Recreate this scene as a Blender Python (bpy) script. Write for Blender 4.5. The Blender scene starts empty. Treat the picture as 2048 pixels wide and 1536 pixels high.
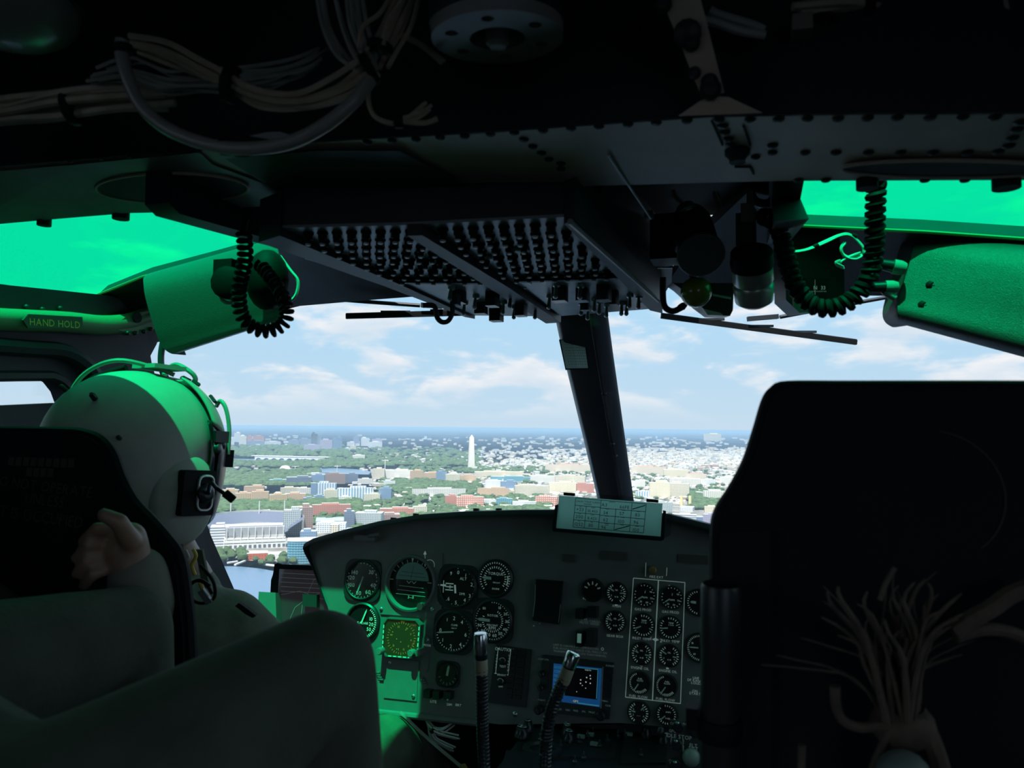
import bpy, math, random
from mathutils import Vector as V, Matrix, geometry
random.seed(7)
rad = math.radians
SC = bpy.context.scene
COL = SC.collection
# ------------------------------------------------------------------ camera
F = 1480.0                                   # focal length in pixels of the 2048 x 1536 frame
YAW, PITCH, ROLL = rad(18.0), rad(3.33), rad(0.6)
_f = V((-math.sin(YAW)*math.cos(PITCH), math.cos(YAW)*math.cos(PITCH), math.sin(PITCH)))
_r = V((math.cos(YAW), math.sin(YAW), 0)); _u = _r.cross(_f)
CR = _r*math.cos(ROLL) + _u*math.sin(ROLL); CU = _u*math.cos(ROLL) - _r*math.sin(ROLL); CF = _f
cam_data = bpy.data.cameras.new('camera'); cam = bpy.data.objects.new('camera', cam_data); COL.objects.link(cam)
cam.matrix_world = Matrix(((CR.x, CU.x, -CF.x, 0), (CR.y, CU.y, -CF.y, 0), (CR.z, CU.z, -CF.z, 0), (0, 0, 0, 1)))
cam_data.sensor_width = 36; cam_data.lens = F/2048*36; cam_data.clip_start = .02; cam_data.clip_end = 200000
SC.camera = cam
cam_data.dof.use_dof = True; cam_data.dof.focus_distance = 3.0; cam_data.dof.aperture_fstop = 9.0      # a phone lens: only the nearest things go soft
# ------------------------------------------------------------------ sky, sun, exposure
vs = SC.view_settings
vs.view_transform = 'Standard'; vs.look = 'None'; vs.gamma = 1; vs.use_curve_mapping = False; vs.exposure = 0.0
world = bpy.data.worlds.new('sky'); SC.world = world; world.use_nodes = True
def make_sky():
    nt = world.node_tree; N = nt.nodes; L = nt.links; N.clear()
    def n(t, **k):
        x = N.new(t)
        for a, b in k.items(): setattr(x, a, b)
        return x
    def math_(op, a, b=None, c=None):
        m = n('ShaderNodeMath', operation=op)
        for i, q in enumerate((a, b, c)):
            if q is None: continue
            if isinstance(q, (int, float)): m.inputs[i].default_value = q
            else: L.new(q, m.inputs[i])
        return m.outputs[0]
    out = n('ShaderNodeOutputWorld'); bg = n('ShaderNodeBackground'); bg.inputs[1].default_value = 1.0
    L.new(bg.outputs[0], out.inputs[0])
    tc = n('ShaderNodeTexCoord'); sp = n('ShaderNodeSeparateXYZ'); L.new(tc.outputs['Generated'], sp.inputs[0])
    el = math_('ARCSINE', sp.outputs[2]); az = math_('ARCTAN2', sp.outputs[0], sp.outputs[1])
    ramp = n('ShaderNodeValToRGB'); L.new(math_('DIVIDE', el, 1.5708), ramp.inputs[0])
    cr = ramp.color_ramp; cr.elements[0].position = 0.0; cr.elements[0].color = (.66, .82, .96, 1)
    cr.elements[1].position = 1; cr.elements[1].color = (.30, .56, .95, 1)
    for p, c in ((.06, (.56, .80, 1.0, 1)), (.12, (.50, .80, 1.05, 1)), (.3, (.52, .88, 1.08, 1)), (.5, (.46, .78, 1.05, 1))):
        e = cr.elements.new(p); e.color = c
    cv = n('ShaderNodeCombineXYZ'); L.new(math_('MULTIPLY', az, 8.5), cv.inputs[0]); L.new(math_('MULTIPLY', el, 25.0), cv.inputs[1])
    no = n('ShaderNodeTexNoise'); no.inputs['Scale'].default_value = 1.0; no.inputs['Detail'].default_value = 9; no.inputs['Roughness'].default_value = .56; no.inputs['Distortion'].default_value = .25
    L.new(cv.outputs[0], no.inputs['Vector'])
    big = n('ShaderNodeTexNoise'); big.inputs['Scale'].default_value = .42; big.inputs['Detail'].default_value = 2; L.new(cv.outputs[0], big.inputs['Vector'])
    dens = math_('ADD', math_('MULTIPLY', no.outputs[0], .75), math_('MULTIPLY', big.outputs[0], .45))
    mask = n('ShaderNodeMapRange'); mask.interpolation_type = 'SMOOTHSTEP'; L.new(dens, mask.inputs[0])
    mask.inputs[1].default_value = .575; mask.inputs[2].default_value = .70
    low = n('ShaderNodeMapRange'); L.new(el, low.inputs[0]); low.inputs[1].default_value = .008; low.inputs[2].default_value = .06
    m2 = math_('MULTIPLY', mask.outputs[0], low.outputs[0])
    # darker flat undersides come from a copy of the field sampled a little higher
    cv2 = n('ShaderNodeVectorMath', operation='ADD'); cv2.inputs[1].default_value = (.0, .28, 0); L.new(cv.outputs[0], cv2.inputs[0])
    no2 = n('ShaderNodeTexNoise'); no2.inputs['Scale'].default_value = 1.0; no2.inputs['Detail'].default_value = 4; no2.inputs['Distortion'].default_value = .25; L.new(cv2.outputs[0], no2.inputs['Vector'])
    sh = n('ShaderNodeMapRange'); L.new(no2.outputs[0], sh.inputs[0]); sh.inputs[1].default_value = .42; sh.inputs[2].default_value = .68
    ccol = n('ShaderNodeMixRGB'); L.new(sh.outputs[0], ccol.inputs[0]); ccol.inputs[1].default_value = (1.12, 1.06, 1.05, 1); ccol.inputs[2].default_value = (.80, .88, .98, 1)
    mx = n('ShaderNodeMixRGB'); L.new(math_('MULTIPLY', m2, .85), mx.inputs[0]); L.new(ramp.outputs[0], mx.inputs[1]); L.new(ccol.outputs[0], mx.inputs[2])
    L.new(mx.outputs[0], bg.inputs[0])
make_sky()
SUN_EL, SUN_AZ = rad(68), rad(1.0)           # behind and above the aircraft, light travels forward and down
sd = bpy.data.lights.new('sun', 'SUN'); sd.energy = 8.5; sd.angle = rad(.53); sd.color = (1, .96, .9)
sun = bpy.data.objects.new('sun', sd); COL.objects.link(sun); sun.location = (0, -3, 6)
SDIR = V((math.sin(SUN_AZ)*math.cos(SUN_EL), math.cos(SUN_AZ)*math.cos(SUN_EL), -math.sin(SUN_EL)))
sun.rotation_euler = SDIR.to_track_quat('-Z', 'Y').to_euler()
SC.cycles.max_bounces = 6; SC.cycles.diffuse_bounces = 3; SC.cycles.glossy_bounces = 2; SC.cycles.transmission_bounces = 4
SC.cycles.transparent_max_bounces = 12; SC.cycles.volume_bounces = 0; SC.cycles.sample_clamp_indirect = 3.0
SC.cycles.caustics_reflective = False; SC.cycles.caustics_refractive = False
# ------------------------------------------------------------------ pixels to points (camera stands at the origin)
GZ = -195.0                                   # the ground under the aircraft
def ray(x, y): return CR*((x-1024)/F) + CU*((768-y)/F) + CF
def PX(x, y, X): d = ray(x, y); return d*(X/d.x)
def PY(x, y, Y): d = ray(x, y); return d*(Y/d.y)
def PZ(x, y, Z): d = ray(x, y); return d*(Z/d.z)
DS = [1.0]
def PD(x, y, D): return ray(x, y)*(D*DS[0])           # D = distance along the view axis
class Fr:                                     # a flat working frame: origin, two in-plane axes, normal
    def __init__(s, o, u, v):
        s.o = V(o); s.u = V(u).normalized(); s.n = s.u.cross(V(v)).normalized(); s.v = s.n.cross(s.u)
    def p(s, a, b, c=0): return s.o + s.u*a + s.v*b + s.n*c
    def px(s, x, y, h=0):
        d = ray(x, y); o = s.o + s.n*h; t = o.dot(s.n)/d.dot(s.n); q = d*t - s.o
        return (q.dot(s.u), q.dot(s.v))
    def mat(s, a=0, b=0, c=0, rot=0, sc=1):
        ca, sa = math.cos(rot)*sc, math.sin(rot)*sc
        u = s.u*ca + s.v*sa; v = s.v*ca - s.u*sa; n = s.n*sc; o = s.p(a, b, c)
        return Matrix(((u.x, v.x, n.x, o.x), (u.y, v.y, n.y, o.y), (u.z, v.z, n.z, o.z), (0, 0, 0, 1)))
WF = Fr((0, 0, 0), (1, 0, 0), (0, 1, 0))
# ------------------------------------------------------------------ materials
MATS = {}
def M(name, col, rough=.6, metal=0.0, var=.0, vs=30.0, bump=0.0, bs=60.0, emit=None, es=1.0, spec=.5):
    if name in MATS: return MATS[name]
    m = bpy.data.materials.new(name); m.use_nodes = True; nt = m.node_tree; b = nt.nodes['Principled BSDF']
    b.inputs['Base Color'].default_value = (*col, 1); b.inputs['Roughness'].default_value = rough; b.inputs['Metallic'].default_value = metal
    b.inputs['Specular IOR Level'].default_value = spec
    if emit: b.inputs['Emission Color'].default_value = (*emit, 1); b.inputs['Emission Strength'].default_value = es
    if var or bump:
        tc = nt.nodes.new('ShaderNodeTexCoord'); no = nt.nodes.new('ShaderNodeTexNoise')
        no.inputs['Scale'].default_value = vs; no.inputs['Detail'].default_value = 5; nt.links.new(tc.outputs['Object'], no.inputs['Vector'])
        if var:
            mr = nt.nodes.new('ShaderNodeMapRange'); nt.links.new(no.outputs[0], mr.inputs[0]); mr.inputs[1].default_value = .3; mr.inputs[2].default_value = .7
            mr.inputs[3].default_value = 1-var; mr.inputs[4].default_value = 1+var
            mx = nt.nodes.new('ShaderNodeVectorMath'); mx.operation = 'SCALE'; mx.inputs[0].default_value = col; nt.links.new(mr.outputs[0], mx.inputs['Scale'])
            nt.links.new(mx.outputs[0], b.inputs['Base Color'])
        if bump:
            n2 = nt.nodes.new('ShaderNodeTexNoise'); n2.inputs['Scale'].default_value = bs; n2.inputs['Detail'].default_value = 4; nt.links.new(tc.outputs['Object'], n2.inputs['Vector'])
            bp = nt.nodes.new('ShaderNodeBump'); bp.inputs['Strength'].default_value = bump; bp.inputs['Distance'].default_value = .002; nt.links.new(n2.outputs[0], bp.inputs['Height'])
            nt.links.new(bp.outputs[0], b.inputs['Normal'])
    MATS[name] = m; return m
def glass_mat(name, tint, refl=.04, rough=.02):
    if name in MATS: return MATS[name]
    m = bpy.data.materials.new(name); m.use_nodes = True; nt = m.node_tree; nt.nodes.clear()
    o = nt.nodes.new('ShaderNodeOutputMaterial'); mx = nt.nodes.new('ShaderNodeMixShader'); t = nt.nodes.new('ShaderNodeBsdfTransparent'); g = nt.nodes.new('ShaderNodeBsdfGlossy')
    t.inputs[0].default_value = (*tint, 1); g.inputs['Roughness'].default_value = rough; mx.inputs[0].default_value = refl
    nt.links.new(t.outputs[0], mx.inputs[1]); nt.links.new(g.outputs[0], mx.inputs[2]); nt.links.new(mx.outputs[0], o.inputs[0])
    MATS[name] = m; return m
# ------------------------------------------------------------------ glyphs for all lettering, made once
GLY = {}
def make_glyphs():
    chars = 'ABCDEFGHIJKLMNOPQRSTUVWXYZabcdefghijklmnopqrstuvwxyz0123456789-/.,+%()&:'
    tmp = []
    for c in chars:
        cu = bpy.data.curves.new('glyph', 'FONT'); cu.body = c; cu.size = 1; cu.resolution_u = 2
        o = bpy.data.objects.new('glyph', cu); COL.objects.link(o); tmp.append((c, o, cu))
    dg = bpy.context.evaluated_depsgraph_get()
    for c, o, cu in tmp:
        me = bpy.data.meshes.new_from_object(o.evaluated_get(dg))
        vv = [(v.co.x, v.co.y) for v in me.vertices]; ff = [tuple(p.vertices) for p in me.polygons]
        x0 = min(v[0] for v in vv); x1 = max(v[0] for v in vv)
        GLY[c] = ([(a-x0, b) for a, b in vv], ff, x1-x0); bpy.data.meshes.remove(me)
    for c, o, cu in tmp: bpy.data.objects.remove(o); bpy.data.curves.remove(cu)
make_glyphs()
# ------------------------------------------------------------------ mesh builder (all coordinates are scene coordinates)
ORI = {}
class MB:
    def __init__(s): s.v = []; s.f = []
    def add(s, vs_, fs): k = len(s.v); s.v += [V(q) for q in vs_]; s.f += [tuple(i+k for i in f) for f in fs]; return s
    def box(s, c, size, fr=None):
        x, y, z = (q/2 for q in size); pts = [(i*x, j*y, k*z) for i in (-1, 1) for j in (-1, 1) for k in (-1, 1)]
        fr = fr or WF; c = V(c)
        return s.add([fr.p(c.x+a, c.y+b, c.z+d) for a, b, d in pts], [(0, 1, 3, 2), (4, 6, 7, 5), (0, 4, 5, 1), (2, 3, 7, 6), (0, 2, 6, 4), (1, 5, 7, 3)])
    def bar(s, p0, p1, w, h, up=(0, 0, 1)):
        p0 = V(p0); p1 = V(p1); d = (p1-p0).normalized(); a = d.cross(V(up)).normalized(); b = a.cross(d)
        q = [p + a*(i*w/2) + b*(j*h/2) for p in (p0, p1) for i, j in ((-1, -1), (1, -1), (1, 1), (-1, 1))]
        return s.add(q, [(0, 3, 2, 1), (4, 5, 6, 7), (0, 1, 5, 4), (1, 2, 6, 5), (2, 3, 7, 6), (3, 0, 4, 7)])
    def lathe(s, prof, o, axis, n=16, caps=True):
        o = V(o); ax = V(axis).normalized(); a = ax.orthogonal().normalized(); b = ax.cross(a); k = len(s.v)
        for r, h in prof:
            for i in range(n):
                t = 2*math.pi*i/n; s.v.append(o + ax*h + (a*math.cos(t) + b*math.sin(t))*r)
        for j in range(len(prof)-1):
            for i in range(n):
                i2 = (i+1) % n; s.f.append((k+j*n+i, k+j*n+i2, k+(j+1)*n+i2, k+(j+1)*n+i))
        if caps:
            s.f.append(tuple(k+i for i in range(n-1, -1, -1))); s.f.append(tuple(k+(len(prof)-1)*n+i for i in range(n)))
        return s
    def cyl(s, p0, p1, r0, r1=None, n=14):
        p0 = V(p0); p1 = V(p1); return s.lathe([(r0, 0), (r0 if r1 is None else r1, (p1-p0).length)], p0, p1-p0, n)
    def tube(s, path, r, n=8, closed=False):
        path = [V(p) for p in path]; m = len(path); k = len(s.v); prev = None
        rs = r if isinstance(r, (list, tuple)) else [r]*m
        for j, p in enumerate(path):
            if closed: t = path[(j+1) % m]-path[j-1]
            else: t = path[min(j+1, m-1)]-path[max(j-1, 0)]
            t.normalize()
            a = t.orthogonal().normalized() if prev is None else (prev - t*prev.dot(t)).normalized()
            prev = a; b = t.cross(a)
            for i in range(n):
                q = 2*math.pi*i/n; s.v.append(p + (a*math.cos(q)+b*math.sin(q))*rs[j])
        for j in range(m if closed else m-1):
            j2 = (j+1) % m
            for i in range(n):
                i2 = (i+1) % n; s.f.append((k+j*n+i, k+j*n+i2, k+j2*n+i2, k+j2*n+i))
        if not closed:
            s.f.append(tuple(k+i for i in range(n-1, -1, -1))); s.f.append(tuple(k+(m-1)*n+i for i in range(n)))
        return s
    def ball(s, c, r, nu=16, nv=10, fr=None, v0=0.0, v1=1.0):
        fr = fr or WF; c = V(c); r = (r, r, r) if isinstance(r, (int, float)) else r; k = len(s.v)
        for j in range(nv+1):
            t = math.pi*(v0+(v1-v0)*j/nv)
            for i in range(nu):
                q = 2*math.pi*i/nu
                s.v.append(c + fr.u*(r[0]*math.sin(t)*math.cos(q)) + fr.v*(r[1]*math.sin(t)*math.sin(q)) + fr.n*(r[2]*math.cos(t)))
        for j in range(nv):
            for i in range(nu):
                i2 = (i+1) % nu; s.f.append((k+j*nu+i, k+(j+1)*nu+i, k+(j+1)*nu+i2, k+j*nu+i2))
        return s
    def prism(s, poly, fr, h0, h1, holes=()):
        loops = [list(poly)] + [list(h) for h in holes]
        flat = [q for l in loops for q in l]; k = len(s.v); n = len(flat)
        for h in (h0, h1): s.v += [fr.p(a, b, h) for a, b in flat]
        tris = geometry.tessellate_polygon([[V((a, b, 0)) for a, b in l] for l in loops])
        for t in tris: s.f.append(tuple(k+i for i in t)); s.f.append(tuple(k+n+i for i in reversed(t)))
        i0 = 0
        for l in loops:
            m = len(l)
            for i in range(m): a = i0+i; b = i0+(i+1) % m; s.f.append((k+a, k+b, k+n+b, k+n+a))
            i0 += m
        return s
    def ribbon(s, rows, th=(0, 0, 0)):         # rows of equal length, a sheet with a backing offset th
        th = V(th); k = len(s.v); n = len(rows[0]); m = len(rows); tot = n*m
        for o in (V((0, 0, 0)), th):
            for r in rows: s.v += [V(q)+o for q in r]
        for j in range(m-1):
            for i in range(n-1):
                a, b, c, d = k+j*n+i, k+j*n+i+1, k+(j+1)*n+i+1, k+(j+1)*n+i
                s.f.append((a, b, c, d)); s.f.append((a+tot, d+tot, c+tot, b+tot))
        for j in range(m-1):
            for i in (0, n-1): a, b = k+j*n+i, k+(j+1)*n+i; s.f.append((a, b, b+tot, a+tot))
        for i in range(n-1):
            for j in (0, m-1): a, b = k+j*n+i, k+j*n+i+1; s.f.append((a, b, b+tot, a+tot))
        return s
    def rrect(s, fr, a, b, w, h, r, h0, h1, n=4, rot=0): return s.prism(rrect(a, b, w, h, r, n, rot), fr, h0, h1)
    def quad(s, fr, pts, h=0): return s.add([fr.p(a, b, h) for a, b in pts], [tuple(range(len(pts)))])
    def line(s, fr, a0, b0, a1, b1, w, h=0):
        dx, dy = a1-a0, b1-b0; l = math.hypot(dx, dy) or 1; nx, ny = -dy/l*w/2, dx/l*w/2
        return s.quad(fr, [(a0+nx, b0+ny), (a0-nx, b0-ny), (a1-nx, b1-ny), (a1+nx, b1+ny)], h)
    def arc(s, fr, a, b, r, t0, t1, w, h=0, n=24):
        k = len(s.v)
        for i in range(n+1):
            t = t0+(t1-t0)*i/n
            for q in (r-w/2, r+w/2): s.v.append(fr.p(a+q*math.cos(t), b+q*math.sin(t), h))
        for i in range(n): s.f.append((k+2*i, k+2*i+1, k+2*i+3, k+2*i+2))
        return s
    def text(s, fr, txt, a, b, size, h=0, align='c', rot=0, gap=.12, sx=1.0):
        w = sum((GLY[c][2]*sx+gap if c in GLY else .32) for c in txt)-gap
        x = {'c': -w/2, 'l': 0, 'r': -w}[align]; ca, sa = math.cos(rot), math.sin(rot)
        for c in txt:
            if c not in GLY: x += .32; continue
            vv, ff, gw = GLY[c]; k = len(s.v)
            for gx, gy in vv:
                X = (x+gx*sx)*size; Y = (gy-.35)*size; s.v.append(fr.p(a+X*ca-Y*sa, b+X*sa+Y*ca, h))
            s.f += [tuple(k+i for i in f) for f in ff]; x += gw*sx+gap
        return s
    def mesh(s, name, mat, o=(0, 0, 0), smooth=True, ang=40, split=None):
        o = V(o); me = bpy.data.meshes.new(name); me.from_pydata([tuple(q-o) for q in s.v], [], s.f)
        for m in (mat if isinstance(mat, (list, tuple)) else [mat]): me.materials.append(m)
        if smooth:
            me.polygons.foreach_set('use_smooth', [True]*len(me.polygons)); me.set_sharp_from_angle(angle=rad(ang))
        if split is not None: me.polygons.foreach_set('material_index', [0 if i < split else 1 for i in range(len(me.polygons))])
        me.update(); return me
    def build(s, name, mat, parent=None, o=None, smooth=True, ang=40, split=None, **tags):
        if o is None:
            lo = [min(q[i] for q in s.v) for i in range(3)]; hi = [max(q[i] for q in s.v) for i in range(3)]
            o = V(((lo[0]+hi[0])/2, (lo[1]+hi[1])/2, lo[2] if parent is None else (lo[2]+hi[2])/2))
        me = s.mesh(name, mat, o, smooth, ang, split); ob = bpy.data.objects.new(name, me); COL.objects.link(ob)
        place(ob, Matrix.Translation(V(o)), parent); tag(ob, **tags); return ob
def rrect(a, b, w, h, r, n=4, rot=0):
    pts = []
    for cx, cy, t0 in ((w/2-r, h/2-r, 0), (-w/2+r, h/2-r, 90), (-w/2+r, -h/2+r, 180), (w/2-r, -h/2+r, 270)):
        for i in range(n+1):
            t = rad(t0+90*i/n); pts.append((cx+r*math.cos(t), cy+r*math.sin(t)))
    ca, sa = math.cos(rot), math.sin(rot)
    return [(a+x*ca-y*sa, b+x*sa+y*ca) for x, y in pts]
def circ(a, b, r, n=20, ry=None): return [(a+r*math.cos(2*math.pi*i/n), b+(ry or r)*math.sin(2*math.pi*i/n)) for i in range(n)]
def place(ob, m, parent):
    ORI[ob.name] = m
    if parent is not None: ob.parent = parent; ob.matrix_basis = ORI[parent.name].inverted() @ m
    else: ob.matrix_basis = m
def tag(o, label=None, cat=None, group=None, kind=None):
    for k, q in (('label', label), ('category', cat), ('group', group), ('kind', kind)):
        if q: o[k] = q
    return o
def thing(name, loc, label, cat, group=None):
    o = bpy.data.objects.new(name, None); o.empty_display_size = .05; COL.objects.link(o); place(o, Matrix.Translation(V(loc)), None)
    return tag(o, label, cat, group)
def inst(name, me, m, parent=None, **tags):
    o = bpy.data.objects.new(name, me); COL.objects.link(o); place(o, m, parent); return tag(o, **tags)
def smooth_path(pts, k=6, closed=False):       # Catmull-Rom through the points
    pts = [V(p) for p in pts]; out = []; n = len(pts)
    for i in range(n if closed else n-1):
        p0, p1, p2, p3 = (pts[(i+j) % n] if closed else pts[min(max(i+j, 0), n-1)] for j in (-1, 0, 1, 2))
        for q in range(k):
            t = q/k; out.append(.5*((2*p1) + (p2-p0)*t + (2*p0-5*p1+4*p2-p3)*t*t + (3*p1-p0-3*p2+p3)*t*t*t))
    if not closed: out.append(pts[-1])
    return out
def coil(path, R, r, pitch, n=6, per=10):       # a helix wound along a path
    path = smooth_path(path, 14); L = [0]
    for a, b in zip(path, path[1:]): L.append(L[-1]+(b-a).length)
    tot = L[-1]; N = int(tot/pitch*per); out = []; prev = None; j = 0
    for i in range(N+1):
        s_ = tot*i/N
        while j < len(L)-2 and L[j+1] < s_: j += 1
        t = (s_-L[j])/(L[j+1]-L[j]); p = path[j].lerp(path[j+1], t); d = (path[j+1]-path[j]).normalized()
        a = d.orthogonal().normalized() if prev is None else (prev-d*prev.dot(d)).normalized(); prev = a; b = d.cross(a)
        q = 2*math.pi*i/per; out.append(p+(a*math.cos(q)+b*math.sin(q))*R)
    return MB().tube(out, r, n)
# ------------------------------------------------------------------ shared materials
BLK = M('black_paint', (.016, .020, .027), .55, var=.25, vs=14)
BLK2 = M('matte_black', (.009, .011, .014), .75)
GLOSSB = M('satin_black_plastic', (.012, .015, .02), .32)
SHELL = M('cabin_dark_lining', (.020, .022, .026), .7, var=.3, vs=6)
BEAM = M('warm_lit_beam_paint', (.60, .44, .33), .5, var=.45, vs=3.5, bump=.15, bs=25)  # brown tint puts warm bounced light into the beam's grey
GREENP = M('zinc_green_paint', (.24, .27, .24), .5, var=.2, vs=8)
PANEL = M('panel_grey_paint', (.17, .165, .165), .5, var=.1, vs=20)
VISOR = M('hammered_grey_visor', (.078, .080, .072), .30, metal=.15, bump=.6, bs=700)
STEEL = M('bare_steel', (.55, .56, .56), .3, metal=1)
ALU = M('dull_aluminium', (.45, .46, .46), .45, metal=.9, var=.15)
WHITE = M('white_marking', (.72, .78, .74), .6)
DIM = M('faded_marking', (.26, .30, .29), .7)
RUBBER = M('black_rubber', (.007, .008, .009), .65, spec=.15)
WIREM = M('tan_wire', (.40, .32, .23), .55, var=.2, vs=40)
WIREG = M('grey_wire', (.30, .28, .25), .5, var=.2, vs=40)
WIREP = M('pale_wire', (.66, .66, .60), .5)
RIVM = M('dark_rivet', (.02, .02, .022), .5)
GLASS = glass_mat('clear_windshield', (.95, .965, .97), .025)
GREENGL = glass_mat('green_tinted_plexiglass', (.06, .98, .60), .02)
SIDEGL = glass_mat('clear_side_window', (.94, .95, .95), .03)
XC = -.45; XL, XR = -1.55, .70
def S(b, name, mat, label, **k): return b.build(name, mat, None, o=k.pop('o', None), label=label, kind='structure', **k)
# ------------------------------------------------------------------ roof beam
Y0, Y1 = .74, .93
rear = [(-90, 340), (0, 333), (300, 308), (640, 283), (1000, 263), (1420, 233), (1700, 228), (2130, 226)]
front = [(-90, 456), (0, 448), (240, 427), (600, 404), (950, 380), (1300, 368), (1560, 362), (2130, 360)]
def bz(rows, x, Y):
    for (xa, ya), (xb, yb) in zip(rows, rows[1:]):
        if xa <= x <= xb: t = (x-xa)/(xb-xa); return PY(x, ya+(yb-ya)*t, Y)
def beam_pt(x, t):                            # point on the underside, t = 0 rear edge, 1 front edge
    return bz(rear, x, Y0).lerp(bz(front, x, Y1), t)
def beam_px(x, y):
    a, b = 0, 1
    for _ in range(24):
        m = (a+b)/2; q = beam_pt(x, m); yy = 768-F*q.dot(CU)/q.dot(CF); a, b = (m, b) if yy < y else (a, m)
    q = beam_pt(x, (a+b)/2)
    # slide along the beam until the column is right too
    for _ in range(20):
        xx = 1024+F*q.dot(CR)/q.dot(CF); q = q + V((1, 0, 0))*((x-xx)*q.dot(CF)/F)
    return q
st = [-90, 0, 150, 300, 480, 640, 820, 1000, 1200, 1420, 1560, 1700, 1900, 2130]
bm = MB(); ra = [beam_pt(x, 0) for x in st]; rb = [beam_pt(x, 1) for x in st]
left_end = [V((XL-.1, Y0, ra[0].z-.0)), V((XL-.1, Y1, rb[0].z))]; right_end = [V((XR+.1, Y0, ra[-1].z)), V((XR+.1, Y1, rb[-1].z))]
ra = [left_end[0]]+ra+[right_end[0]]; rb = [left_end[1]]+rb+[right_end[1]]
bm.ribbon([ra, [a.lerp(b, .5) for a, b in zip(ra, rb)], rb], (0, 0, .004))
bm.ribbon([[q+V((0, 0, .05)) for q in rb], rb], (0, -.004, 0))
beam = S(bm, 'roof_beam', BEAM, 'riveted grey cross beam spanning the cockpit roof above the console', ang=25)
MB().ribbon([[q+V((0, .001, .36)) for q in ra], [q+V((0, .001, -.0005)) for q in ra]], (0, -.004, 0)).build('beam_web', BLK2, beam, label='matte black rear web of the beam')
# lightening holes with turned lips: dark oval wells in the underside
def well(x0, x1, y0, y1, nm):
    cx, cy = (x0+x1)/2, (y0+y1)/2; rim = []
    for i in range(40):
        t = 2*math.pi*i/40; rim.append(beam_px(cx+(x1-x0)/2*math.cos(t), cy+(y1-y0)/2*math.sin(t)) - V((0, 0, .0045)))
    c = sum(rim, V())/40; b = MB(); b.tube(rim, .0022, 6, True).build('hole_lip', BEAM, beam)
    q = MB(); inn = [c+(p-c)*.985 for p in rim]; q.add(inn, [tuple(range(40))]); q.build('lightening_hole', BLK2, beam, smooth=False, label='dark oval lightening hole')
well(192, 497, 340, 400, 'a'); well(1682, 2110, 312, 346, 'b')
rv = MB().lathe([(.0058, 0), (.0058, -.0012), (.0042, -.0028), (.0015, -.0034)], (0, 0, 0), (0, 0, 1), 10).mesh('rivet', RIVM)
def rivet(x, y, s=1.0):
    q = beam_px(x, y) if 226 < y < 460 else None
    inst('rivet', rv, Matrix.Translation(q) @ Matrix.Scale(s, 4), beam)
for x, y in [(735, 283), (784, 280), (832, 277), (880, 274), (929, 271), (981, 267), (1029, 264), (1086, 260), (1142, 256), (1198, 252), (1256, 248), (1313, 244), (1374, 240), (1438, 238), (1500, 238), (1557, 237), (1615, 236), (1676, 236), (1735, 235), (1795, 234), (1860, 234), (1925, 233), (1990, 233)]: rivet(x, y)
for x, y in [(1048, 278), (1066, 292), (1083, 305), (1098, 317), (1122, 326), (1122, 336), (1446, 251), (1450, 264), (1457, 277), (1461, 287), (1511, 313), (1545, 290), (1545, 304), (1610, 304), (1672, 304), (1737, 304), (1801, 304), (1866, 304), (1935, 304), (1997, 302), (2018, 290), (2025, 275), (2034, 258), (2042, 243), (1598, 359), (1652, 359), (1850, 359), (1930, 359)]: rivet(x, y)
for x, y in [(25, 366), (32, 378), (80, 384), (100, 376), (112, 386), (150, 398), (168, 404), (184, 409), (205, 414), (140, 320), (200, 316), (260, 312), (330, 308), (410, 406), (290, 418)]: rivet(x, y, .8)
b = MB().lathe([(.014, 0), (.014, -.004), (.009, -.010), (.009, -.014)], beam_px(1475, 300), (0, 0, 1), 12); b.build('bolt_head', BLK2, beam)
for x, y, r in [(93, 437, .011), (246, 426, .013), (1733, 361, .012), (2010, 362, .014)]:
    q = bz(front, x, Y1) if y < 450 else None; MB().cyl(q+V((0, -.004, .01)), q+V((0, -.004, -.011)), r, n=12).build('edge_clip', BLK2, beam)
for x0, y0, x1, y1 in [(1424, 240, 1445, 288), (1487, 250, 1500, 288), (1469, 332, 1500, 332), (1500, 332, 1507, 346)]:
    MB().tube([beam_px(x0, y0)-V((0, 0, .001)), beam_px(x1, y1)-V((0, 0, .001))], .0014, 6).build('panel_seam', BLK2, beam)
# pale wear plate on the left and a black sheet painting in the shadowed stretch beside it
q = [beam_px(x, y)-V((0, 0, .003)) for x, y in ((-80, 345), (150, 325), (400, 300), (425, 325), (560, 375), (585, 395), (540, 408), (335, 424), (240, 423), (0, 444), (-80, 452))]
MB().add(q, [tuple(range(len(q)))]).build('doubler_plate', GREENP, beam, smooth=False, label='pale green grey doubler plate around the oval hole')
q = [beam_px(x, y)-V((0, 0, .006)) for x, y in ((450, 308), (640, 292), (800, 292), (960, 376), (700, 396), (600, 402))]
MB().add(q, [tuple(range(len(q)))]).build('shade_patch', BLK, beam, smooth=False, label='black sheet painted in for the shadowed stretch of the beam')
# ------------------------------------------------------------------ strap and gusset up to the main roof
sf = Fr(PY(1424, 190, .71), (1, 0, 0), (0, -.35, 1))
q = [sf.px(*p) for p in ((1308, -40), (1392, -40), (1449, 186), (1402, 190))]
strap = S(MB().prism(q, sf, 0, .006), 'roof_strap', BEAM, 'grey bolted strap running up from the beam into the roof')
for x, y, r in ((1328, 12, .008), (1376, 70, .013), (1384, 88, .008), (1390, 148, .006), (1420, 166, .008), (1422, 180, .010)):
    a, b = sf.px(x, y); MB().lathe([(r, .006), (r, .010), (r*.6, .014)], sf.p(a, b, 0), sf.n, 12).build('bolt_head', RIVM, strap)
gp = [sf.px(*p) for p in ((1358, 232), (1400, 203), (1424, 193), (1458, 195), (1525, 226))]
gus = MB().prism(gp, sf, .001, .005).build('gusset_plate', BEAM, strap)
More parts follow.
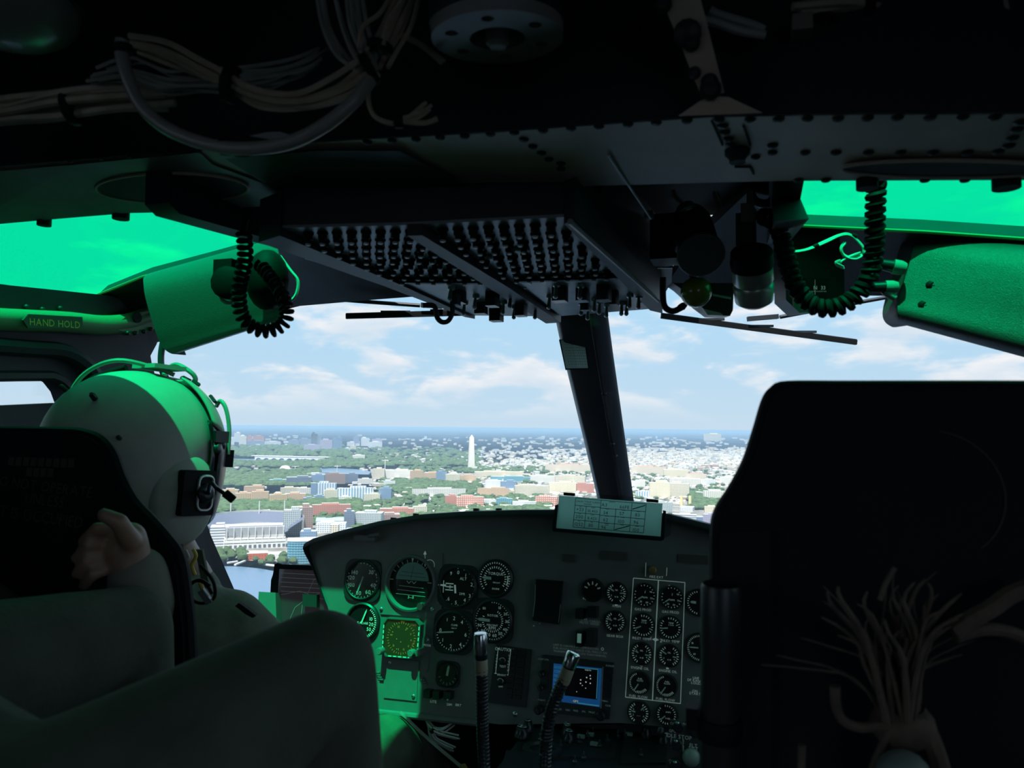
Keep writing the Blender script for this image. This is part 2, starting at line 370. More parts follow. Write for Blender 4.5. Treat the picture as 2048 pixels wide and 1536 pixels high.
# ------------------------------------------------------------------ cabin shell
S(MB().box((XC, -.80, .66), (XR-XL+.4, 3.08, .04)), 'ceiling', SHELL, 'dark lined cabin roof behind the cross beam')
S(MB().box((XC, 1.45, .52), (.62, 1.16, .04)), 'roof_panel', SHELL, 'black roof skin between the two green roof windows')
S(MB().box((XC, .25, -1.07), (XR-XL+.4, 5.0, .04)), 'floor', M('dark_floor', (.02, .02, .02), .8, var=.3), 'dark cockpit and cabin floor')
S(MB().box((XC, -2.3, -.2), (XR-XL+.4, .05, 1.8)), 'wall_rear', SHELL, 'dark rear cabin wall behind the viewer')
# left side: wall plate cut for the door window, in the plane of the fuselage side
lf = Fr((XL, 0, 0), (0, 1, 0), (0, 0, 1))
def LP(x, y): return lf.px(x, y)
outer = [(-2.3, -1.05), (-2.3, .66), (1.0, .66), (1.0, LP(-120, 556)[1]), LP(-120, 556), LP(0, 572), LP(100, 582), LP(197, 592), LP(240, 604), LP(300, 665), LP(296, 688), LP(283, 712), LP(287, 735), LP(330, 850), LP(405, 1070), LP(466, 1208), LP(610, 1536), (1.95, -1.05)]
doorhole = [LP(*p) for p in ((-260, 760), (-120, 754), (60, 752), (85, 754), (105, 764), (120, 783), (128, 805), (135, 850), (200, 1100), (200, 1190), (-260, 1190))]
open_rear = [(-2.1, -1.0), (-.25, -1.0), (-.25, .5), (-2.1, .5)]
wl = S(MB().prism(outer, lf, -.03, .03, [doorhole, open_rear]), 'wall_left', BLK, 'black left cockpit side with the pilot door opening', ang=30)
rim = [lf.p(a, b, .034) for a, b in doorhole]
MB().tube(smooth_path(rim, 3, True), .012, 6, True).build('window_seal', BLK, wl)
MB().tube(smooth_path([lf.p(*LP(x, y), .05) for x, y in ((-80, 690), (20, 697), (100, 705), (150, 740), (180, 800))], 4), .018, 8).build('door_frame_tube', BLK, wl)
MB().bar(lf.p(*LP(-120, 842), .0), lf.p(*LP(110, 828), .0), .03, .052).build('window_rail', BLK, wl)
S(MB().prism(doorhole, lf, -.004, .004), 'window_1', SIDEGL, 'clear window in the left pilot door', smooth=False)
# right side wall, with its own window and the open cabin door behind the viewer
rf = Fr((XR, 0, 0), (0, 1, 0), (0, 0, 1))
hole_r = [(.55, -.35), (1.35, -.35), (1.45, .05), (1.2, .22), (.55, .22)]
wr = S(MB().prism([(-2.3, -1.05), (-2.3, .66), (1.0, .66), (1.45, .32), (1.55, .2), (1.95, -.55), (1.95, -1.05)], rf, -.03, .03, [hole_r, [(-2.1, -1.0), (-.15, -1.0), (-.15, .5), (-2.1, .5)]]), 'wall_right', BLK, 'black right cockpit side')
S(MB().prism(hole_r, rf, -.004, .004), 'window_2', SIDEGL, 'clear window in the right pilot door', smooth=False)
# ------------------------------------------------------------------ windshield header, left and right
up = [PX(195, 590, XL), PY(285, 554, 1.40), PY(400, 524, 1.40), PY(500, 497, 1.40), PY(575, 490, 1.40), PY(700, 492, 1.40), V((-.70, 1.40, .50))]
dn = [PX(297, 690, XL+.02), PY(380, 665, 1.72), PY(460, 645, 1.74), PY(560, 622, 1.76), PY(600, 612, 1.76), PY(740, 600, 1.76), PY(900, 588, 1.76)]
hl = S(MB().ribbon([up, [a.lerp(b, .45)+V((0, -.02, .015)) for a, b in zip(up, dn)], dn], (0, .03, .03)), 'windshield_header', BLK, 'black curved header over the left windshield below the green roof window', ang=30)
MB().tube(up, .0035, 6).build('edge_trim', M('bright_green_edge', (.2, .3, .12), .4), hl)
up2 = [PY(1500, 380, 1.30), PY(1566, 395, 1.36), PY(1578, 432, 1.40), PY(1600, 452, 1.40), PY(1850, 464, 1.40), PY(2048, 478, 1.40), PY(2150, 485, 1.40), V((XR+.02, 1.38, .29))]
dn2 = [PY(1330, 572, 1.76), PY(1400, 575, 1.76), PY(1465, 580, 1.76), PY(1600, 590, 1.76), PY(1800, 592, 1.76), PY(1950, 596, 1.74), PY(2150, 600, 1.70), V((XR+.02, 1.52, .22))]
hr = S(MB().ribbon([up2, [a.lerp(b, .5)+V((0, -.01, .015)) for a, b in zip(up2, dn2)], dn2], (0, .03, .03)), 'windshield_header', BLK, 'black header over the right windshield under the second green roof window', ang=30)
MB().tube(up2, .003, 6).build('edge_trim', MATS['bright_green_edge'], hr)
# header piece over the centre, behind the console
S(MB().ribbon([[PY(880, 500, 1.5), PY(1340, 500, 1.5)], [PY(880, 590, 1.78), PY(1345, 575, 1.78)]], (0, .03, .04)), 'windshield_header', BLK, 'black header piece behind the overhead switch console')
# inner fins that carry the roof windows
fin = Fr((-.76, 0, 0), (0, 1, 0), (0, 0, 1))
fq = [fin.px(*p) for p in ((335, 430), (480, 470), (570, 493), (640, 518))]
S(MB().prism([(fq[0][0]-.02, .55)]+[(fq[0][0]-.02, fq[0][1]+.01)]+fq+[(1.6, fq[-1][1]+.02), (1.6, .55)], fin, -.02, .02), 'roof_window_rail', BLK, 'black rail along the inner edge of the left green roof window')
fin2 = Fr((.05, 0, 0), (0, 1, 0), (0, 0, 1))
S(MB().prism([(Y1-.05, .55), (Y1-.05, .345), fin2.px(1572, 400), fin2.px(1584, 440), (1.5, .36), (1.5, .55)], fin2, -.02, .02), 'roof_window_rail', BLK, 'black rail along the inner edge of the right green roof window')
S(MB().box((-.12, 1.19, .44), (.36, .62, .03)), 'roof_panel', SHELL, 'black roof skin right of the overhead console')
S(MB().box((-.75, 1.42, .53), (.08, 1.08, .03)), 'roof_panel', SHELL, 'black roof strip beside the left green roof window')
# green roof glass, domed panels
def roof_glass(rows, nm, lab): return S(MB().ribbon(rows, (0, 0, .004)), nm, GREENGL, lab)
gl_rows = []
for t in (0, .25, .5, .75, 1):
    r_ = [V((XL+.0, Y1-.03, .42)).lerp(V((-.76, Y1-.03, .42)), i/6) for i in range(7)]
    f_ = [PX(195, 610, XL), PY(250, 590, 1.45), PY(330, 548, 1.45), PY(400, 518, 1.45), PY(500, 490, 1.45), PY(600, 480, 1.45), V((-.76, 1.45, .47))]
    gl_rows.append([a.lerp(b, t)+V((0, 0, .05*math.sin(math.pi*t)*math.sin(math.pi*min(1, max(0, (i+.4)/6.8))))) for i, (a, b) in enumerate(zip(r_, f_))])
for r_ in gl_rows: r_[0] = r_[0]+V((-.45, 0, -.03))
roof_glass(gl_rows, 'window_3', 'green tinted roof window above the left pilot')
g2 = []
for t in (0, .5, 1):
    r_ = [V((.04+.68*i/5, Y1-.03, .40)) for i in range(6)]; f_ = [PY(1590, 440, 1.45), PY(1750, 448, 1.45), PY(1900, 455, 1.45), PY(2048, 468, 1.45), PY(2150, 472, 1.45), V((XR, 1.45, .33))]
    g2.append([a.lerp(b, t)+V((0, 0, .05*math.sin(math.pi*t))) for a, b in zip(r_, f_)])
roof_glass(g2, 'window_4', 'green tinted roof window above the right pilot')
# ------------------------------------------------------------------ centre post
ptop, pbot = PX(1166, 610, XC), PX(1238, 1010, XC)
pl = [(1107, 600), (1128, 700), (1152, 800), (1176, 900), (1206, 1030)]; pr = [(1216, 600), (1229, 700), (1243, 800), (1257, 900), (1275, 1030)]
rows = []
for i, ((xa, ya), (xb, yb)) in enumerate(zip(pl, pr)):
    c = ptop.lerp(pbot, i/4); Dp = c.dot(CF); a = PD(xa, ya, Dp); b = PD(xb, yb, Dp); row = []
    for t, h in ((0, .03), (.03, .012), (.06, .006), (.55, -.012), (.63, -.019), (.70, -.012), (.9, .012), (1, .04)): row.append(a.lerp(b, t)+CF*h)
    rows.append(row)
post = S(MB().ribbon(rows, CF*.05), 'windshield_post', M('post_black', (.014, .018, .025), .38), 'black sloping centre post between the two windshields', ang=50)
def post_pt(x, y):
    i = min(3, max(0, int((y-600)/103))); t = ((y-600)/412); c = ptop.lerp(pbot, t); return PD(x, y, c.dot(CF))
for x, y in ((1207, 787), (1224, 888), (1230, 912)):
    q = post_pt(x, y)-CF*.006; MB().lathe([(.0085, 0), (.0085, .003), (.006, .005)], q, (q*-1)+V((.3, 0, 0)), 14).build('bolt_head', GLOSSB, post)
# windshields
def pane(tl, tr, bl, br, bulge, nm, lab):
    rows = []
    for j in range(6):
        t = j/5; rows.append([tl.lerp(bl, t).lerp(tr.lerp(br, t), i/8)+V((0, bulge*math.sin(math.pi*i/8), 0)) for i in range(9)])
    return S(MB().ribbon(rows, (0, .005, 0)), nm, GLASS, lab)
pane(PX(255, 640, XL), V((XC-.03, 1.86, .42)), V((XL, 1.98, -.82)), V((XC-.03, 2.58, -.38)), .06, 'window_5', 'clear left windshield facing the city')
pane(V((XC+.03, 1.86, .42)), V((XR, 1.5, .30)), V((XC+.03, 2.58, -.38)), V((XR, 1.98, -.82)), .06, 'window_6', 'clear right windshield')
# cowl between panel and windshield base, and the nose below with its chin windows
nose = [V((XL, 1.95, -.80)), V((-1.25, 2.25, -.74)), V((-.85, 2.45, -.52)), V((XC, 2.58, -.36)), V((-.05, 2.45, -.52)), V((.35, 2.25, -.74)), V((XR, 1.95, -.80))]
deck = [V((-1.30, 1.80, -.80)), V((-1.05, 1.84, -.62)), V((-.85, 1.84, -.42)), V((XC, 1.84, -.30)), V((-.05, 1.84, -.42)), V((.15, 1.84, -.62)), V((.45, 1.80, -.80))]
S(MB().ribbon([deck, nose], (0, 0, -.02)), 'nose_cowl', BLK2, 'matte black cowl in front of the instrument panel')
S(MB().ribbon([nose[1:6], [V((q.x, q.y-.10, -.90)) for q in nose[1:6]], [V((q.x, q.y-.30, -1.06)) for q in nose[1:6]]], (0, .02, 0)), 'nose_shell', BLK2, 'dark nose shell under the windshield')
for n_, seg, side in (('window_7', nose[0:2], 'left'), ('window_8', nose[5:7], 'right')): S(MB().ribbon([seg, [V((q.x, q.y-.10, -.90)) for q in seg], [V((q.x, q.y-.30, -1.06)) for q in seg]], (0, .005, 0)), n_, SIDEGL, 'clear %s chin window low in the nose' % side)
# ------------------------------------------------------------------ instrument panel
DIALB = M('dial_black', (.006, .007, .008), .4)
LUM = M('marking_added_glow', (.70, .80, .76), .6, emit=(.55, .80, .72), es=.13)  # glow added to plain markings so they read brighter
LUMD = M('marking_faint_added_glow', (.5, .58, .55), .6, emit=(.45, .70, .62), es=.05)  # weaker version of the added marking glow
AMB = M('amber_marking', (.45, .25, .05), .5, emit=(1, .55, .08), es=.12)
REDM = M('red_marking', (.7, .08, .05), .5, emit=(1, .12, .05), es=.12)
BEZEL = M('bezel_black', (.020, .024, .027), .42)
pf = Fr((XC, 1.73, -.45), (1, 0, 0), (0, .139, .99))
panel = thing('instrument_panel', pf.p(0, -.36), 'wide arched black instrument panel full of round gauges below the windshields', 'instrument panel')
top = [(618, 1099), (621, 1087), (640, 1077), (700, 1060), (770, 1043), (850, 1030), (940, 1024), (1050, 1021), (1130, 1021), (1230, 1023), (1340, 1029), (1425, 1050), (1520, 1082), (1610, 1120), (1625, 1140)]
bot = [(1610, 1230), (1560, 1462), (1440, 1462), (1240, 1446), (1000, 1449), (960, 1444), (760, 1425), (706, 1415), (655, 1212), (640, 1178)]
oln = [pf.px(*p) for p in top+bot]
MB().prism(oln, pf, -.05, 0).build('face_plate', PANEL, panel, ang=30)
tp = [pf.px(*p) for p in top]
hp = [pf.px(*p) for p in [(652, 1205), (640, 1170), (626, 1128)]+top]; nh = len(hp)
def hk_(i): return .5-.5*math.cos(math.pi*min(1, max(0, (i-1)/4)))
MB().ribbon([[pf.p(a, b, -.05) for a, b in hp], [pf.p(a, b+.003*hk_(i), .0) for i, (a, b) in enumerate(hp)], [pf.p(a, b, .004+.030*hk_(i)) for i, (a, b) in enumerate(hp)], [pf.p(a+.003*(1-hk_(i)), b-.010*hk_(i), .006+.034*hk_(i)) for i, (a, b) in enumerate(hp)]], pf.v*-.004).build('glare_hood', BLK, panel, label='black rolled glare hood along the top')
lo = [pf.px(*p) for p in ((706, 1415), (760, 1424), (880, 1437), (962, 1446))]
MB().tube([pf.p(a, b, .004) for a, b in lo], .008, 8).build('lower_edge', PANEL, panel)
for x, y in ((790, 1040), (835, 1032), (1000, 1022), (955, 1022)):
    a, b = pf.px(x, y); MB().cyl(pf.p(a, b, .01), pf.p(a, b+.006, .01), .008, n=10).build('hood_screw', BLK, panel)
def U(x, y): return pf.px(x, y)
def rad_px(x, y, r): a, b = U(x, y); a2, b2 = U(x+r, y); return math.hypot(a2-a, b2-b)
LEG = ('markings', 'legend', 'switch_legends', 'key_legends', 'cyan_legends', 'map_symbols', 'red_legend', 'edge_keys', 'compass_rose', 'card_writing', 'placard_print', 'blue_fields', 'block_outline', 'ball_lines', 'drum_window', 'dial_arrow', 'fuel_legend', 'yellow_legend')
def face(mb, name, mat, par, **k):
    if name in LEG: k['kind'] = 'stuff'          # print and glowing strokes, too small to pick apart
    return mb.build(name, mat, par, smooth=False, **k)
screw_me = MB().lathe([(.0032, 0), (.0032, .0015), (.002, .0024)], (0, 0, 0), (0, 0, 1), 8).mesh('screw', STEEL)
def screw(fr, a, b, par, h=0, s=1.0): return inst('screw', screw_me, fr.mat(a, b, h, 0, s), par)
def ticks(mb, a, b, r0, r1, n, t0, t1, w, h=.0075, skip=()):
    for i in range(n):
        if i in skip: continue
        t = rad(t0+(t1-t0)*i/(n-1)); mb.line(pf, a+r0*math.cos(t), b+r0*math.sin(t), a+r1*math.cos(t), b+r1*math.sin(t), w, h)
def gauge(name, x, y, rp, square=False, label=None, lum=None, depth=.008, nums=(), tk=(), needles=(), words=(), arcs=()):
    a, b = U(x, y); r = rad_px(x, y, rp); mb = MB(); lum = lum or LUM
    if square: mb.prism(rrect(a, b, r*2.22, r*2.22, r*.55, 4), pf, 0, .006, [circ(a, b, r*.97, 28)])
    mb.lathe([(r*1.10, 0), (r*1.08, depth), (r*.99, depth+.003), (r*.94, depth+.0015), (r*.92, .003)], pf.p(a, b), pf.n, 32, caps=False)
    g = mb.build(name, BEZEL, panel, label=label)
    face(MB().prism(circ(a, b, r*.95, 32), pf, .001, .005), 'dial', DIALB, g)
    k = MB()
    for n, t0, t1, r0, r1, w in tk: ticks(k, a, b, r0*r, r1*r, n, t0, t1, w*r)
    for s_, t, rr, sz in nums: k.text(pf, s_, a+rr*r*math.cos(rad(t)), b+rr*r*math.sin(rad(t)), sz*r, .0075)
    for s_, dx, dy, sz in words: k.text(pf, s_, a+dx*r, b+dy*r, sz*r, .0075)
    for rr, t0, t1, w in arcs: k.arc(pf, a, b, rr*r, rad(t0), rad(t1), w*r, .0074)
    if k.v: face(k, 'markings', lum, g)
    for t, r0, r1, w in needles:
        q = MB(); c, s2 = math.cos(rad(t)), math.sin(rad(t))
        pts = [(r0, -w/2), (r1*.8, -w/2), (r1, 0), (r1*.8, w/2), (r0, w/2)]
        q.prism([(a+(p*c-o*s2)*r, b+(p*s2+o*c)*r) for p, o in pts], pf, .0085, .0095)
        q.build('needle', WHITE if lum is LUM else lum, g, smooth=False)
    return g, a, b, r
# airspeed indicator, with the sky mirrored in its glass
g, a, b, r = gauge('airspeed_indicator', 727, 1160, 33, True, label='airspeed indicator', nums=[('140', 142, .62, .30), ('120', 172, .66, .30), ('100', 205, .68, .30), ('80', 258, .70, .30), ('60', 305, .72, .30), ('40', 342, .72, .30), ('30', 42, .68, .30)], tk=[(25, 100, -200, .86, .94, .03)], needles=[(252, -.2, .8, .07)])
face(MB().prism(circ(a, b, r*.94, 28), pf, .0098, .0102), 'cover_glass', glass_mat('gauge_glass', (.95, .95, .97), .16, .03), g)
# attitude indicator
a, b = U(823, 1166); r = rad_px(823, 1166, 46)
sq = MB().prism([U(*p) for p in ((765, 1100), (886, 1106), (884, 1236), (762, 1228))], pf, 0, .004, [circ(a, b, r, 32)]); adi = sq.build('attitude_indicator', PANEL, panel, label='attitude indicator with horizon ball')
MB().lathe([(r*1.12, .004), (r*1.1, .012), (r*1.02, .014), (r*.98, .008), (r*.96, .001)], pf.p(a, b), pf.n, 40, caps=False).build('bezel_ring', PANEL, adi)
face(MB().prism(circ(a, b, r*.99, 32), pf, .0002, .0012), 'well', DIALB, adi)
hb = Fr(pf.p(a+.004, b), pf.u, pf.n)
MB().ball(pf.p(a+.004, b-.002, .001), (r*.74, r*.74, r*.05), 28, 14, pf, 0, .5).build('horizon_ball', DIALB, adi, label='dark lower half of the horizon ball')
up_ = MB(); ks = 14
q = [(a+.004+r*.72*math.cos(rad(t)), b+.006+r*.72*math.sin(rad(t))) for t in range(2, 179, 8)]
up_.prism(q, pf, .003, .0065).build('ball_sky', M('ball_sky_grey', (.19, .30, .28), .5), adi, smooth=False)
k = MB()
for j, w in enumerate((.55, .62, .66)): k.line(pf, a+.004-r*w, b-.008-j*.010, a+.004+r*w*.95, b-.010-j*.010, .0007, .0066)
for t in (60, 75, 90, 105, 120, 45, 135, 150): k.line(pf, a+r*.80*math.cos(rad(t)), b+r*.80*math.sin(rad(t)), a+r*.93*math.cos(rad(t)), b+r*.93*math.sin(rad(t)), .0011, .004)
k.line(pf, a-.95*r, b+.006, a-.78*r, b+.006, .0012, .004); k.line(pf, a+.72*r, b+.004, a+.9*r, b+.004, .0012, .004)
k.quad(pf, [(a-.003, b+r*.97), (a+.003, b+r*.97), (a, b+r*.78)], .0042)
for dx in (-.007, .007): k.line(pf, a+.002+dx-.006, b+.005, a+.002+dx, b-.001, .0013, .005); k.line(pf, a+.002+dx, b-.001, a+.002+dx+.006, b+.005, .0013, .005)
k.text(pf, '3--0', a+.004, b-.034, .010, .0066)
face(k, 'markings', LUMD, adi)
k = MB()
for j, w in enumerate((.6, .5)): k.line(pf, a+.004-r*w, b+.018+j*.009, a+.004+r*w, b+.016+j*.009, .0009, .0068)
k.line(pf, a, b+.01, a+.006, b+.045, .0009, .0068); face(k, 'ball_lines', DIALB, adi)
for x, y in ((764, 1218), (866, 1218), (757, 1150)): screw(pf, *U(x, y), adi, .004, 1.6)
ka, kb = U(846, 1212); MB().lathe([(.010, .004), (.010, .016), (.008, .020)], pf.p(ka, kb), pf.n, 14).build('trim_knob', STEEL, adi)
k = MB(); ca_, cb_ = U(861, 1130); k.arc(pf, ca_, cb_, .013, rad(-20), rad(200), .0012, .005, 20); k.line(pf, *U(852, 1117), *U(851, 1106), .0016, .005); k.quad(pf, [U(848, 1109), U(855, 1109), U(852, 1101)], .005); face(k, 'dial_arrow', LUM, adi)
# altimeter, vertical speed, torque, rotor rpm, radar altimeter
gauge('altimeter', 917, 1173, 36, True, label='altimeter', nums=[('0', 90, .72, .26), ('1', 55, .74, .24), ('2', 12, .80, .26), ('3', -30, .82, .26), ('4', -55, .78, .26), ('5', -92, .80, .26), ('6', -125, .78, .26), ('9', 122, .76, .26)], words=[('ALT', .30, .42, .20), ('2991', .28, -.34, .17)], tk=[(11, 92, -128, .90, 1.0, .03)], needles=[])
ga, gb = U(899, 1173)
k = MB(); gr = rad_px(917, 1173, 36)
for dy in (-.16, 0, .16): k.line(pf, ga-gr*.16, gb+dy*gr, ga+gr*.28, gb+dy*gr, gr*.05, .0078)
k.text(pf, '0', ga+.1*gr, gb, gr*.26, .008); k.quad(pf, [(ga-.55*gr, gb+.03*gr), (ga-.55*gr, gb+.09*gr), (ga-.12*gr, gb+.11*gr), (ga-.12*gr, gb+.0*gr)], .0095)
for dx in (-.28,): k.line(pf, ga+dx*gr, gb+gr*.30, ga+dx*gr*.95, gb-gr*.32, gr*.04, .0078)
k.line(pf, ga+.36*gr, gb+.12*gr, ga+.42*gr, gb-.3*gr, gr*.10, .0077); face(k, 'drum_window', LUM, panel)
gauge('vertical_speed_indicator', 908, 1263, 36, True, label='vertical speed indicator', nums=[('0', 178, .70, .27), ('1', 122, .68, .24), ('2', 88, .68, .27), ('4', 48, .70, .27), ('6', -6, .72, .27), ('4', -52, .74, .27), ('2', -95, .72, .27), ('1', -140, .70, .24)], words=[('CLIMB', .06, .34, .13), ('1000 FT', .06, .18, .09)], tk=[(11, 60, -42, .90, 1.0, .03), (14, -45, -165, .86, 1.0, .035)], needles=[(187, -.05, .92, .07)])
gauge('torque_gauge', 992, 1157, 33, False, label='torque gauge with dense double scale', tk=[(30, 222, -42, .84, 1.0, .045), (22, 215, -35, .58, .70, .04)], words=[('TORQUE', .02, .28, .22), ('ENGINE', .08, -.56, .13), ('PERCENT', .10, -.22, .10)], needles=[(178, .22, .80, .16)], arcs=[(.98, -130, -50, .05), (.78, -25, 15, .06)])
gauge('rotor_tachometer', 987, 1241, 37, True, label='rotor tachometer', tk=[(40, 95, -215, .88, 1.0, .03), (24, 60, -200, .48, .58, .03)], nums=[('10', 62, .76, .19), ('20', 30, .78, .19), ('30', 2, .78, .20), ('40', -28, .78, .20), ('50', -52, .74, .22), ('60', -78, .72, .22), ('70', -105, .72, .22), ('80', -132, .72, .22), ('90', -158, .74, .22), ('110', 130, .76, .18)], words=[('ROTOR', .0, .26, .16), ('PERCENT', .0, -.22, .14), ('RPM', .0, -.36, .20)], needles=[(178, .14, .86, .14)])
gauge('radar_altimeter', 727, 1243, 31, False, label='radar altimeter partly behind the knee', tk=[(16, 55, -60, .80, .96, .05)], nums=[('10', 20, .60, .28), ('20', -8, .60, .28), ('50', -38, .60, .28)], words=[('RADAR', .05, -.06, .2)], needles=[(70, -.1, .78, .08)])
a, b = U(735, 1276); MB().box((a, b, .006), (.014, .012, .008), pf).build('flag_window', M('green_flag', (.5, .9, .7), .5), panel)
# electronic HSI
hx = [(783, 1236), (838, 1240), (846, 1250), (842, 1304), (833, 1313), (781, 1308), (773, 1298), (776, 1246)]
hq = [U(*p) for p in hx]; ca_ = sum(q[0] for q in hq)/8; cb_ = sum(q[1] for q in hq)/8
hsi = MB().prism([(ca_+(x-ca_)*1.07, cb_+(y-cb_)*1.07) for x, y in hq], pf, 0, .022, [hq]).build('heading_display', M('hsi_bezel', (.10, .12, .115), .4), panel, label='square heading display with cut corners')
face(MB().prism(hq, pf, .001, .018), 'screen', M('hsi_screen', (.022, .028, .014), .25, emit=(.10, .16, .04), es=.06), hsi)
k = MB(); k2 = MB(); cx, cy = ca_, cb_; R0 = .042
for i in range(36):
    t = rad(i*10+4); k.line(pf, cx+R0*.82*math.cos(t), cy+R0*.82*math.sin(t), cx+R0*(.92 if i % 3 else .97)*math.cos(t), cy+R0*(.92 if i % 3 else .97)*math.sin(t), .0009, .0185)
for s_, t in (('N', 60), ('3', 25), ('6', -5), ('E', -38), ('12', -70), ('S', -100), ('21', -135), ('W', 170), ('33', 110)): k.text(pf, s_, cx+R0*.66*math.cos(rad(t)), cy+R0*.66*math.sin(rad(t)), .0065, .0185)
for x, y in ((818, 1258), (800, 1276), (808, 1282), (792, 1262), (800, 1296)): k.prism(circ(*U(x, y), .0012, 8), pf, .0183, .0187)
k.text(pf, '004', *U(812, 1242), .006, .0185); face(k, 'compass_rose', AMB, hsi)
k2.text(pf, 'VORT', *U(833, 1249), .0055, .0185); k2.text(pf, 'HDG', *U(833, 1285), .005, .0185, rot=1.0); face(k2, 'red_legend', REDM, hsi)
k = MB()
for i in range(5):
    for (x0, y0), (x1, y1) in (((776, 1246), (773, 1298)), ((846, 1250), (842, 1304)), ((783, 1309), (832, 1313))):
        t0, t1 = (i+.15)/5, (i+.8)/5; A = U(x0, y0); B = U(x1, y1); k.line(pf, A[0]+(B[0]-A[0])*t0, A[1]+(B[1]-A[1])*t0, A[0]+(B[0]-A[0])*t1, A[1]+(B[1]-A[1])*t1, .0026, .0225)
face(k, 'edge_keys', M('pale_key', (.72, .8, .7), .5), hsi)
for x, y in ((771, 1299), (833, 1303), (848, 1302)): a, b = U(x, y); MB().lathe([(.009, 0), (.009, .034), (.007, .038)], pf.p(a, b), pf.n, 12).build('set_knob', PANEL, hsi)
# blank plates, levers and lower switches on the lit left side
pl_ = MB().prism([U(*p) for p in ((776, 1316), (838, 1322), (834, 1402), (768, 1395))], pf, 0, .003).build('blank_plate', PANEL, panel)
screw(pf, *U(828, 1392), pl_, .003, 1.5); screw(pf, *U(781, 1325), pl_, .003, 1.2)
lv = MB().prism(rrect(*U(852, 1307), .020, .086, .010), pf, 0, .004).build('slide_switch', PANEL, panel); MB().tube([pf.p(*U(852, 1300), .004), pf.p(*U(846, 1298), .024), pf.p(*U(846, 1310), .028)], .005, 8).build('lever', PANEL, lv)
screw(pf, *U(856, 1279), lv, .004, 1.4); k = MB().text(pf, 'MODE', *U(856, 1290), .007, .0045); face(k, 'legend', LUM, lv)
for x, y, t in ((760, 1350, 1.2), (848, 1360, .6)):
    a, b = U(x, y); k = MB()
    for j in range(4): k.box((a+j*.004-.006, b-j*.005+.006, .003), (.012, .003, .004), pf)
    k.build('vent_rib', PANEL, panel, kind='stuff')
a, b = U(897, 1348); g, a, b, r = gauge('clock', 897, 1348, 21, True, label='small dim clock', lum=LUMD, needles=[(82, -.1, .8, .2)], tk=[(7, 200, 340, .7, .9, .05)])
face(MB().prism(circ(a, b, r*.94, 24), pf, .0098, .0102), 'cover_glass', glass_mat('clock_glass', (.8, .95, .85), .12, .05), g)
for x, y in ((861, 1385), (879, 1387), (902, 1388)):
    a, b = U(x, y); MB().box((a, b, .012), (.017, .018, .024), pf).build('rocker_switch', GLOSSB, panel)
k = MB(); k.text(pf, 'LITE', *U(867, 1403), .009, .0006); k.text(pf, 'DIM', *U(899, 1409), .008, .0006); k.text(pf, 'BRT', *U(917, 1410), .008, .0006); face(k, 'switch_legends', LUM, panel)
screw(pf, *U(903, 1396), panel, .024, .8)
# caution annunciator with its columns of dark segments
cq = [U(*p) for p in ((994, 1289), (1064, 1299), (1053, 1414), (978, 1404))]
cau = MB().prism(cq, pf, 0, .006).build('caution_annunciator', BEZEL, panel, label='dark caution annunciator with two knobs')
k = MB()
for col in range(3):
    for row in range(9):
        fx = .30+col*.235; fy = .07+row*.097
        A = V(cq[0]).lerp(V(cq[1]), fx).lerp(V(cq[3]).lerp(V(cq[2]), fx), fy)
        if col == 0: continue
        k.box((A.x, A.y, .0075), (.015, .0095, .003), pf)
k.build('segment_lamps', DIALB, cau, smooth=False, kind='stuff')
k = MB()
for x, y, d in ((998, 1296, 1), (1023, 1299, -1)):
    A = U(x, y); B = U(x-5, y+50); k.line(pf, *A, *B, .0014, .0065); k.line(pf, A[0]-.003, A[1], A[0]+.003, A[1], .0014, .0065); k.line(pf, B[0]-.003, B[1], B[0]+.003, B[1], .0014, .0065)
k.text(pf, 'CAUTION', *U(1010, 1298), .010, .0065); k.text(pf, 'TEST', *U(1007, 1332), .007, .0065); k.text(pf, 'BRIGHT', *U(1005, 1349), .006, .0065); k.text(pf, 'DIM', *U(1003, 1372), .006, .0065)
for i, c in enumerate('PANEL'): k.text(pf, c, *U(996-i*.6, 1310+i*6), .006, .0066)
for i, c in enumerate('LIGHTS'): k.text(pf, c, *U(1020-i*.6, 1310+i*6), .006, .0066)
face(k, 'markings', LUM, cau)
for x, y in ((1009, 1321), (1005, 1362)):
    a, b = U(x, y); kn = MB().lathe([(.0085, .006), (.0085, .016), (.006, .018)], pf.p(a, b), pf.n, 16).build('knob', GLOSSB, cau); face(MB().arc(pf, a, b, .0085, rad(20), rad(150), .0012, .0175, 10), 'highlight_ring', STEEL, kn)
screw(pf, *U(1031, 1428), panel, 0, 2.0)
# square dark recess
rc = MB().prism([U(*p) for p in ((1075, 1158), (1127, 1162), (1120, 1248), (1068, 1240))], pf, 0, .014).build('blank_recess', DIALB, panel, label='unlit dark rectangular display')
MB().tube([pf.p(*U(1074, 1168), .014), pf.p(*U(1073, 1200), .014), pf.p(*U(1069, 1232), .014)], .0012, 5).build('edge_strip', ALU, rc)
MB().tube([pf.p(*U(1124, 1208), .014), pf.p(*U(1120, 1244), .014)], .0010, 5).build('edge_strip', ALU, rc)
for x, y in ((1068, 1252), (1080, 1247), (1086, 1242), (1075, 1228)): screw(pf, *U(x, y), panel, .001, .8)
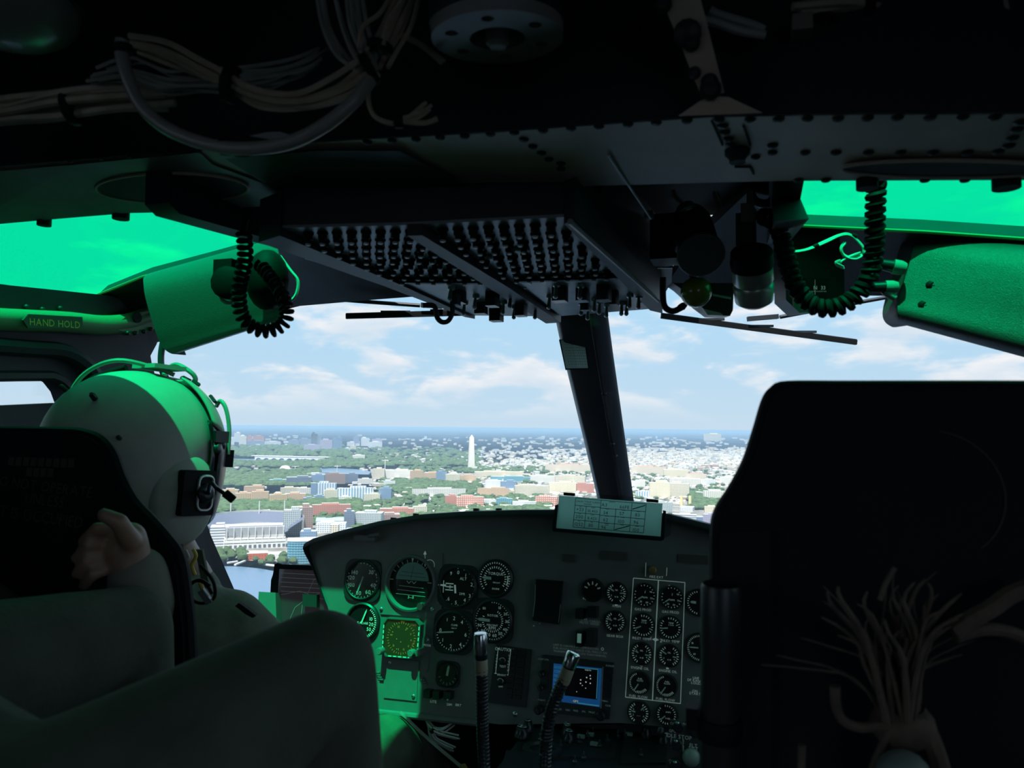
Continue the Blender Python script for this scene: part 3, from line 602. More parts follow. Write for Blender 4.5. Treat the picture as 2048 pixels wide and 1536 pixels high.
# fuel quantity and switches
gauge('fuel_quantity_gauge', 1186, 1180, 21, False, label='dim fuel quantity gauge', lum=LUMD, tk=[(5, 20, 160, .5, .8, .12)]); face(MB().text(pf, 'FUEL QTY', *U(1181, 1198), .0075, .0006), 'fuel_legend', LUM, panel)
for x, y, w, h, hh, m in ((1164, 1226, .018, .022, .03, GLOSSB), (1189, 1222, .022, .024, .034, GLOSSB), (1162, 1276, .016, .034, .022, GLOSSB), (1187, 1273, .020, .038, .034, BEZEL)):
    a, b = U(x, y); MB().box((a, b, hh/2), (w, h, hh), pf).build('switch_guard', m, panel)
a, b = U(1163, 1274); MB().box((a, b, .024), (.009, .020, .004), pf).build('green_lit_face', M('green_light_glow', (.35, .6, .5), .4, emit=(.3, .6, .5), es=.15), panel)  # green light falling on the guard, put in as glowing colour
k = MB(); k.text(pf, 'CVR', *U(1169, 1239), .008, .001); k.text(pf, 'MUTE', *U(1168, 1245), .008, .001); k.text(pf, 'CARGO', *U(1190, 1243), .007, .001); k.text(pf, 'HOOK', *U(1190, 1248), .007, .001)
for i in range(3): k.text(pf, 'OFF'[i], *U(1160-i, 1218+i*6), .006, .001)
a, b = U(1107, 1289)
for j, t in enumerate(('LIMIT IS VARIABLE BY TEMPERATURE', 'FUEL BOOST AFT CHECK FUEL PRES LT ON', 'TRANSMISSION OIL IS LESS THAN NORMAL')): A = U(1107, 1289+j*6.2); k.text(pf, t, A[0], A[1], .0062, .001, 'l', rot=0)
face(k, 'switch_legends', LUMD, panel)
kn = MB(); a, b = U(1205, 1298); face(MB().arc(pf, a, b, .0028, 0, 6.28, .001, .001, 12), 'ring_mark', LUM, panel)
# GPS navigator
gq = [U(*p) for p in ((1088, 1309), (1228, 1325), (1219, 1437), (1078, 1421))]
gps = MB().prism(gq, pf, 0, .012).build('gps_navigator', BEZEL, panel, label='navigator unit with blue map screen')
sq_ = [U(*p) for p in ((1110, 1325), (1206, 1335), (1202, 1412), (1106, 1399))]
def su(s, t): A = V(sq_[0]).lerp(V(sq_[1]), s); B = V(sq_[3]).lerp(V(sq_[2]), s); return tuple(A.lerp(B, t))
def sr(s0, t0, s1, t1): return [su(s0, t0), su(s1, t0), su(s1, t1), su(s0, t1)]
face(MB().prism(sq_, pf, .0121, .0125), 'screen', M('map_screen_black', (.004, .005, .008), .2), gps)
BLUE = M('screen_blue', (.01, .05, .12), .3, emit=(.012, .12, .40), es=.28); CYAN = M('screen_cyan', (.02, .1, .12), .3, emit=(.05, .33, .48), es=.35)
k = MB(); k.quad(pf, sr(0, 0, .24, 1), .0127); k.quad(pf, sr(.24, .82, 1, 1), .0127); k.quad(pf, sr(.94, 0, 1, .82), .0127); k.quad(pf, sr(.24, 0, .94, .035), .0127); face(k, 'blue_fields', BLUE, gps)
k = MB(); k.quad(pf, sr(.25, .03, .93, .05), .0129); k.quad(pf, sr(.915, .05, .93, .8), .0129); k.quad(pf, sr(.25, .6, .262, .82), .0129); k.quad(pf, sr(.55, .955, .98, .985), .0129)
for j in range(8): k.text(pf, ('121.50', 'COM', '125.30', '113.90', 'VLOC', '117.70', 'DTK', 'TRK')[j], *su(.02, .09+j*.115), .0075, .0129, 'l')
face(k, 'cyan_legends', CYAN, gps)
k = MB()
for s_, t in ((.77, .22), (.58, .36), (.69, .40), (.58, .45), (.62, .50), (.69, .56), (.51, .68), (.78, .30), (.70, .28), (.78, .42)): k.prism(circ(*su(s_, t), .0016 if t < .5 else .0011, 8), pf, .0127, .0131)
k.text(pf, 'NORTH', *su(.72, .085), .004, .013); face(k, 'map_symbols', M('screen_white', (.6, .6, .6), .4, emit=(.8, .85, .8), es=.35), gps)
face(MB().text(pf, 'GPS', *su(.50, .93), .007, .013), 'yellow_legend', M('screen_yellow', (.5, .5, .1), .4, emit=(.8, .75, .2), es=.35), gps)
k = MB(); k.text(pf, 'COM VOL', *U(1090, 1317), .0055, .0124); k.text(pf, 'RANGE', *U(1222, 1330), .0055, .0124); k.text(pf, 'PUSH C', *U(1086, 1398), .005, .0124); k.text(pf, 'MENU', *U(1212, 1400), .005, .0124); k.text(pf, 'CRSR', *U(1218, 1409), .005, .0124)
for i, s_ in enumerate(('CDI', 'OBS', 'MSG', 'FPL', 'PROC')): k.text(pf, s_, *U(1122+i*16, 1416+i*1.6), .0055, .0124)
face(k, 'key_legends', LUMD, gps)
MB().tube([pf.p(*U(1208, 1332), .013), pf.p(*U(1204, 1414), .013)], .0016, 6).build('screen_frame', ALU, gps); MB().tube([pf.p(*U(1103, 1326), .013), pf.p(*U(1100, 1400), .013)], .0012, 6).build('screen_frame', BEZEL, gps)
for x, y, r in ((1082, 1416, .010), (1205, 1427, .011), (1088, 1345, .007), (1086, 1372, .007)):
    a, b = U(x, y); MB().lathe([(r, .012), (r, .026), (r*.6, .027), (r*.55, .036)], pf.p(a, b), pf.n, 16).build('knob', GLOSSB, gps)
for j in range(6): a, b = U(1219-j*.6, 1338+j*10); MB().box((a, b, .0135), (.011, .0065, .004), pf).build('key', GLOSSB, gps)
# engine instruments in their outlined block
frm = [(1267, 1156), (1370, 1165), (1361, 1407), (1251, 1394)]
k = MB()
for (x0, y0), (x1, y1) in zip(frm, frm[1:]+frm[:1]): k.line(pf, *U(x0, y0), *U(x1, y1), .0016, .0012)
k.line(pf, *U(1317, 1161), *U(1305, 1400), .0024, .0012)
a, b = U(1311, 1279); k.quad(pf, [(a-.008, b), (a, b-.004), (a+.008, b), (a, b+.004)], .0014)
k.text(pf, '1', *U(1302, 1277), .011, .0012); k.text(pf, '2', *U(1322, 1281), .011, .0012)
for x, y, s_ in ((1286, 1219, 'GAS PROD'), (1341, 1224, 'GAS PROD'), (1283, 1277, 'INLET TEMP'), (1341, 1282, 'INLET TEMP'), (1280, 1336, 'ENGINE OIL'), (1336, 1342, 'ENGINE OIL'), (1277, 1393, 'FUEL FLOW'), (1331, 1399, 'FUEL FLOW'), (1230, 1272, 'GEAR BOX'), (1233, 1212, 'XMSN'), (1313, 1154, 'FIRE EXT'), (1392, 1356, 'UHF'), (1392, 1361, 'DF RANGE'), (1392, 1366, 'LOUD'), (1390, 1382, 'ON'), (1390, 1387, 'START')): k.text(pf, s_, *U(x, y), .0075, .0012)
k.line(pf, *U(1292, 1125), *U(1291, 1153), .0012, .0012); k.line(pf, *U(1334, 1135), *U(1333, 1152), .0012, .0012)
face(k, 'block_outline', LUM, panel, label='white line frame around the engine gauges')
dual = dict(tk=[(9, 120, 240, .72, .92, .07), (9, 60, -60, .72, .92, .07)], arcs=[(.96, 125, 235, .05), (.96, 55, -55, .05)], words=[('OIL', 0, .30, .2), ('X 10', 0, -.35, .2)], nums=[('5', 150, .55, .2), ('2', 205, .55, .2), ('9', 30, .55, .2), ('4', -30, .55, .2)])
tach = dict(tk=[(18, 110, -200, .82, .95, .05)], nums=[('90', 30, .66, .22), ('70', -20, .66, .22), ('50', -70, .66, .22), ('30', -120, .66, .22)], words=[('RPM', .05, -.2, .22)])
tempg = dict(tk=[(22, 100, -220, .76, .94, .06)], words=[('TEMP', .08, .42, .2), ('C X 100', .08, .24, .14)])
flow = dict(tk=[(14, 110, 250, .78, .94, .05), (7, 260, 320, .70, .94, .05)], words=[('FUEL', .1, .40, .2), ('FLOW', .1, .22, .2)])
def eg(nm, x, y, r, kind, nd, **k): return gauge(nm, x, y, r, label=None, needles=nd, **{**kind, **k})
eg('gas_producer_tachometer', 1290, 1190, 22, tach, [(215, .2, .8, .11), (80, .2, .45, .08)]); eg('gas_producer_tachometer', 1344, 1195, 22, tach, [(215, .2, .8, .11), (80, .2, .45, .08)])
eg('inlet_temperature_gauge', 1287, 1250, 22, tempg, [(205, .2, .8, .11), (-20, .6, .9, .09)]); eg('inlet_temperature_gauge', 1341, 1255, 22, tempg, [(187, .2, .85, .11), (25, .6, .9, .09)])
eg('engine_oil_gauge', 1284, 1307, 21, dual, [(160, .3, .7, .12), (-5, .35, .75, .12)]); eg('engine_oil_gauge', 1339, 1311, 21, dual, [(150, .3, .75, .12), (-5, .35, .75, .12)])
eg('fuel_flow_gauge', 1279, 1365, 21, flow, [(236, .1, .85, .11)]); eg('fuel_flow_gauge', 1333, 1371, 21, flow, [(236, .1, .95, .11)])
eg('transmission_gauge', 1234, 1186, 20, dual, [(145, .3, .8, .12), (5, .35, .8, .12)]); eg('gearbox_gauge', 1231, 1243, 20, dual, [(160, .3, .8, .12), (30, .35, .8, .12)])
eg('fuel_gauge', 1278, 1424, 21, dual, [(170, .3, .7, .12), (48, .35, .75, .12)], words=[('-----', 0, -.25, .2)]); eg('load_meter', 1334, 1428, 20, tempg, [(222, .2, .9, .11)], words=[('AMPS', .15, .25, .2), ('X 100', .1, -.35, .2)])
gauge('side_tachometer', 1398, 1205, 25, False, label='tachometer half behind the seat tube', tk=[(14, 100, 260, .8, .95, .05)], needles=[(178, .2, .7, .2)]); gauge('side_airspeed', 1400, 1295, 27, False, label='gauge half behind the seat tube', tk=[(20, 95, 265, .8, .96, .04)], nums=[('10', 150, .62, .2), ('30', 230, .62, .2)], needles=[(180, .1, .8, .1)])
for x, y in ((1287, 1170), (1339, 1174), (1285, 1270), (1283, 1328), (1335, 1334), (1233, 1207)): a, b = U(x, y); MB().prism([(a-.003, b-.004), (a+.003, b-.004), (a+.0015, b+.004), (a-.0015, b+.004)], pf, 0, .004).build('index_lamp', M('pale_lamp', (.7, .85, .8), .4, emit=(.6, .9, .8), es=.12), panel)
a, b = U(1308, 1140); MB().lathe([(.009, 0), (.009, .02), (.006, .022)], pf.p(a, b), pf.n, 14).build('fire_handle_lamp', M('amber_lens', (.25, .16, .05), .3), panel)
for x, y, w in ((1228, 1111, .062), (1386, 1118, .066), (1138, 1116, .03)): a, b = U(x, y); MB().box((a, b, .002), (w, .019, .004), pf).build('warning_lens', M('grey_lens', (.10, .085, .085), .4), panel)
k = MB().rrect(pf, *U(735, 1076), .062, .014, .004, 0, .018); k.build('hood_lamp', PANEL, panel, label='short lamp tube under the glare hood')
a, b = U(752, 1072); MB().cyl(pf.p(a-.01, b, .02), pf.p(a+.02, b+.006, .02), .006, n=10).build('hood_lamp_tip', PANEL, panel)
a, b = U(878, 1201); face(MB().arc(pf, a, b, .0058, 0, 6.28, .0016, .004, 16), 'ring_knob', STEEL, panel)
# ------------------------------------------------------------------ take-off data card in its clear holder
cfm = Fr(PY(1220, 1030, 1.66), PY(1325, 1007, 1.66)-PY(1118, 991, 1.66), PY(1118, 991, 1.66)-PY(1112, 1057, 1.64))
def Cx(x, y): return cfm.px(x, y)
card = thing('card_holder', cfm.p(0, -.06), 'handwritten data card in a clear holder standing on the panel hood', 'card')
MB().prism([Cx(*p) for p in ((1112, 1000), (1118, 986), (1132, 983), (1340, 999), (1346, 1006), (1340, 1070), (1322, 1080), (1108, 1062), (1104, 1056)) ], cfm, -.005, -.002).build('acrylic_plate', glass_mat('acrylic', (.86, .9, .9), .10, .05), card, smooth=False)
MB().prism([Cx(*p) for p in ((1110, 1010), (1118, 1008), (1112, 1057), (1322, 1073), (1326, 1020), (1332, 1022), (1328, 1079), (1322, 1082), (1106, 1063), (1104, 1056))], cfm, -.004, -.001).build('holder_frame', GLOSSB, card, smooth=False)
CARD = bpy.data.materials.new('pale_green_card'); CARD.use_nodes = True; _nt = CARD.node_tree; _b = _nt.nodes['Principled BSDF']; _b.inputs['Base Color'].default_value = (.62, .88, .80, 1); _b.inputs['Roughness'].default_value = .7
_t = _nt.nodes.new('ShaderNodeBsdfTranslucent'); _t.inputs[0].default_value = (.72, .98, .90, 1); _m = _nt.nodes.new('ShaderNodeMixShader'); _m.inputs[0].default_value = .7; _nt.links.new(_b.outputs[0], _m.inputs[1]); _nt.links.new(_t.outputs[0], _m.inputs[2]); _nt.links.new(_m.outputs[0], _nt.nodes['Material Output'].inputs[0])   # thin paper, daylight comes through it
face(MB().prism([Cx(*p) for p in ((1118, 991), (1325, 1007), (1321, 1073), (1112, 1056))], cfm, -.001, 0), 'paper_card', CARD, card)
INK = M('black_ink', (.008, .012, .012), .6)
k = MB()
def CL(x0, y0, x1, y1, w=.0012): k.line(cfm, *Cx(x0, y0), *Cx(x1, y1), w, .0004)
# corners of the printed grid
TL, TR, BR, BL_ = (1151.5, 996), (1292.5, 1008), (1287, 1066), (1146, 1054)
def Gp(s, t): A = V(TL).lerp(V(TR), s); B = V(BL_).lerp(V(BR), s); q = A.lerp(B, t); return q.x, q.y
def GL(s0, t0, s1, t1, w=.0012): CL(*Gp(s0, t0), *Gp(s1, t1), w)
for t in (0, 1): GL(0, t, 1, t)
for s_ in (0, 1): GL(s_, 0, s_, 1)
for t in (.25, .5, .75): GL(0, t, .36, t); GL(.36, t+.02, 1, t+.02)
GL(.36, 0, .36, 1); GL(.16, .25, .16, 1); GL(.58, .25, .58, 1); GL(.80, 0, .80, 1)
GL(.81, .22, .99, .05, .002); GL(.59, .97, .79, .80, .002)
def T(t, s_, u_, sz): q = Cx(*Gp(s_, u_)); k.text(cfm, t, q[0], q[1], sz, .0004)
T('UH-1N TOLD CARD', .18, .10, .0060)
for s_, u_, n_ in ((.18, .18, 20), (.52, .035, 16), (.08, .285, 6), (.26, .285, 9), (.46, .285, 9), (.69, .285, 9), (.90, .285, 9), (.08, .53, 6), (.26, .53, 8), (.46, .53, 9), (.69, .53, 9), (.90, .53, 9), (.08, .78, 6), (.26, .78, 7), (.47, .79, 10), (.47, .84, 9), (.69, .79, 9), (.90, .79, 9)):
    q0 = Gp(s_, u_); w = n_*.8
    for i in range(n_):
        x = q0[0]-w/2*1.0+i*.8*1.0; CL(x, q0[1]+(x-q0[0])*.085, x+.5, q0[1]+(x-q0[0]+.5)*.085, .0016)
for t, s_, u_ in (('+23', .075, .38), ('10,463', .255, .40), ('34', .44, .42), ('57', .67, .40), ('83', .89, .40), ('A3', .41, .15), ('66FE', .70, .17), ('200', .075, .63), ('8,423', .255, .65), ('62', .45, .66), ('100', .67, .67), ('96', .88, .66), ('1252', .08, .89), ('110', .25, .89), ('96', .43, .92), ('100', .89, .92)): T(t, s_, u_, .0088 if len(t) > 4 else .0108)
face(k, 'card_writing', INK, card)
for x, y in ((1139, 989), (1305, 1002)): a, b = Cx(x, y); MB().box((a, b, .002), (.026, .006, .006), cfm).build('clip', RUBBER, card)
# small placard on the centre post
pfm = Fr(post_pt(1148, 708)-CF*.02, CR, CU)
pc = thing('placard', pfm.p(0, -.04), 'pale green printed placard fixed to the centre windshield post', 'placard')
face(MB().prism([pfm.px(*p) for p in ((1118, 679), (1171, 677), (1178, 738), (1131, 740))], pfm, -.003, 0), 'placard_backing', RUBBER, pc)
face(MB().prism([pfm.px(*p) for p in ((1121, 680), (1168, 679), (1176, 736), (1132, 737))], pfm, 0, .001), 'placard_paper', M('placard_green', (.30, .42, .36), .7), pc)
k = MB()
for j in range(9):
    for i in range(9):
        x, y = 1127+i*4.6+j*1.3, 684+j*5.6; q = pfm.px(x, y); q2 = pfm.px(x+2.2+(i*j) % 2, y-.2); k.line(pfm, *q, *q2, .0011, .0014)
face(k, 'placard_print', INK, pc)
# ------------------------------------------------------------------ overhead console
cf = Fr((XC, 1.1, .27), (1, 0, 0), (0, -1, 0))          # looks down
def K(x, y, h=0): return cf.px(x, y, h)
CGREY = M('console_grey', (.20, .21, .22), .42, var=.15, vs=30)
con = thing('overhead_console', cf.p(0, 0, 0), 'grey overhead console studded with rows of circuit breakers and toggle switches', 'overhead console')
oc = [K(*p) for p in ((562, 456), (815, 450), (1130, 434), (1243, 546), (1318, 614), (1120, 630), (948, 628), (799, 556))]
MB().prism(oc, cf, -.004, 0).build('breaker_panel', CGREY, con); MB().prism(oc, cf, -.10, -.004).build('housing', BLK, con)
# switch plates, centre rail, edge rails
lipL = MB().prism([K(*p) for p in ((799, 557), (1005, 557), (1098, 628), (950, 626))], cf, 0, .006).build('switch_plate', CGREY, con)
lipR = MB().prism([K(*p) for p in ((1035, 554), (1243, 546), (1308, 612), (1122, 627))], cf, 0, .006).build('switch_plate', CGREY, con)
MB().prism([K(*p) for p in ((815, 448), (845, 447), (1010, 553), (1122, 632), (1092, 634), (975, 557))], cf, 0, .016).build('centre_rail', BLK, con)
MB().prism([K(*p) for p in ((518, 468), (560, 454), (800, 556), (950, 628), (930, 624), (770, 560))], cf, -.05, .012).build('side_rail', BLK, con)
MB().prism([K(*p) for p in ((1128, 432), (1150, 424), (1322, 596), (1325, 618), (1300, 612))], cf, -.06, .010).build('side_rail', BLK, con)
MB().tube([cf.p(*K(1140, 424), .012), cf.p(*K(1318, 590), .012)], .004, 6).build('edge_bead', CGREY, con)
MB().tube([cf.p(*K(1217, 380), -.04), cf.p(*K(1302, 490), -.04)], .0016, 6).build('edge_bead', ALU, con)
MB().prism([K(*p, -.06) for p in ((1150, 424), (1205, 384), (1345, 540), (1342, 566), (1322, 600))], cf, -.13, -.06).build('side_cover', BLK, con)
MB().bar(cf.p(*K(800, 556), .004), cf.p(*K(1004, 557), .004), .012, .012).build('front_lip', BLK, con); MB().bar(cf.p(*K(1030, 554), .004), cf.p(*K(1245, 546), .004), .012, .012).build('front_lip', BLK, con)
# circuit breakers
b0 = MB().lathe([(.0078, 0), (.0078, .003), (.0062, .004), (.0062, .010), (.0042, .0105), (.0042, .016)], (0, 0, 0), (0, 0, 1), 8); spl = len(b0.f)
b0.lathe([(.0042, .016), (.0042, .0175), (.003, .0185)], (0, 0, 0), (0, 0, 1), 8)
brk = b0.mesh('circuit_breaker', [RUBBER, M('breaker_tip', (.42, .43, .42), .35)], split=spl)
def breakers(quad, nr, nc, stag=0):
    A, B, C_, D = (V(K(*p)) for p in quad)
    for r in range(nr):
        t = (r+.5)/nr; L, R_ = A.lerp(D, t), B.lerp(C_, t); n = nc[r] if isinstance(nc, (list, tuple)) else nc
        for c in range(n):
            s = (c+.5+(stag if r % 2 else 0))/(n+abs(stag)); q = L.lerp(R_, s)
            inst('circuit_breaker', brk, cf.mat(q.x, q.y, 0, random.random()*6), con)
breakers(((585, 458), (822, 452), (984, 555), (800, 555)), 8, [8, 8, 8, 8, 7, 7, 7, 6])
breakers(((858, 450), (1122, 437), (1232, 545), (1018, 552)), 8, 8, .4)
rd = MB().lathe([(.013, 0), (.013, .004), (.009, .006)], (0, 0, 0), (0, 0, 1), 16).mesh('round_cap', CGREY)
for x, y in ((929, 527), (1043, 497), (975, 512)): inst('round_cap', rd, cf.mat(*K(x, y), 0), con)
# toggles and guarded switches hanging from the front plates
def toggle(x, y, l=.03, r=.0042):
    a, b = K(x, y, .006); t = MB(); t.lathe([(.007, .006), (.007, .012), (.0045, .014)], cf.p(a, b), cf.n, 10); t.lathe([(r*.7, .012), (r, l), (r*1.15, l+.004), (r*.6, l+.007)], cf.p(a, b), cf.n+cf.v*.25, 8); t.build('toggle_switch', STEEL, con)
def guard(x, y, w, d, h):
    a, b = K(x, y, .006); g_ = MB(); g_.prism(rrect(a, b, w, d, .003, 2), cf, .006, h); g_.build('guarded_switch', GLOSSB, con)
for x, y, w, d, h in ((918, 582, .022, .030, .030), (985, 585, .022, .03, .034), (1042, 600, .022, .028, .040), (962, 606, .024, .026, .030), (993, 612, .026, .03, .040), (1120, 574, .026, .03, .034), (1165, 578, .022, .03, .03), (1208, 572, .024, .034, .034), (1228, 582, .016, .028, .034), (1170, 598, .018, .02, .030)): guard(x, y, w, d, h)
for x, y in ((903, 572), (930, 604), (952, 590), (1008, 602), (1022, 588), (1030, 612), (1072, 612), (1113, 566), (1162, 568), (1164, 604), (1177, 614), (1190, 596), (1214, 608), (1244, 604), (1254, 604), (1260, 588), (1278, 590), (1200, 602), (1100, 590)): toggle(x, y)
for x, y in ((858, 563), (880, 563), (945, 563)): a, b = K(x, y, .006); MB().box((a, b, .0065), (.012, .004, .002), cf).build('legend_plate', M('pale_legend', (.5, .5, .5), .5), con)
for x, y in ((890, 566), (925, 566), (1060, 566), (1090, 562), (1130, 560), (1200, 556), (1225, 556), (1250, 566), (1050, 575), (1280, 604)): screw(cf, *K(x, y, .006), con, .006)
# hooks under the console
hk = thing('cable_hook', PD(895, 600, 1.42), 'black J shaped hook hanging at the left front of the overhead console', 'hook')
MB().tube(smooth_path([PD(x, y, 1.42) for x, y in ((904, 600), (905, 610), (904, 628), (896, 642), (884, 644), (875, 636), (872, 622), (868, 612), (858, 610), (846, 611))], 4), .0050, 8).build('hook_rod', BLK, hk); MB().box(PD(912, 600, 1.42), (.012, .02, .02)).build('hook_clip', BLK, hk)
hk = thing('cable_hook', PD(1340, 600, 1.40), 'flat black hook at the right front corner of the overhead console', 'hook')
MB().tube(smooth_path([PD(x, y, 1.40) for x, y in ((1326, 555), (1326, 596), (1330, 614), (1342, 622), (1354, 620), (1366, 612), (1372, 614))], 4), [.006]*18+[.007]*7, 8).build('hook_rod', BLK, hk)
# ------------------------------------------------------------------ wipers outside the glass
def wiper(lab, blade, arm, D, piv):
    w = thing('windshield_wiper', PD(*blade[0], D), lab, 'wiper', 'windshield wipers')
    p0, p1 = PD(*blade[0], D), PD(*blade[1], D)
    MB().bar(p0, p1, .010, .013).build('blade', RUBBER, w); MB().bar(p0+CU*.007, p1+CU*.007, .006, .004).build('blade_spine', BLK, w)
    for t in (.25, .5, .72): q = p0.lerp(p1, t); MB().bar(q+CU*.009-CR*.04, q+CU*.009+CR*.04, .008, .006).build('blade_clip', BLK, w)
    MB().tube(smooth_path([PD(x, y, D) for x, y in arm], 4), .0055, 8).build('arm', BLK, w)
    MB().bar(PD(*piv[0], D-.004), PD(*piv[1], D-.004), .014, .012).build('arm_joint', BLK, w)
wiper('left windshield wiper lying level under the header', ((692, 633), (1088, 622)), ((664, 598), (740, 604), (840, 611)), 2.02, ((842, 610), (884, 613)))
wiper('right windshield wiper slanting down to the right', ((1322, 632), (1713, 685)), ((1810, 588), (1700, 608), (1560, 634)), 2.05, ((1495, 638), (1556, 633)))
# ------------------------------------------------------------------ sun visors
def visor(lab, Lp, Rp, nm='sun_visor', n=10):
    # Lp, Rp: (x, y, depth) stations of the profile at the two ends
    A = smooth_path([PD(*p) for p in Lp], 4); B = smooth_path([PD(*p) for p in Rp], 4)
    rows = [[a.lerp(b, i/n) for a, b in zip(A, B)] for i in range(n+1)]
    v = thing(nm, rows[0][-1], lab, 'sun visor', 'sun visors'); MB().ribbon(rows, CF*.006).build('visor_shell', VISOR, v, ang=60)
    MB().ribbon([rows[0], [q+CF*.05 for q in rows[0]]], CR*.003).build('end_plate', VISOR, v, ang=60); return v
v1 = visor('left curved metal sun visor washed in green light', [(300, 546, 1.66), (288, 554, 1.60), (287, 568, 1.56), (292, 600, 1.54), (310, 660, 1.53), (322, 690, 1.53), (336, 704, 1.53), (348, 708, 1.545), (346, 700, 1.60)],
           [(545, 478, 1.55), (552, 486, 1.50), (555, 500, 1.46), (560, 530, 1.44), (562, 590, 1.43), (563, 618, 1.43), (563, 634, 1.43), (560, 640, 1.445), (556, 632, 1.50)])
v2 = visor('right curved metal sun visor with two knobs and cable plugs', [(1850, 458, 1.40), (1840, 464, 1.33), (1828, 490, 1.29), (1818, 530, 1.28), (1800, 590, 1.275), (1794, 622, 1.27), (1800, 640, 1.275), (1815, 650, 1.29), (1822, 648, 1.34)],
           [(2190, 504, 1.20), (2188, 512, 1.13), (2186, 537, 1.10), (2184, 582, 1.09), (2182, 660, 1.085), (2182, 716, 1.08), (2184, 737, 1.085), (2190, 751, 1.10), (2194, 747, 1.15)])
for x, y in ((1865, 571), (1849, 611)):
    q = PD(x, y, 1.247); k_ = MB().lathe([(.0095, 0), (.0095, .004), (.007, .007), (.0055, .009)], q+CF*.006, CF*-1, 16).build('knob', RUBBER, v2); MB().lathe([(.0022, .009), (.001, .011)], q+CF*.006, CF*-1, 8).build('knob_pip', VISOR, k_)
for x, y, x2, y2, r in ((1760, 528, 1812, 538, .011), (1735, 575, 1805, 574, .010), (1745, 566, 1795, 600, .006)):
    MB().cyl(PD(x, y, 1.27), PD((x+x2)/2, (y+y2)/2, 1.265), r*.8, r, 12).build('cable_plug', GLOSSB, v2); MB().lathe([(r*1.15, 0), (r*1.15, .012), (r*.9, .02)], PD((x+x2)/2, (y+y2)/2, 1.265), PD(x2, y2, 1.26)-PD(x, y, 1.27), 12).build('plug_collar', GREENP, v2)
# latch on the left visor and bracket
br = thing('visor_clamp', PD(470, 600, 1.30), 'dark clamp and swivel arm holding the left sun visor', 'clamp')
MB().lathe([(.030, 0), (.030, .02), (.018, .025)], PD(462, 568, 1.36), CF*-1, 14).build('clamp_disc', RUBBER, br); MB().box(PD(455, 548, 1.37), (.04, .03, .05)).build('clamp_block', RUBBER, br)
MB().ball(PD(535, 560, 1.40), (.040, .04, .058), 16, 10).build('swivel_housing', RUBBER, br); MB().tube(smooth_path([PD(x, y, 1.36) for x, y in ((440, 580), (445, 600), (462, 606), (480, 590))], 3), .004, 6).build('clamp_lever', GREENP, br)
MB().tube(smooth_path([PD(x, y, 1.45) for x, y in ((560, 512), (580, 540), (596, 562), (592, 590), (575, 608))], 4), .0032, 6).build('swivel_cable', WIREP, br)
MB().tube(smooth_path([PD(x, y, 1.48) for x, y in ((536, 596), (548, 606), (552, 624), (540, 634))], 4), .003, 6).build('swivel_spring', STEEL, br)
# ------------------------------------------------------------------ coiled cords
def cord(lab, pts, R, r, pitch, tails):
    c = thing('coiled_cord', PD(*pts[0]), lab, 'coiled cord', 'coiled headset cords')
    coil([PD(*p) for p in pts], R, r, pitch).build('coil', RUBBER, c)
    for t in tails: MB().tube(smooth_path([PD(*p) for p in t], 4), r*1.1, 6).build('cord_end', RUBBER, c)
cord('left coiled black cord looping down in front of the visor', [(488, 468, 1.10), (490, 520, 1.12), (478, 580, 1.14), (484, 630, 1.16), (510, 657, 1.17), (545, 660, 1.18), (572, 638, 1.19), (568, 600, 1.20), (545, 560, 1.22), (520, 530, 1.24)], .0092, .0036, .0105, [[(488, 468, 1.10), (490, 450, 1.10), (494, 438, 1.10)]])
cord('right thick coiled black cord hanging in a deep loop from the roof beam', [(1752, 375, 1.00), (1750, 440, 1.01), (1748, 500, 1.02), (1735, 560, 1.03), (1700, 602, 1.04), (1660, 617, 1.05), (1622, 608, 1.06), (1590, 570, 1.07), (1574, 520, 1.08), (1562, 470, 1.09), (1545, 440, 1.10), (1525, 434, 1.12)], .0098, .0048, .0112, [[(1764, 376, 1.0), (1766, 366, 1.0), (1756, 362, 1.0), (1745, 358, 1.0)]])
# ------------------------------------------------------------------ fittings right of the console
lp = thing('utility_lamp', PD(1400, 530, 1.18), 'black cylindrical utility lamp with ribbed silver socket beside the console', 'lamp')
ax = (PD(1395, 520, 1.10)-PD(1372, 425, 1.22)); MB().lathe([(.030, 0), (.034, .02), (.034, .075), (.026, .085), (.022, .085)], PD(1380, 440, 1.22), ax, 20).build('lamp_barrel', GLOSSB, lp)
MB().lathe([(.015, 0), (.016, .012), (.013, .014), (.016, .018), (.013, .022), (.016, .026), (.012, .032)], PD(1370, 415, 1.20), PD(1388, 450, 1.18)-PD(1370, 415, 1.20), 14).build('lamp_socket', ALU, lp)
MB().lathe([(.036, 0), (.037, .01), (.035, .012)], PD(1400, 505, 1.15), ax, 22).build('lamp_ring', M('grey_ring', (.12, .12, .12), .35), lp)
MB().tube(smooth_path([PD(x, y, 1.21) for x, y in ((1345, 380), (1352, 395), (1362, 404), (1372, 420))], 4), .003, 6).build('lamp_lead', WIREM, lp)
l2 = thing('map_light', PD(1505, 560, 1.16), 'round capped map light with black front and pale barrel', 'lamp')
ax2 = PD(1505, 560, 1.22)-PD(1503, 500, 1.10)
MB().lathe([(.006, -.002), (.020, -.002), (.031, .004), (.0325, .02), (.031, .03)], PD(1503, 500, 1.12), V((0, .55, -.6)), 24).build('front_cap', RUBBER, l2); MB().lathe([(.012, -.0035), (.0118, -.001)], PD(1500, 496, 1.119), V((0, .55, -.6)), 18).build('cap_disc', GLOSSB, l2)
MB().lathe([(.030, .03), (.031, .05), (.028, .055), (.031, .06), (.029, .085), (.020, .092)], PD(1503, 500, 1.12), V((0.03, .45, -.6)), 24).build('barrel', M('pale_barrel', (.42, .41, .38), .3, metal=.6), l2)
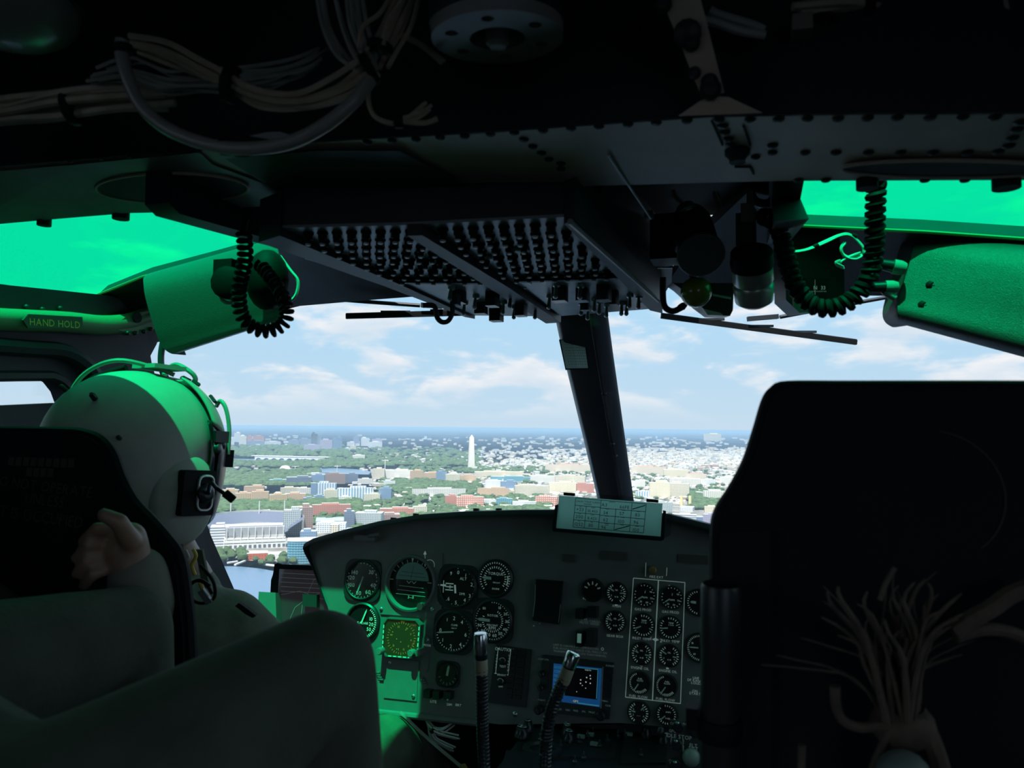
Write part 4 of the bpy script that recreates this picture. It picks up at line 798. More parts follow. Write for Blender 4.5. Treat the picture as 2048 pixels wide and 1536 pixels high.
MB().box(PD(1495, 430, 1.15), (.02, .03, .03)).build('mount_block', M('tan_block', (.30, .26, .22), .6), l2); MB().box(PD(1492, 462, 1.15), (.03, .03, .05)).build('mount_arm', BLK, l2)
bl = thing('grip_ball', PD(1392, 612, 1.22), 'glossy olive yellow ball grip under the utility lamp', 'knob'); MB().ball(PD(1392, 584, 1.22), .0255, 22, 14).build('ball', M('olive_yellow_gloss', (.16, .19, .025), .16), bl); MB().cyl(PD(1385, 540, 1.25), PD(1390, 562, 1.225), .008, n=10).build('stem', BLK, bl)
bx = thing('junction_box', PD(1420, 628, 1.34), 'small dark junction box hanging behind the ball grip', 'box'); MB().prism([Fr(PD(1420, 600, 1.34), CR, CU).px(*p) for p in ((1345, 566), (1468, 566), (1466, 620), (1460, 632), (1424, 630), (1400, 612), (1360, 576))], Fr(PD(1420, 600, 1.34), CR, CU), -.05, 0).build('box_body', GLOSSB, bx)
MB().bar(PD(1425, 590, 1.335), PD(1462, 597, 1.335), .003, .004).build('box_edge', ALU, bx); MB().prism([Fr(PD(1420, 600, 1.335), CR, CU).px(*p) for p in ((1406, 618), (1440, 626), (1446, 631), (1415, 630))], Fr(PD(1420, 600, 1.335), CR, CU), 0, .003).build('box_label', M('paper_label', (.5, .47, .42), .6), bx)
b2 = thing('relay_box', PD(1345, 535, 1.30), 'black relay box at the rear right of the console', 'box'); MB().box(PD(1332, 480, 1.32), (.05, .06, .08)).build('box_body', BLK, b2); MB().bar(PD(1315, 535, 1.26), PD(1345, 535, 1.26), .004, .003).build('box_lip', ALU, b2); MB().box(PD(1298, 430, 1.20), (.014, .014, .012)).build('terminal', M('tan_block', (.3, .26, .22)), b2)
cp = thing('magnetic_compass', PD(1635, 625, 1.36), 'black magnetic compass with a small card window', 'compass')
kf = Fr(PD(1635, 560, 1.36), CR, CU); MB().prism([kf.px(*p) for p in ((1570, 470), (1678, 466), (1688, 540), (1690, 610), (1640, 622), (1600, 626), (1572, 600))], kf, -.06, 0).build('compass_body', M('compass_black', (.012, .02, .018), .4), cp)
MB().prism([kf.px(*p) for p in ((1606, 556), (1656, 558), (1652, 596), (1604, 594))], kf, 0, .004).build('window', DIALB, cp)
k = MB(); k.text(kf, 'N  33', *kf.px(1637, 576), .0095, .0045); 
for i in range(14): x, y = kf.px(1608+i*3.2, 582); k.line(kf, x, y, x, y-.0025, .0006, .0045)
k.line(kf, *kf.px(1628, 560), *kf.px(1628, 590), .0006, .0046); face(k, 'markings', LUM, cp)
def wires(nm, lab, cat, paths, r, mat, n=6, jit=0, cnt=1, ties=()):
    w = thing(nm, PD(*paths[0][0]), lab, cat)
    for p in paths:
        for c in range(cnt):
            o = V((random.uniform(-1, 1), random.uniform(-1, 1), random.uniform(-1, 1)))*jit
            pts = [PD(*q)+o*(1+.6*random.random())+V((random.uniform(-1, 1), random.uniform(-1, 1), random.uniform(-1, 1)))*jit*.25 for q in p]
            MB().tube(smooth_path(pts, 5), r, n).build('wire', mat, w)
    for x, y, D, rr, dx, dy in ties: q = PD(x, y, D); d = (PD(x+dx, y+dy, D)-q).normalized(); MB().lathe([(rr, -.004), (rr*1.05, 0), (rr, .004)], q, d, 10).build('cable_tie', RUBBER, w)
    return w
wires('wire_harness', 'thin pale green lit wires looping behind the right coiled cord', 'wires', [[(1560, 505, 1.25), (1610, 500, 1.25), (1650, 484, 1.25), (1680, 470, 1.25), (1700, 470, 1.25), (1722, 490, 1.25), (1728, 505, 1.25), (1712, 516, 1.25), (1690, 512, 1.25), (1682, 498, 1.25), (1690, 485, 1.25)], [(1682, 522, 1.25), (1700, 512, 1.25), (1720, 505, 1.25)], [(1682, 522, 1.25), (1672, 528, 1.25), (1688, 536, 1.25)]], .0014, WIREP, 5, .0016, 3, [(1632, 492, 1.25, .004, 1, -.4), (1708, 472, 1.25, .004, 1, .4)])
wires('breather_hose', 'dark green hose with tan tail wires behind the map light', 'hose', [[(1500, 385, 1.2), (1510, 402, 1.2), (1530, 408, 1.2), (1548, 400, 1.2), (1562, 388, 1.2)]], .0075, M('green_hose', (.06, .13, .09), .4), 10)
wires('wire_harness', 'short tan wires rising from the map light to the roof', 'wires', [[(1500, 380, 1.18), (1502, 410, 1.18), (1512, 430, 1.18), (1520, 440, 1.18)], [(1430, 385, 1.2), (1436, 400, 1.19), (1440, 415, 1.19)]], .002, WIREM, 5, .003, 3)
wires('wire_harness', 'bright green lit wires tucked above the left visor', 'wires', [[(610, 512, 1.46), (640, 522, 1.46), (670, 530, 1.46), (697, 531, 1.46)]], .0018, WIREP, 5, .003, 3)
# ------------------------------------------------------------------ HAND HOLD grip rail on the left door top
hf = Fr(lf.p(*LP(100, 645), .05), lf.u, lf.v)
hh = thing('hand_hold', hf.p(0, -.05), 'green grip rail with a HAND HOLD sign at the top of the left door', 'hand hold')
rail = [lf.p(*LP(x, y), .055) for x, y in ((-60, 640), (20, 643), (100, 646), (170, 652), (225, 646), (270, 628), (300, 605))]
MB().tube(smooth_path(rail, 4), .024, 10).build('rail', M('olive_green_rail', (.14, .24, .13), .45), hh)
MB().prism([lf.px(*p) for p in ((172, 655), (215, 630), (262, 622), (290, 640), (262, 660), (215, 672))], lf, .05, .075).build('bracket', MATS['olive_green_rail'], hh); q = lf.p(*LP(223, 637), .08); MB().cyl(q, q+lf.n*.004, .014, n=14).build('bracket_hole', BLK2, hh)
hs = Fr(lf.p(*LP(110, 645), .09), lf.u, lf.v)
sg = MB().prism([hs.px(*p) for p in ((57, 628), (165, 634), (166, 656), (56, 656), (46, 640))], hs, -.004, 0).build('sign_plate', M('sign_green', (.05, .09, .06), .6), hh)
a0 = hs.px(58, 643); a1 = hs.px(160, 650); rt = math.atan2(a1[1]-a0[1], a1[0]-a0[0]); wd = math.hypot(a1[0]-a0[0], a1[1]-a0[1])
hgt = wd/5.6; face(MB().text(hs, 'HAND HOLD', (a0[0]+a1[0])/2, (a0[1]+a1[1])/2, hgt*.98, .001, rot=rt, sx=.92), 'sign_lettering', M('yellow_lettering', (.75, .58, .08), .6), hh)
for j, (x, y) in enumerate(((205, 668), (220, 668), (238, 665), (252, 660), (30, 615), (62, 620), (98, 618))): MB().ball(lf.p(*LP(x, y), .08 if j < 4 else .034), .006, 8, 5).build('rivet', RIVM, hh)
# ------------------------------------------------------------------ roof services above the beam
DS[0] = .87
hose = wires('drain_hose', 'pale grey hose hanging in a wide loop from the cabin roof', 'hose', [[(245, 80, .80), (243, 105, .80), (255, 155, .80), (285, 215, .80), (340, 260, .79), (420, 290, .78), (500, 297, .77), (580, 285, .76), (650, 250, .75), (705, 205, .75), (740, 160, .76)]], .0062, M('hose_grey', (.24, .22, .20), .35), 10, 0, 1, [(450, 294, .78, .0075, 1, 0), (247, 98, .80, .008, 0, 1)])
wires('wire_loom', 'thick bundle of tan wires sagging across the left of the roof', 'wires', [[(270, 88, .84), (340, 110, .84), (410, 145, .83), (460, 165, .82), (520, 195, .80), (600, 202, .79), (680, 180, .79), (738, 138, .80)]], .0030, WIREM, 5, .0062, 9, [(462, 168, .82, .018, 1, .3), (738, 138, .80, .015, 1, -.6)])
wires('wire_loom', 'loose grey wires fanning to the right from the tan bundle', 'wires', [[(190, 150, .88), (260, 140, .87), (330, 158, .86), (400, 160, .85), (460, 155, .83), (540, 148, .84), (600, 130, .86), (635, 110, .88)]], .0020, WIREG, 5, .008, 9)
wires('wire_loom', 'tan wrapped wire bundle along the roof at far left', 'wires', [[(-60, 232, .92), (30, 224, .92), (120, 212, .91), (220, 204, .90), (340, 195, .90)]], .0045, WIREM, 6, .009, 7, [(145, 212, .91, .020, 1, -.1)])
wires('wire_loom', 'loose wires dropping from the roof at top centre left', 'wires', [[(650, -30, .82), (668, 50, .82), (700, 110, .81), (738, 138, .80)], [(700, -30, .82), (715, 60, .81), (740, 130, .80)]], .0022, WIREG, 5, .008, 5)
wires('wire_loom', 'tan flat wire bundle coming down beside the round flange', 'wires', [[(830, -40, .84), (800, 30, .82), (772, 80, .81), (755, 115, .80)]], .0024, WIREM, 5, .010, 10, [(760, 95, .80, .012, -.3, 1)])
wires('wire_loom', 'short cut pigtail with three frayed wire ends above the beam', 'wires', [[(752, 140, .80), (738, 190, .79), (750, 230, .78), (785, 246, .78), (805, 240, .78)], [(805, 240, .78), (830, 225, .78), (850, 205, .78)], [(805, 240, .78), (840, 232, .78), (864, 216, .78)], [(805, 240, .78), (850, 245, .78), (878, 236, .78)]], .0018, WIREM, 5, .0016, 2, [(798, 243, .78, .006, 1, 0)])
wires('wire_loom', 'thin loose wires crossing to the round roof flange', 'wires', [[(800, 65, .84), (840, 85, .84), (885, 120, .83)]], .0018, WIREM, 5, .004, 3)
wires('wire_loom', 'long tan wrapped bundle along the roof at upper right', 'wires', [[(1600, 14, .80), (1700, 6, .80), (1800, 18, .80), (1900, 26, .79), (2010, 12, .78), (2100, 8, .78)]], .0042, WIREM, 6, .007, 6, [(1730, 8, .80, .016, 1, 0), (2012, 12, .78, .016, 1, 0)])
wires('wire_loom', 'small bundle of grey wires at the top right corner', 'wires', [[(2020, -20, .76), (2030, 20, .76), (2040, 60, .76)]], .0025, WIREG, 5, .006, 4)
wires('roof_cable', 'two short bright sheathed cables crossing near the roof strap', 'cable', [[(1408, 40, .80), (1440, 48, .80), (1480, 62, .80), (1530, 70, .80)], [(1420, 20, .80), (1440, 30, .80), (1500, 48, .80), (1528, 60, .80)]], .0042, M('sheath_grey', (.35, .33, .30), .35), 8)
cl = thing('cable_clamp', PD(1605, 55, .80), 'tan clamp block hanging from the roof right of the strap', 'clamp'); MB().box(PD(1604, 52, .80), (.018, .02, .016)).build('clamp_block', M('clamp_tan', (.22, .19, .15), .5), cl); MB().tube(smooth_path([PD(x, y, .80) for x, y in ((1612, 50), (1630, 32), (1660, 28), (1672, 44))], 4), .003, 6).build('clamp_strap', RUBBER, cl); MB().tube(smooth_path([PD(x, y, .80) for x, y in ((1600, 20), (1610, 10), (1640, 6))], 4), .005, 8).build('clamp_tail', MATS['clamp_tan'], cl)
# round flange with six bolt holes
ff_ = Fr(PD(995, 78, .80), (1, .05, 0), (0, -1, -.12)); Rf = 132*.80*.87/F
fl = thing('roof_flange', ff_.p(0, 0, 0), 'round grey flange with six bolt holes under a black drum at top centre', 'flange')
hol = [circ(Rf*.72*math.cos(rad(25+60*i)), Rf*.72*math.sin(rad(25+60*i)), Rf*.10, 12) for i in range(6)]
MB().prism(circ(0, 0, Rf, 48), ff_, -.012, 0, [circ(0, 0, Rf*.42, 32)]+hol).build('flange_plate', M('flange_grey', (.26, .23, .21), .45, var=.2, vs=12), fl, ang=30)
MB().lathe([(Rf*1.02, -.18), (Rf*1.02, -.012), (Rf*.98, -.011)], ff_.p(0, 0), ff_.n, 40).build('drum', BLK, fl)
MB().prism(circ(0, 0, Rf*.44, 28), ff_, -.0112, -.0102).build('bore', BLK2, fl)
MB().lathe([(Rf*.18, -.01), (Rf*.18, .004), (Rf*.12, .008)], ff_.p(0, 0), ff_.n, 20).build('centre_cap', MATS['flange_grey'], fl)
dm = thing('dome_lamp', PD(10, 40, .9), 'pale round dome lamp at the top left corner of the roof', 'lamp'); MB().ball(PD(5, 8, .92), (.075, .075, .042), 24, 12).build('dome', M('dome_plastic', (.30, .29, .25), .25), dm); MB().lathe([(.080, 0), (.080, .02)], PD(5, 5, .92), (0, 0, 1), 28).build('dome_rim', BLK, dm)
pp = thing('paper_tag', PD(540, 270, .80), 'small pale paper tag lying on the roof beam edge behind the hose', 'tag'); tf = Fr(PD(540, 270, .805), CR, CU); face(MB().prism([tf.px(*p) for p in ((500, 272), (535, 265), (560, 264), (582, 271), (540, 279))], tf, 0, .001), 'tag_sheet', M('grey_paper', (.22, .21, .22), .7), pp)
DS[0] = 1.0
# ------------------------------------------------------------------ pedestal between the seats
df = Fr((XC, 1.55, -.69), (1, 0, 0), (0, 1, -.05))
def Dp(x, y, h=0): return df.px(x, y, h)
PEDM = M('pedestal_black', (.022, .028, .030), .45)
ped = thing('centre_pedestal', (XC, 1.5, -1.05), 'low black control pedestal with knobs and switches under the instrument panel', 'control pedestal')
pq = [Dp(*p) for p in ((1058, 1452), (1425, 1446), (1440, 1560), (1440, 1640), (940, 1640), (985, 1548))]
MB().prism(pq, df, -.36, 0).build('pedestal_body', PEDM, ped)
MB().prism([Dp(*p) for p in ((1012, 1512), (1088, 1520), (1078, 1600), (990, 1590))], df, 0, .012).build('radio_panel', BEZEL, ped)
MB().prism([Dp(*p) for p in ((1070, 1462), (1235, 1462), (1230, 1520), (1040, 1516))], df, 0, .005).build('radio_panel', BEZEL, ped)
MB().prism([Dp(*p) for p in ((1250, 1466), (1335, 1466), (1335, 1530), (1240, 1530))], df, 0, .005).build('radio_panel', BEZEL, ped)
knb = MB().lathe([(.013, 0), (.012, .010), (.010, .012), (.009, .022), (.007, .023)], (0, 0, 0), (0, 0, 1), 14).mesh('selector_knob', GLOSSB)
hlm = MB().tube([V((.006*math.cos(t), .008*math.sin(t), .024)) for t in [i*.52 for i in range(12)]], .0011, 5, True).mesh('knob_ring', ALU)
for x, y in ((1056, 1466), (1046, 1480), (1135, 1476), (1138, 1488), (1134, 1473), (1292, 1478), (1328, 1492), (1040, 1478)):
    a, b = Dp(x, y); kk = inst('selector_knob', knb, df.mat(a, b, .005), ped); inst('knob_ring', hlm, df.mat(a, b, .005, random.random()*3), kk)
for x, y in ((1236, 1480), (1176, 1480), (1186, 1474), (1160, 1492), (1250, 1478), (1080, 1486), (1122, 1500), (1200, 1500), (1215, 1488), (1168, 1524), (1150, 1532), (1282, 1518)):
    a, b = Dp(x, y); t = MB(); t.lathe([(.005, 0), (.005, .006), (.0016, .007), (.0022, .017), (.0012, .019)], df.p(a, b, .005), df.n-df.v*.3, 8); t.build('toggle_switch', M('dark_steel', (.18, .19, .2), .35, metal=.9), ped)
a, b = Dp(1084, 1506); MB().lathe([(.042, 0), (.042, .006), (.030, .008), (.028, .002)], df.p(a, b, .005), df.n, 24, caps=False).build('hatch_ring', PEDM, ped); MB().prism(circ(a, b, .029, 20), df, .004, .006).build('hatch_well', BLK2, ped)
for x, y in ((1188, 1497), (1162, 1482), (1258, 1477), (1180, 1478)): a, b = Dp(x, y); MB().box((a, b, .010), (.016, .010, .006), df).build('lamp_key', M('pale_key_dim', (.3, .36, .33), .5), ped)
# upright side panel of the pedestal
ef = Fr(PY(1380, 1490, 1.50), (1, 0, .0), (0, .3, 1))
def E_(x, y): return ef.px(x, y)
sp_ = MB().prism([E_(*p) for p in ((1338, 1440), (1425, 1450), (1425, 1620), (1326, 1620))], ef, -.03, 0).build('side_panel', PEDM, ped, label='upright panel with idle stop knobs')
k = MB(); k.text(ef, 'IDLE STOP', *E_(1358, 1473), .010, .001); k.text(ef, 'FLT', *E_(1387, 1491), .009, .001); k.text(ef, 'EXT', *E_(1387, 1497), .009, .001); k.text(ef, 'OFF', *E_(1347, 1447), .007, .001); k.text(ef, 'AUX LT', *E_(1379, 1449), .007, .001); k.text(ef, 'GPU', *E_(1345, 1462), .007, .001)
for i, c in enumerate('ENG1'): k.text(ef, c, *E_(1343, 1478+i*5), .006, .001)
for i, c in enumerate('RELEASE'): k.text(ef, c, *E_(1367, 1480+i*5), .006, .001)
for i, c in enumerate('OFF'): k.text(ef, c, *E_(1340, 1521+i*6), .006, .001)
face(k, 'switch_legends', LUMD, ped)
for x, y, r in ((1357, 1452, .011), (1354, 1488, .011), (1352, 1530, .012), (1392, 1464, .010)):
    a, b = E_(x, y); kk = MB().lathe([(r, 0), (r, .012), (r*.8, .014)], ef.p(a, b), ef.n, 14).build('knob', GLOSSB, ped); MB().ball(ef.p(a-.001, b+.006, .014), (.004, .003, .002), 8, 5, ef).build('knob_glint', STEEL, kk)
a, b = E_(1383, 1514); MB().lathe([(.0165, 0), (.0165, .010), (.015, .018), (.009, .023), (.004, .025)], ef.p(a, b), ef.n, 24).build('push_knob', M('grey_green_plastic', (.22, .28, .25), .4), ped)
a, b = E_(1323, 1463); MB().ball(ef.p(a, b, .01), (.008, .010, .008), 12, 8, ef).build('lever_ball', GLOSSB, ped)
# ------------------------------------------------------------------ gooseneck lamps
def goose(lab, pts, D, hd):
    g = thing('gooseneck_lamp', PD(pts[-1][0], pts[-1][1], D[-1]), lab, 'lamp', 'gooseneck map lamps')
    path = smooth_path([PD(x, y, d) for (x, y), d in zip(pts, D)], 8)
    MB().tube(path, .0098, 12).build('flex_neck', GLOSSB, g)
    # wound ribs of the flexible neck
    st_ = coil([PD(x, y, d) for (x, y), d in zip(pts, D)], .0096, .0016, .006, 4, 8); st_.build('neck_winding', GLOSSB, g, kind='stuff')
    h0, h1 = PD(*hd[0]), PD(*hd[1]); ax = h1-h0; L = ax.length; ax.normalize()
    MB().lathe([(.0098, -.012), (.0105, -.004), (.0105, .012), (.0098, .014)], h0, ax, 18).build('tan_collar', M('tan_collar', (.32, .28, .20), .45), g)
    MB().lathe([(.0100, .014), (.0108, .016), (.0108, L*.42), (.0098, L*.44)], h0, ax, 18).build('black_band', GLOSSB, g)
    MB().lathe([(.0112, L*.40), (.0115, L*.42), (.0115, L*.95), (.0100, L), (.006, L+.001)], h0, ax, 20).build('lamp_head', M('polished_steel', (.62, .65, .66), .16, metal=1), g)
goose('left gooseneck lamp standing straight up with a polished head', [(963, 1335), (964, 1400), (966, 1480), (972, 1600)], [1.22, 1.22, 1.22, 1.20], ((963, 1335, 1.22), (961, 1266, 1.22)))
goose('right gooseneck lamp bent over the navigator with a polished head', [(1131, 1352), (1114, 1390), (1098, 1440), (1091, 1500), (1088, 1600)], [1.20, 1.20, 1.20, 1.20, 1.18], ((1131, 1352, 1.20), (1148, 1305, 1.20)))
# ------------------------------------------------------------------ seats
SEATM = M('seat_shell_black', (.007, .009, .012), .7, var=.2, vs=8, spec=.2)
def seat(lab, pts, Y, Xr, rim, th=.024):
    fr = Fr((0, Y, 0), (1, 0, 0), (0, .12, 1)); q = [fr.px(*p) for p in pts]; q = [(p.x, p.y) for p in smooth_path([V((a, b, 0)) for a, b in q], 4)]
    xs = [a for a, b in q]; s = thing('pilot_seat', (Xr, Y+.15, -1.05), lab, 'seat')
    MB().prism(q, fr, -th, 0).build('back_shell', SEATM, s)
    edge = [fr.p(a, b, -th*.5) for a, b in q]; MB().tube(edge, .009, 8).build('shell_rim', SEATM, s)
    MB().box((Xr, Y+.30, -.80), (.46, .44, .10)).build('seat_pan', SEATM, s)
    for dx in (-.18, .18):
        MB().tube([V((Xr+dx, Y+.10, -1.05)), V((Xr+dx, Y+.10, -.80))], .02, 8).build('seat_leg', SEATM, s); MB().tube([V((Xr+dx, Y+.42, -1.05)), V((Xr+dx, Y+.42, -.80))], .02, 8).build('seat_leg', SEATM, s)
    return s, fr
ls, lfr = seat('left armoured seat back with faint stencilled warning behind the helmeted pilot', [(-420, 1620), (-400, 1150), (-360, 1050), (-290, 930), (-240, 872), (-180, 862), (0, 863), (120, 865), (160, 870), (188, 882), (210, 910), (228, 958), (254, 1006), (291, 1046), (322, 1082), (344, 1116), (356, 1182), (366, 1300), (372, 1620)], .80, -1.06, 0)
k = MB(); ST = M('faded_stencil', (.060, .052, .040), .7)
for t, x, y, sz in (('DO NOT OPERATE', 84, 972, .021), ('UNLESS', 92, 1000, .021), ('SEAT IS OCCUPIED', 62, 1030, .022)): a, b = lfr.px(x, y); k.text(lfr, t, a, b, sz, .002, rot=-.06)
for i in range(9):
    a, b = lfr.px(24+i*15, 922+i*.6); k.box((a, b, .0012), (.010, .012, .001), lfr)
for i in range(4):
    a, b = lfr.px(60+i*14, 944+i*.6); k.box((a, b, .0012), (.010, .012, .001), lfr)
face(k, 'stencil', ST, ls, kind='stuff', label='faded stencilled seat warning')
rs, rfr = seat('large black armoured seat back filling the right foreground', [(1446, 1620), (1440, 1400), (1438, 1150), (1438, 1066), (1445, 1026), (1474, 980), (1502, 926), (1523, 864), (1541, 804), (1555, 784), (1578, 776), (1700, 776), (2060, 777), (2250, 780), (2290, 800), (2330, 900), (2400, 1000), (2440, 1060), (2450, 1620)], .72, .22, 0)
MB().prism([rfr.px(*p) for p in ((1440, 1064), (1540, 1060), (1542, 1620), (1444, 1620))], rfr, .0, .010).build('side_bolster', SEATM, rs)
a, b = rfr.px(1860, 990); MB().arc(rfr, a, b, .055, rad(-50), rad(80), .0008, .003, 20).build('scratch', M('scuff', (.05, .05, .05), .6), rs, smooth=False)
# upright tube beside the right seat
tb = thing('stowage_tube', PD(1440, 1700, .66), 'upright black open topped tube with a clamp ring beside the right seat', 'tube')
t0, t1 = PD(1442, 1168, .63), PD(1436, 1640, .63)
MB().lathe([(.0155, 0), (.0167, .003), (.0167, .05), (.0160, .055), (.0160, (t1-t0).length)], t0, t1-t0, 24, caps=False).build('tube_body', M('tube_black', (.02, .021, .022), .4), tb); MB().lathe([(.0155, .004), (.002, .0045)], t0, t1-t0, 24, caps=False).build('tube_bore', BLK2, tb)
d_ = (t1-t0).normalized(); q = t0+d_*(.63*265/F); MB().lathe([(.0185, 0), (.0194, .004), (.0194, .014), (.0185, .018)], q, d_, 24).build('clamp_ring', RUBBER, tb); MB().box(q+V((-.022, 0, -.002)), (.010, .02, .018)).build('clamp_ear', RUBBER, tb)
# loose tan webbing and frayed straps hanging on the right seat back
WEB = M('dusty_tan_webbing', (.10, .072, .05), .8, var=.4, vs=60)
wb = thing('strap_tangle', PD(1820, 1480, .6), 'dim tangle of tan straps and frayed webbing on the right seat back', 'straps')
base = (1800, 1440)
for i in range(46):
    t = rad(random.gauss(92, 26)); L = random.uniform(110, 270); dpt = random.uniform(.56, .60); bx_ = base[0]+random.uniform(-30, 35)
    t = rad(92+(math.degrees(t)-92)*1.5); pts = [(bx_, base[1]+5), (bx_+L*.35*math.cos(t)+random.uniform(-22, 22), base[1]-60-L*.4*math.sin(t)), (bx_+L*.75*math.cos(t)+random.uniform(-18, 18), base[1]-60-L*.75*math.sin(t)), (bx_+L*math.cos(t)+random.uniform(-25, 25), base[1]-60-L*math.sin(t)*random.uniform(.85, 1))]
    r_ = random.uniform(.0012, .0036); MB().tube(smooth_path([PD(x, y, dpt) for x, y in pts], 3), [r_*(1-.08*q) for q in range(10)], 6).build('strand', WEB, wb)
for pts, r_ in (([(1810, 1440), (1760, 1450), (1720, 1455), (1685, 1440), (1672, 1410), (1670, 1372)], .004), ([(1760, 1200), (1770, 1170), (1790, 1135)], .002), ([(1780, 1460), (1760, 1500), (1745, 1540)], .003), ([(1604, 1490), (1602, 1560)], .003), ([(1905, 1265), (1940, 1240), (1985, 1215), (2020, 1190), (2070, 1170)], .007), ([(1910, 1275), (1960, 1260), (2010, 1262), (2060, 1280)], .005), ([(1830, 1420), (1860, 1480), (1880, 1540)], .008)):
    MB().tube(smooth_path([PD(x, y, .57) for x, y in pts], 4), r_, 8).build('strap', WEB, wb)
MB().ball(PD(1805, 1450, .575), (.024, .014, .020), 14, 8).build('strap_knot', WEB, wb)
MB().ball(PD(1808, 1556, .55), (.020, .018, .020), 16, 10).build('buckle_dome', M('grey_green_dome', (.16, .20, .18), .5), wb)
# ------------------------------------------------------------------ tablet on its bracket left of the panel
tf_ = Fr(PY(600, 1190, 1.75), (1, .10, 0), (0, .25, 1))
def Tt(x, y): return tf_.px(x, y)
tab = thing('tablet', tf_.p(0, -.10), 'dark flight tablet with a map on its screen left of the instrument panel', 'tablet')
MB().prism([Tt(*p) for p in ((549, 1128), (556, 1126), (566, 1129), (655, 1132), (665, 1270), (536, 1270), (542, 1160), (546, 1148))], tf_, -.012, 0).build('tablet_case', RUBBER, tab)
face(MB().prism([Tt(*p) for p in ((559, 1138), (650, 1142), (660, 1262), (552, 1262))], tf_, 0, .0008), 'tablet_screen', M('tablet_screen', (.03, .028, .034), .05, emit=(.08, .07, .085), es=.16), tab)
k = MB()
for j in range(5): k.line(tf_, *Tt(562, 1146+j*9), *Tt(640, 1150+j*9), .0012, .0012)
for pts in (((575, 1250), (590, 1215), (610, 1200), (628, 1160), (645, 1150)), ((560, 1190), (600, 1182), (650, 1200)), ((600, 1255), (605, 1210), (640, 1185))):
    for (x0, y0), (x1, y1) in zip(pts, pts[1:]): k.line(tf_, *Tt(x0, y0), *Tt(x1, y1), .001, .0012)
face(k, 'map_lines', M('map_line', (.2, .2, .2), .5, emit=(.3, .3, .32), es=.12), tab, kind='stuff')
MB().prism([Tt(*p) for p in ((529, 1184), (562, 1186), (565, 1270), (524, 1270))], tf_, .002, .03).build('bracket_clamp', PANEL, tab); MB().prism([Tt(*p) for p in ((612, 1188), (640, 1190), (640, 1215), (612, 1213))], tf_, .002, .02).build('bracket_clamp', PEDM, tab)
# wires under the panel
wires('wire_loom', 'tangled pale wires spilling out below the instrument panel', 'wires', [[(846, 1425, 1.84), (858, 1455, 1.80), (880, 1462, 1.78), (905, 1445, 1.80)], [(850, 1428, 1.84), (880, 1440, 1.82), (915, 1440, 1.82)], [(862, 1462, 1.78), (866, 1478, 1.78), (885, 1490, 1.78), (906, 1500, 1.78)], [(864, 1460, 1.78), (880, 1466, 1.78), (916, 1476, 1.78)]], .0022, WIREP, 5, .006, 5, [(866, 1460, 1.78, .008, 1, 1)])
wires('wire_loom', 'single grey strap running down under the panel to the floor', 'wires', [[(800, 1425, 1.75), (815, 1438, 1.74), (828, 1452, 1.72), (870, 1490, 1.70), (930, 1540, 1.66)]], .004, WIREG, 5)
S(MB().bar(PD(925, 1530, 1.6), PD(948, 1570, 1.55), .012, .006), 'pedal_bracket', M('dull_brass', (.30, .22, .06), .4, metal=.6), 'brassy bracket low beside the pedestal')
# ------------------------------------------------------------------ people
def capsule(mb, p0, r0, p1, r1, n=14):
    p0, p1 = V(p0), V(p1); mb.ball(p0, r0, n, 8); mb.ball(p1, r1, n, 8); mb.lathe([(r0, 0), (r1, (p1-p0).length)], p0, p1-p0, n); return mb
def fleshed(mb, name, mat, voxel, parent=None, sm=6, **tags):
    lo = min(q.z for q in mb.v); o = sum(mb.v, V())/len(mb.v); o = V((o.x, o.y, lo))
    tmp = bpy.data.objects.new('tmp', mb.mesh('tmp', mat, o)); COL.objects.link(tmp)
    m = tmp.modifiers.new('r', 'REMESH'); m.mode = 'VOXEL'; m.voxel_size = voxel; m.use_smooth_shade = True
    m2 = tmp.modifiers.new('s', 'SMOOTH'); m2.iterations = sm; m2.factor = .6
    me = bpy.data.meshes.new_from_object(tmp.evaluated_get(bpy.context.evaluated_depsgraph_get())); me.name = name
    me.materials.clear(); me.materials.append(mat); me.polygons.foreach_set('use_smooth', [True]*len(me.polygons))
    bpy.data.objects.remove(tmp); ob = bpy.data.objects.new(name, me); COL.objects.link(ob); place(ob, Matrix.Translation(o), parent); return tag(ob, **tags)
SKIN = M('skin', (.26, .155, .11), .5, var=.1, vs=60)
SUIT = M('sage_flight_suit', (.10, .125, .085), .85, var=.2, vs=25, bump=.4, bs=90)
OLIVE = M('olive_trousers', (.065, .072, .055), .9, var=.2, vs=20, bump=.4, bs=120)
TANS = M('tan_sleeve', (.17, .17, .14), .9, var=.15, vs=20, bump=.3, bs=120)
# pilot
HC = PX(268, 905, -1.12)                       # centre of the helmet
nk = PD(392, 1128, 1.36); ch = V((-1.06, 1.05, -.42)); pv = V((-1.06, 1.10, -.70)); sr_ = PD(452, 1265, 1.34); sl_ = V((-1.27, 1.06, -.33))
el_ = PD(560, 1330, 1.42); wr_ = PD(640, 1420, 1.58); kn = PD(770, 1494, 1.74); kl = V((-1.20, 1.52, -.70)); ft = V((-.88, 1.95, -1.0)); fl_ = V((-1.2, 1.95, -1.0))
bd = MB(); bd.ball(HC+V((0, .015, -.03)), (.082, .102, .115), 18, 12)
capsule(bd, HC+V((0.01, .0, -.10)), .058, nk+V((-.03, 0, -.05)), .062); capsule(bd, ch, .14, pv, .14); capsule(bd, nk+V((-.03, 0, -.05)), .06, ch, .12); capsule(bd, sr_, .055, el_, .042); capsule(bd, el_, .04, wr_, .028); capsule(bd, ch, .1, sr_, .055); capsule(bd, ch, .1, sl_, .055)
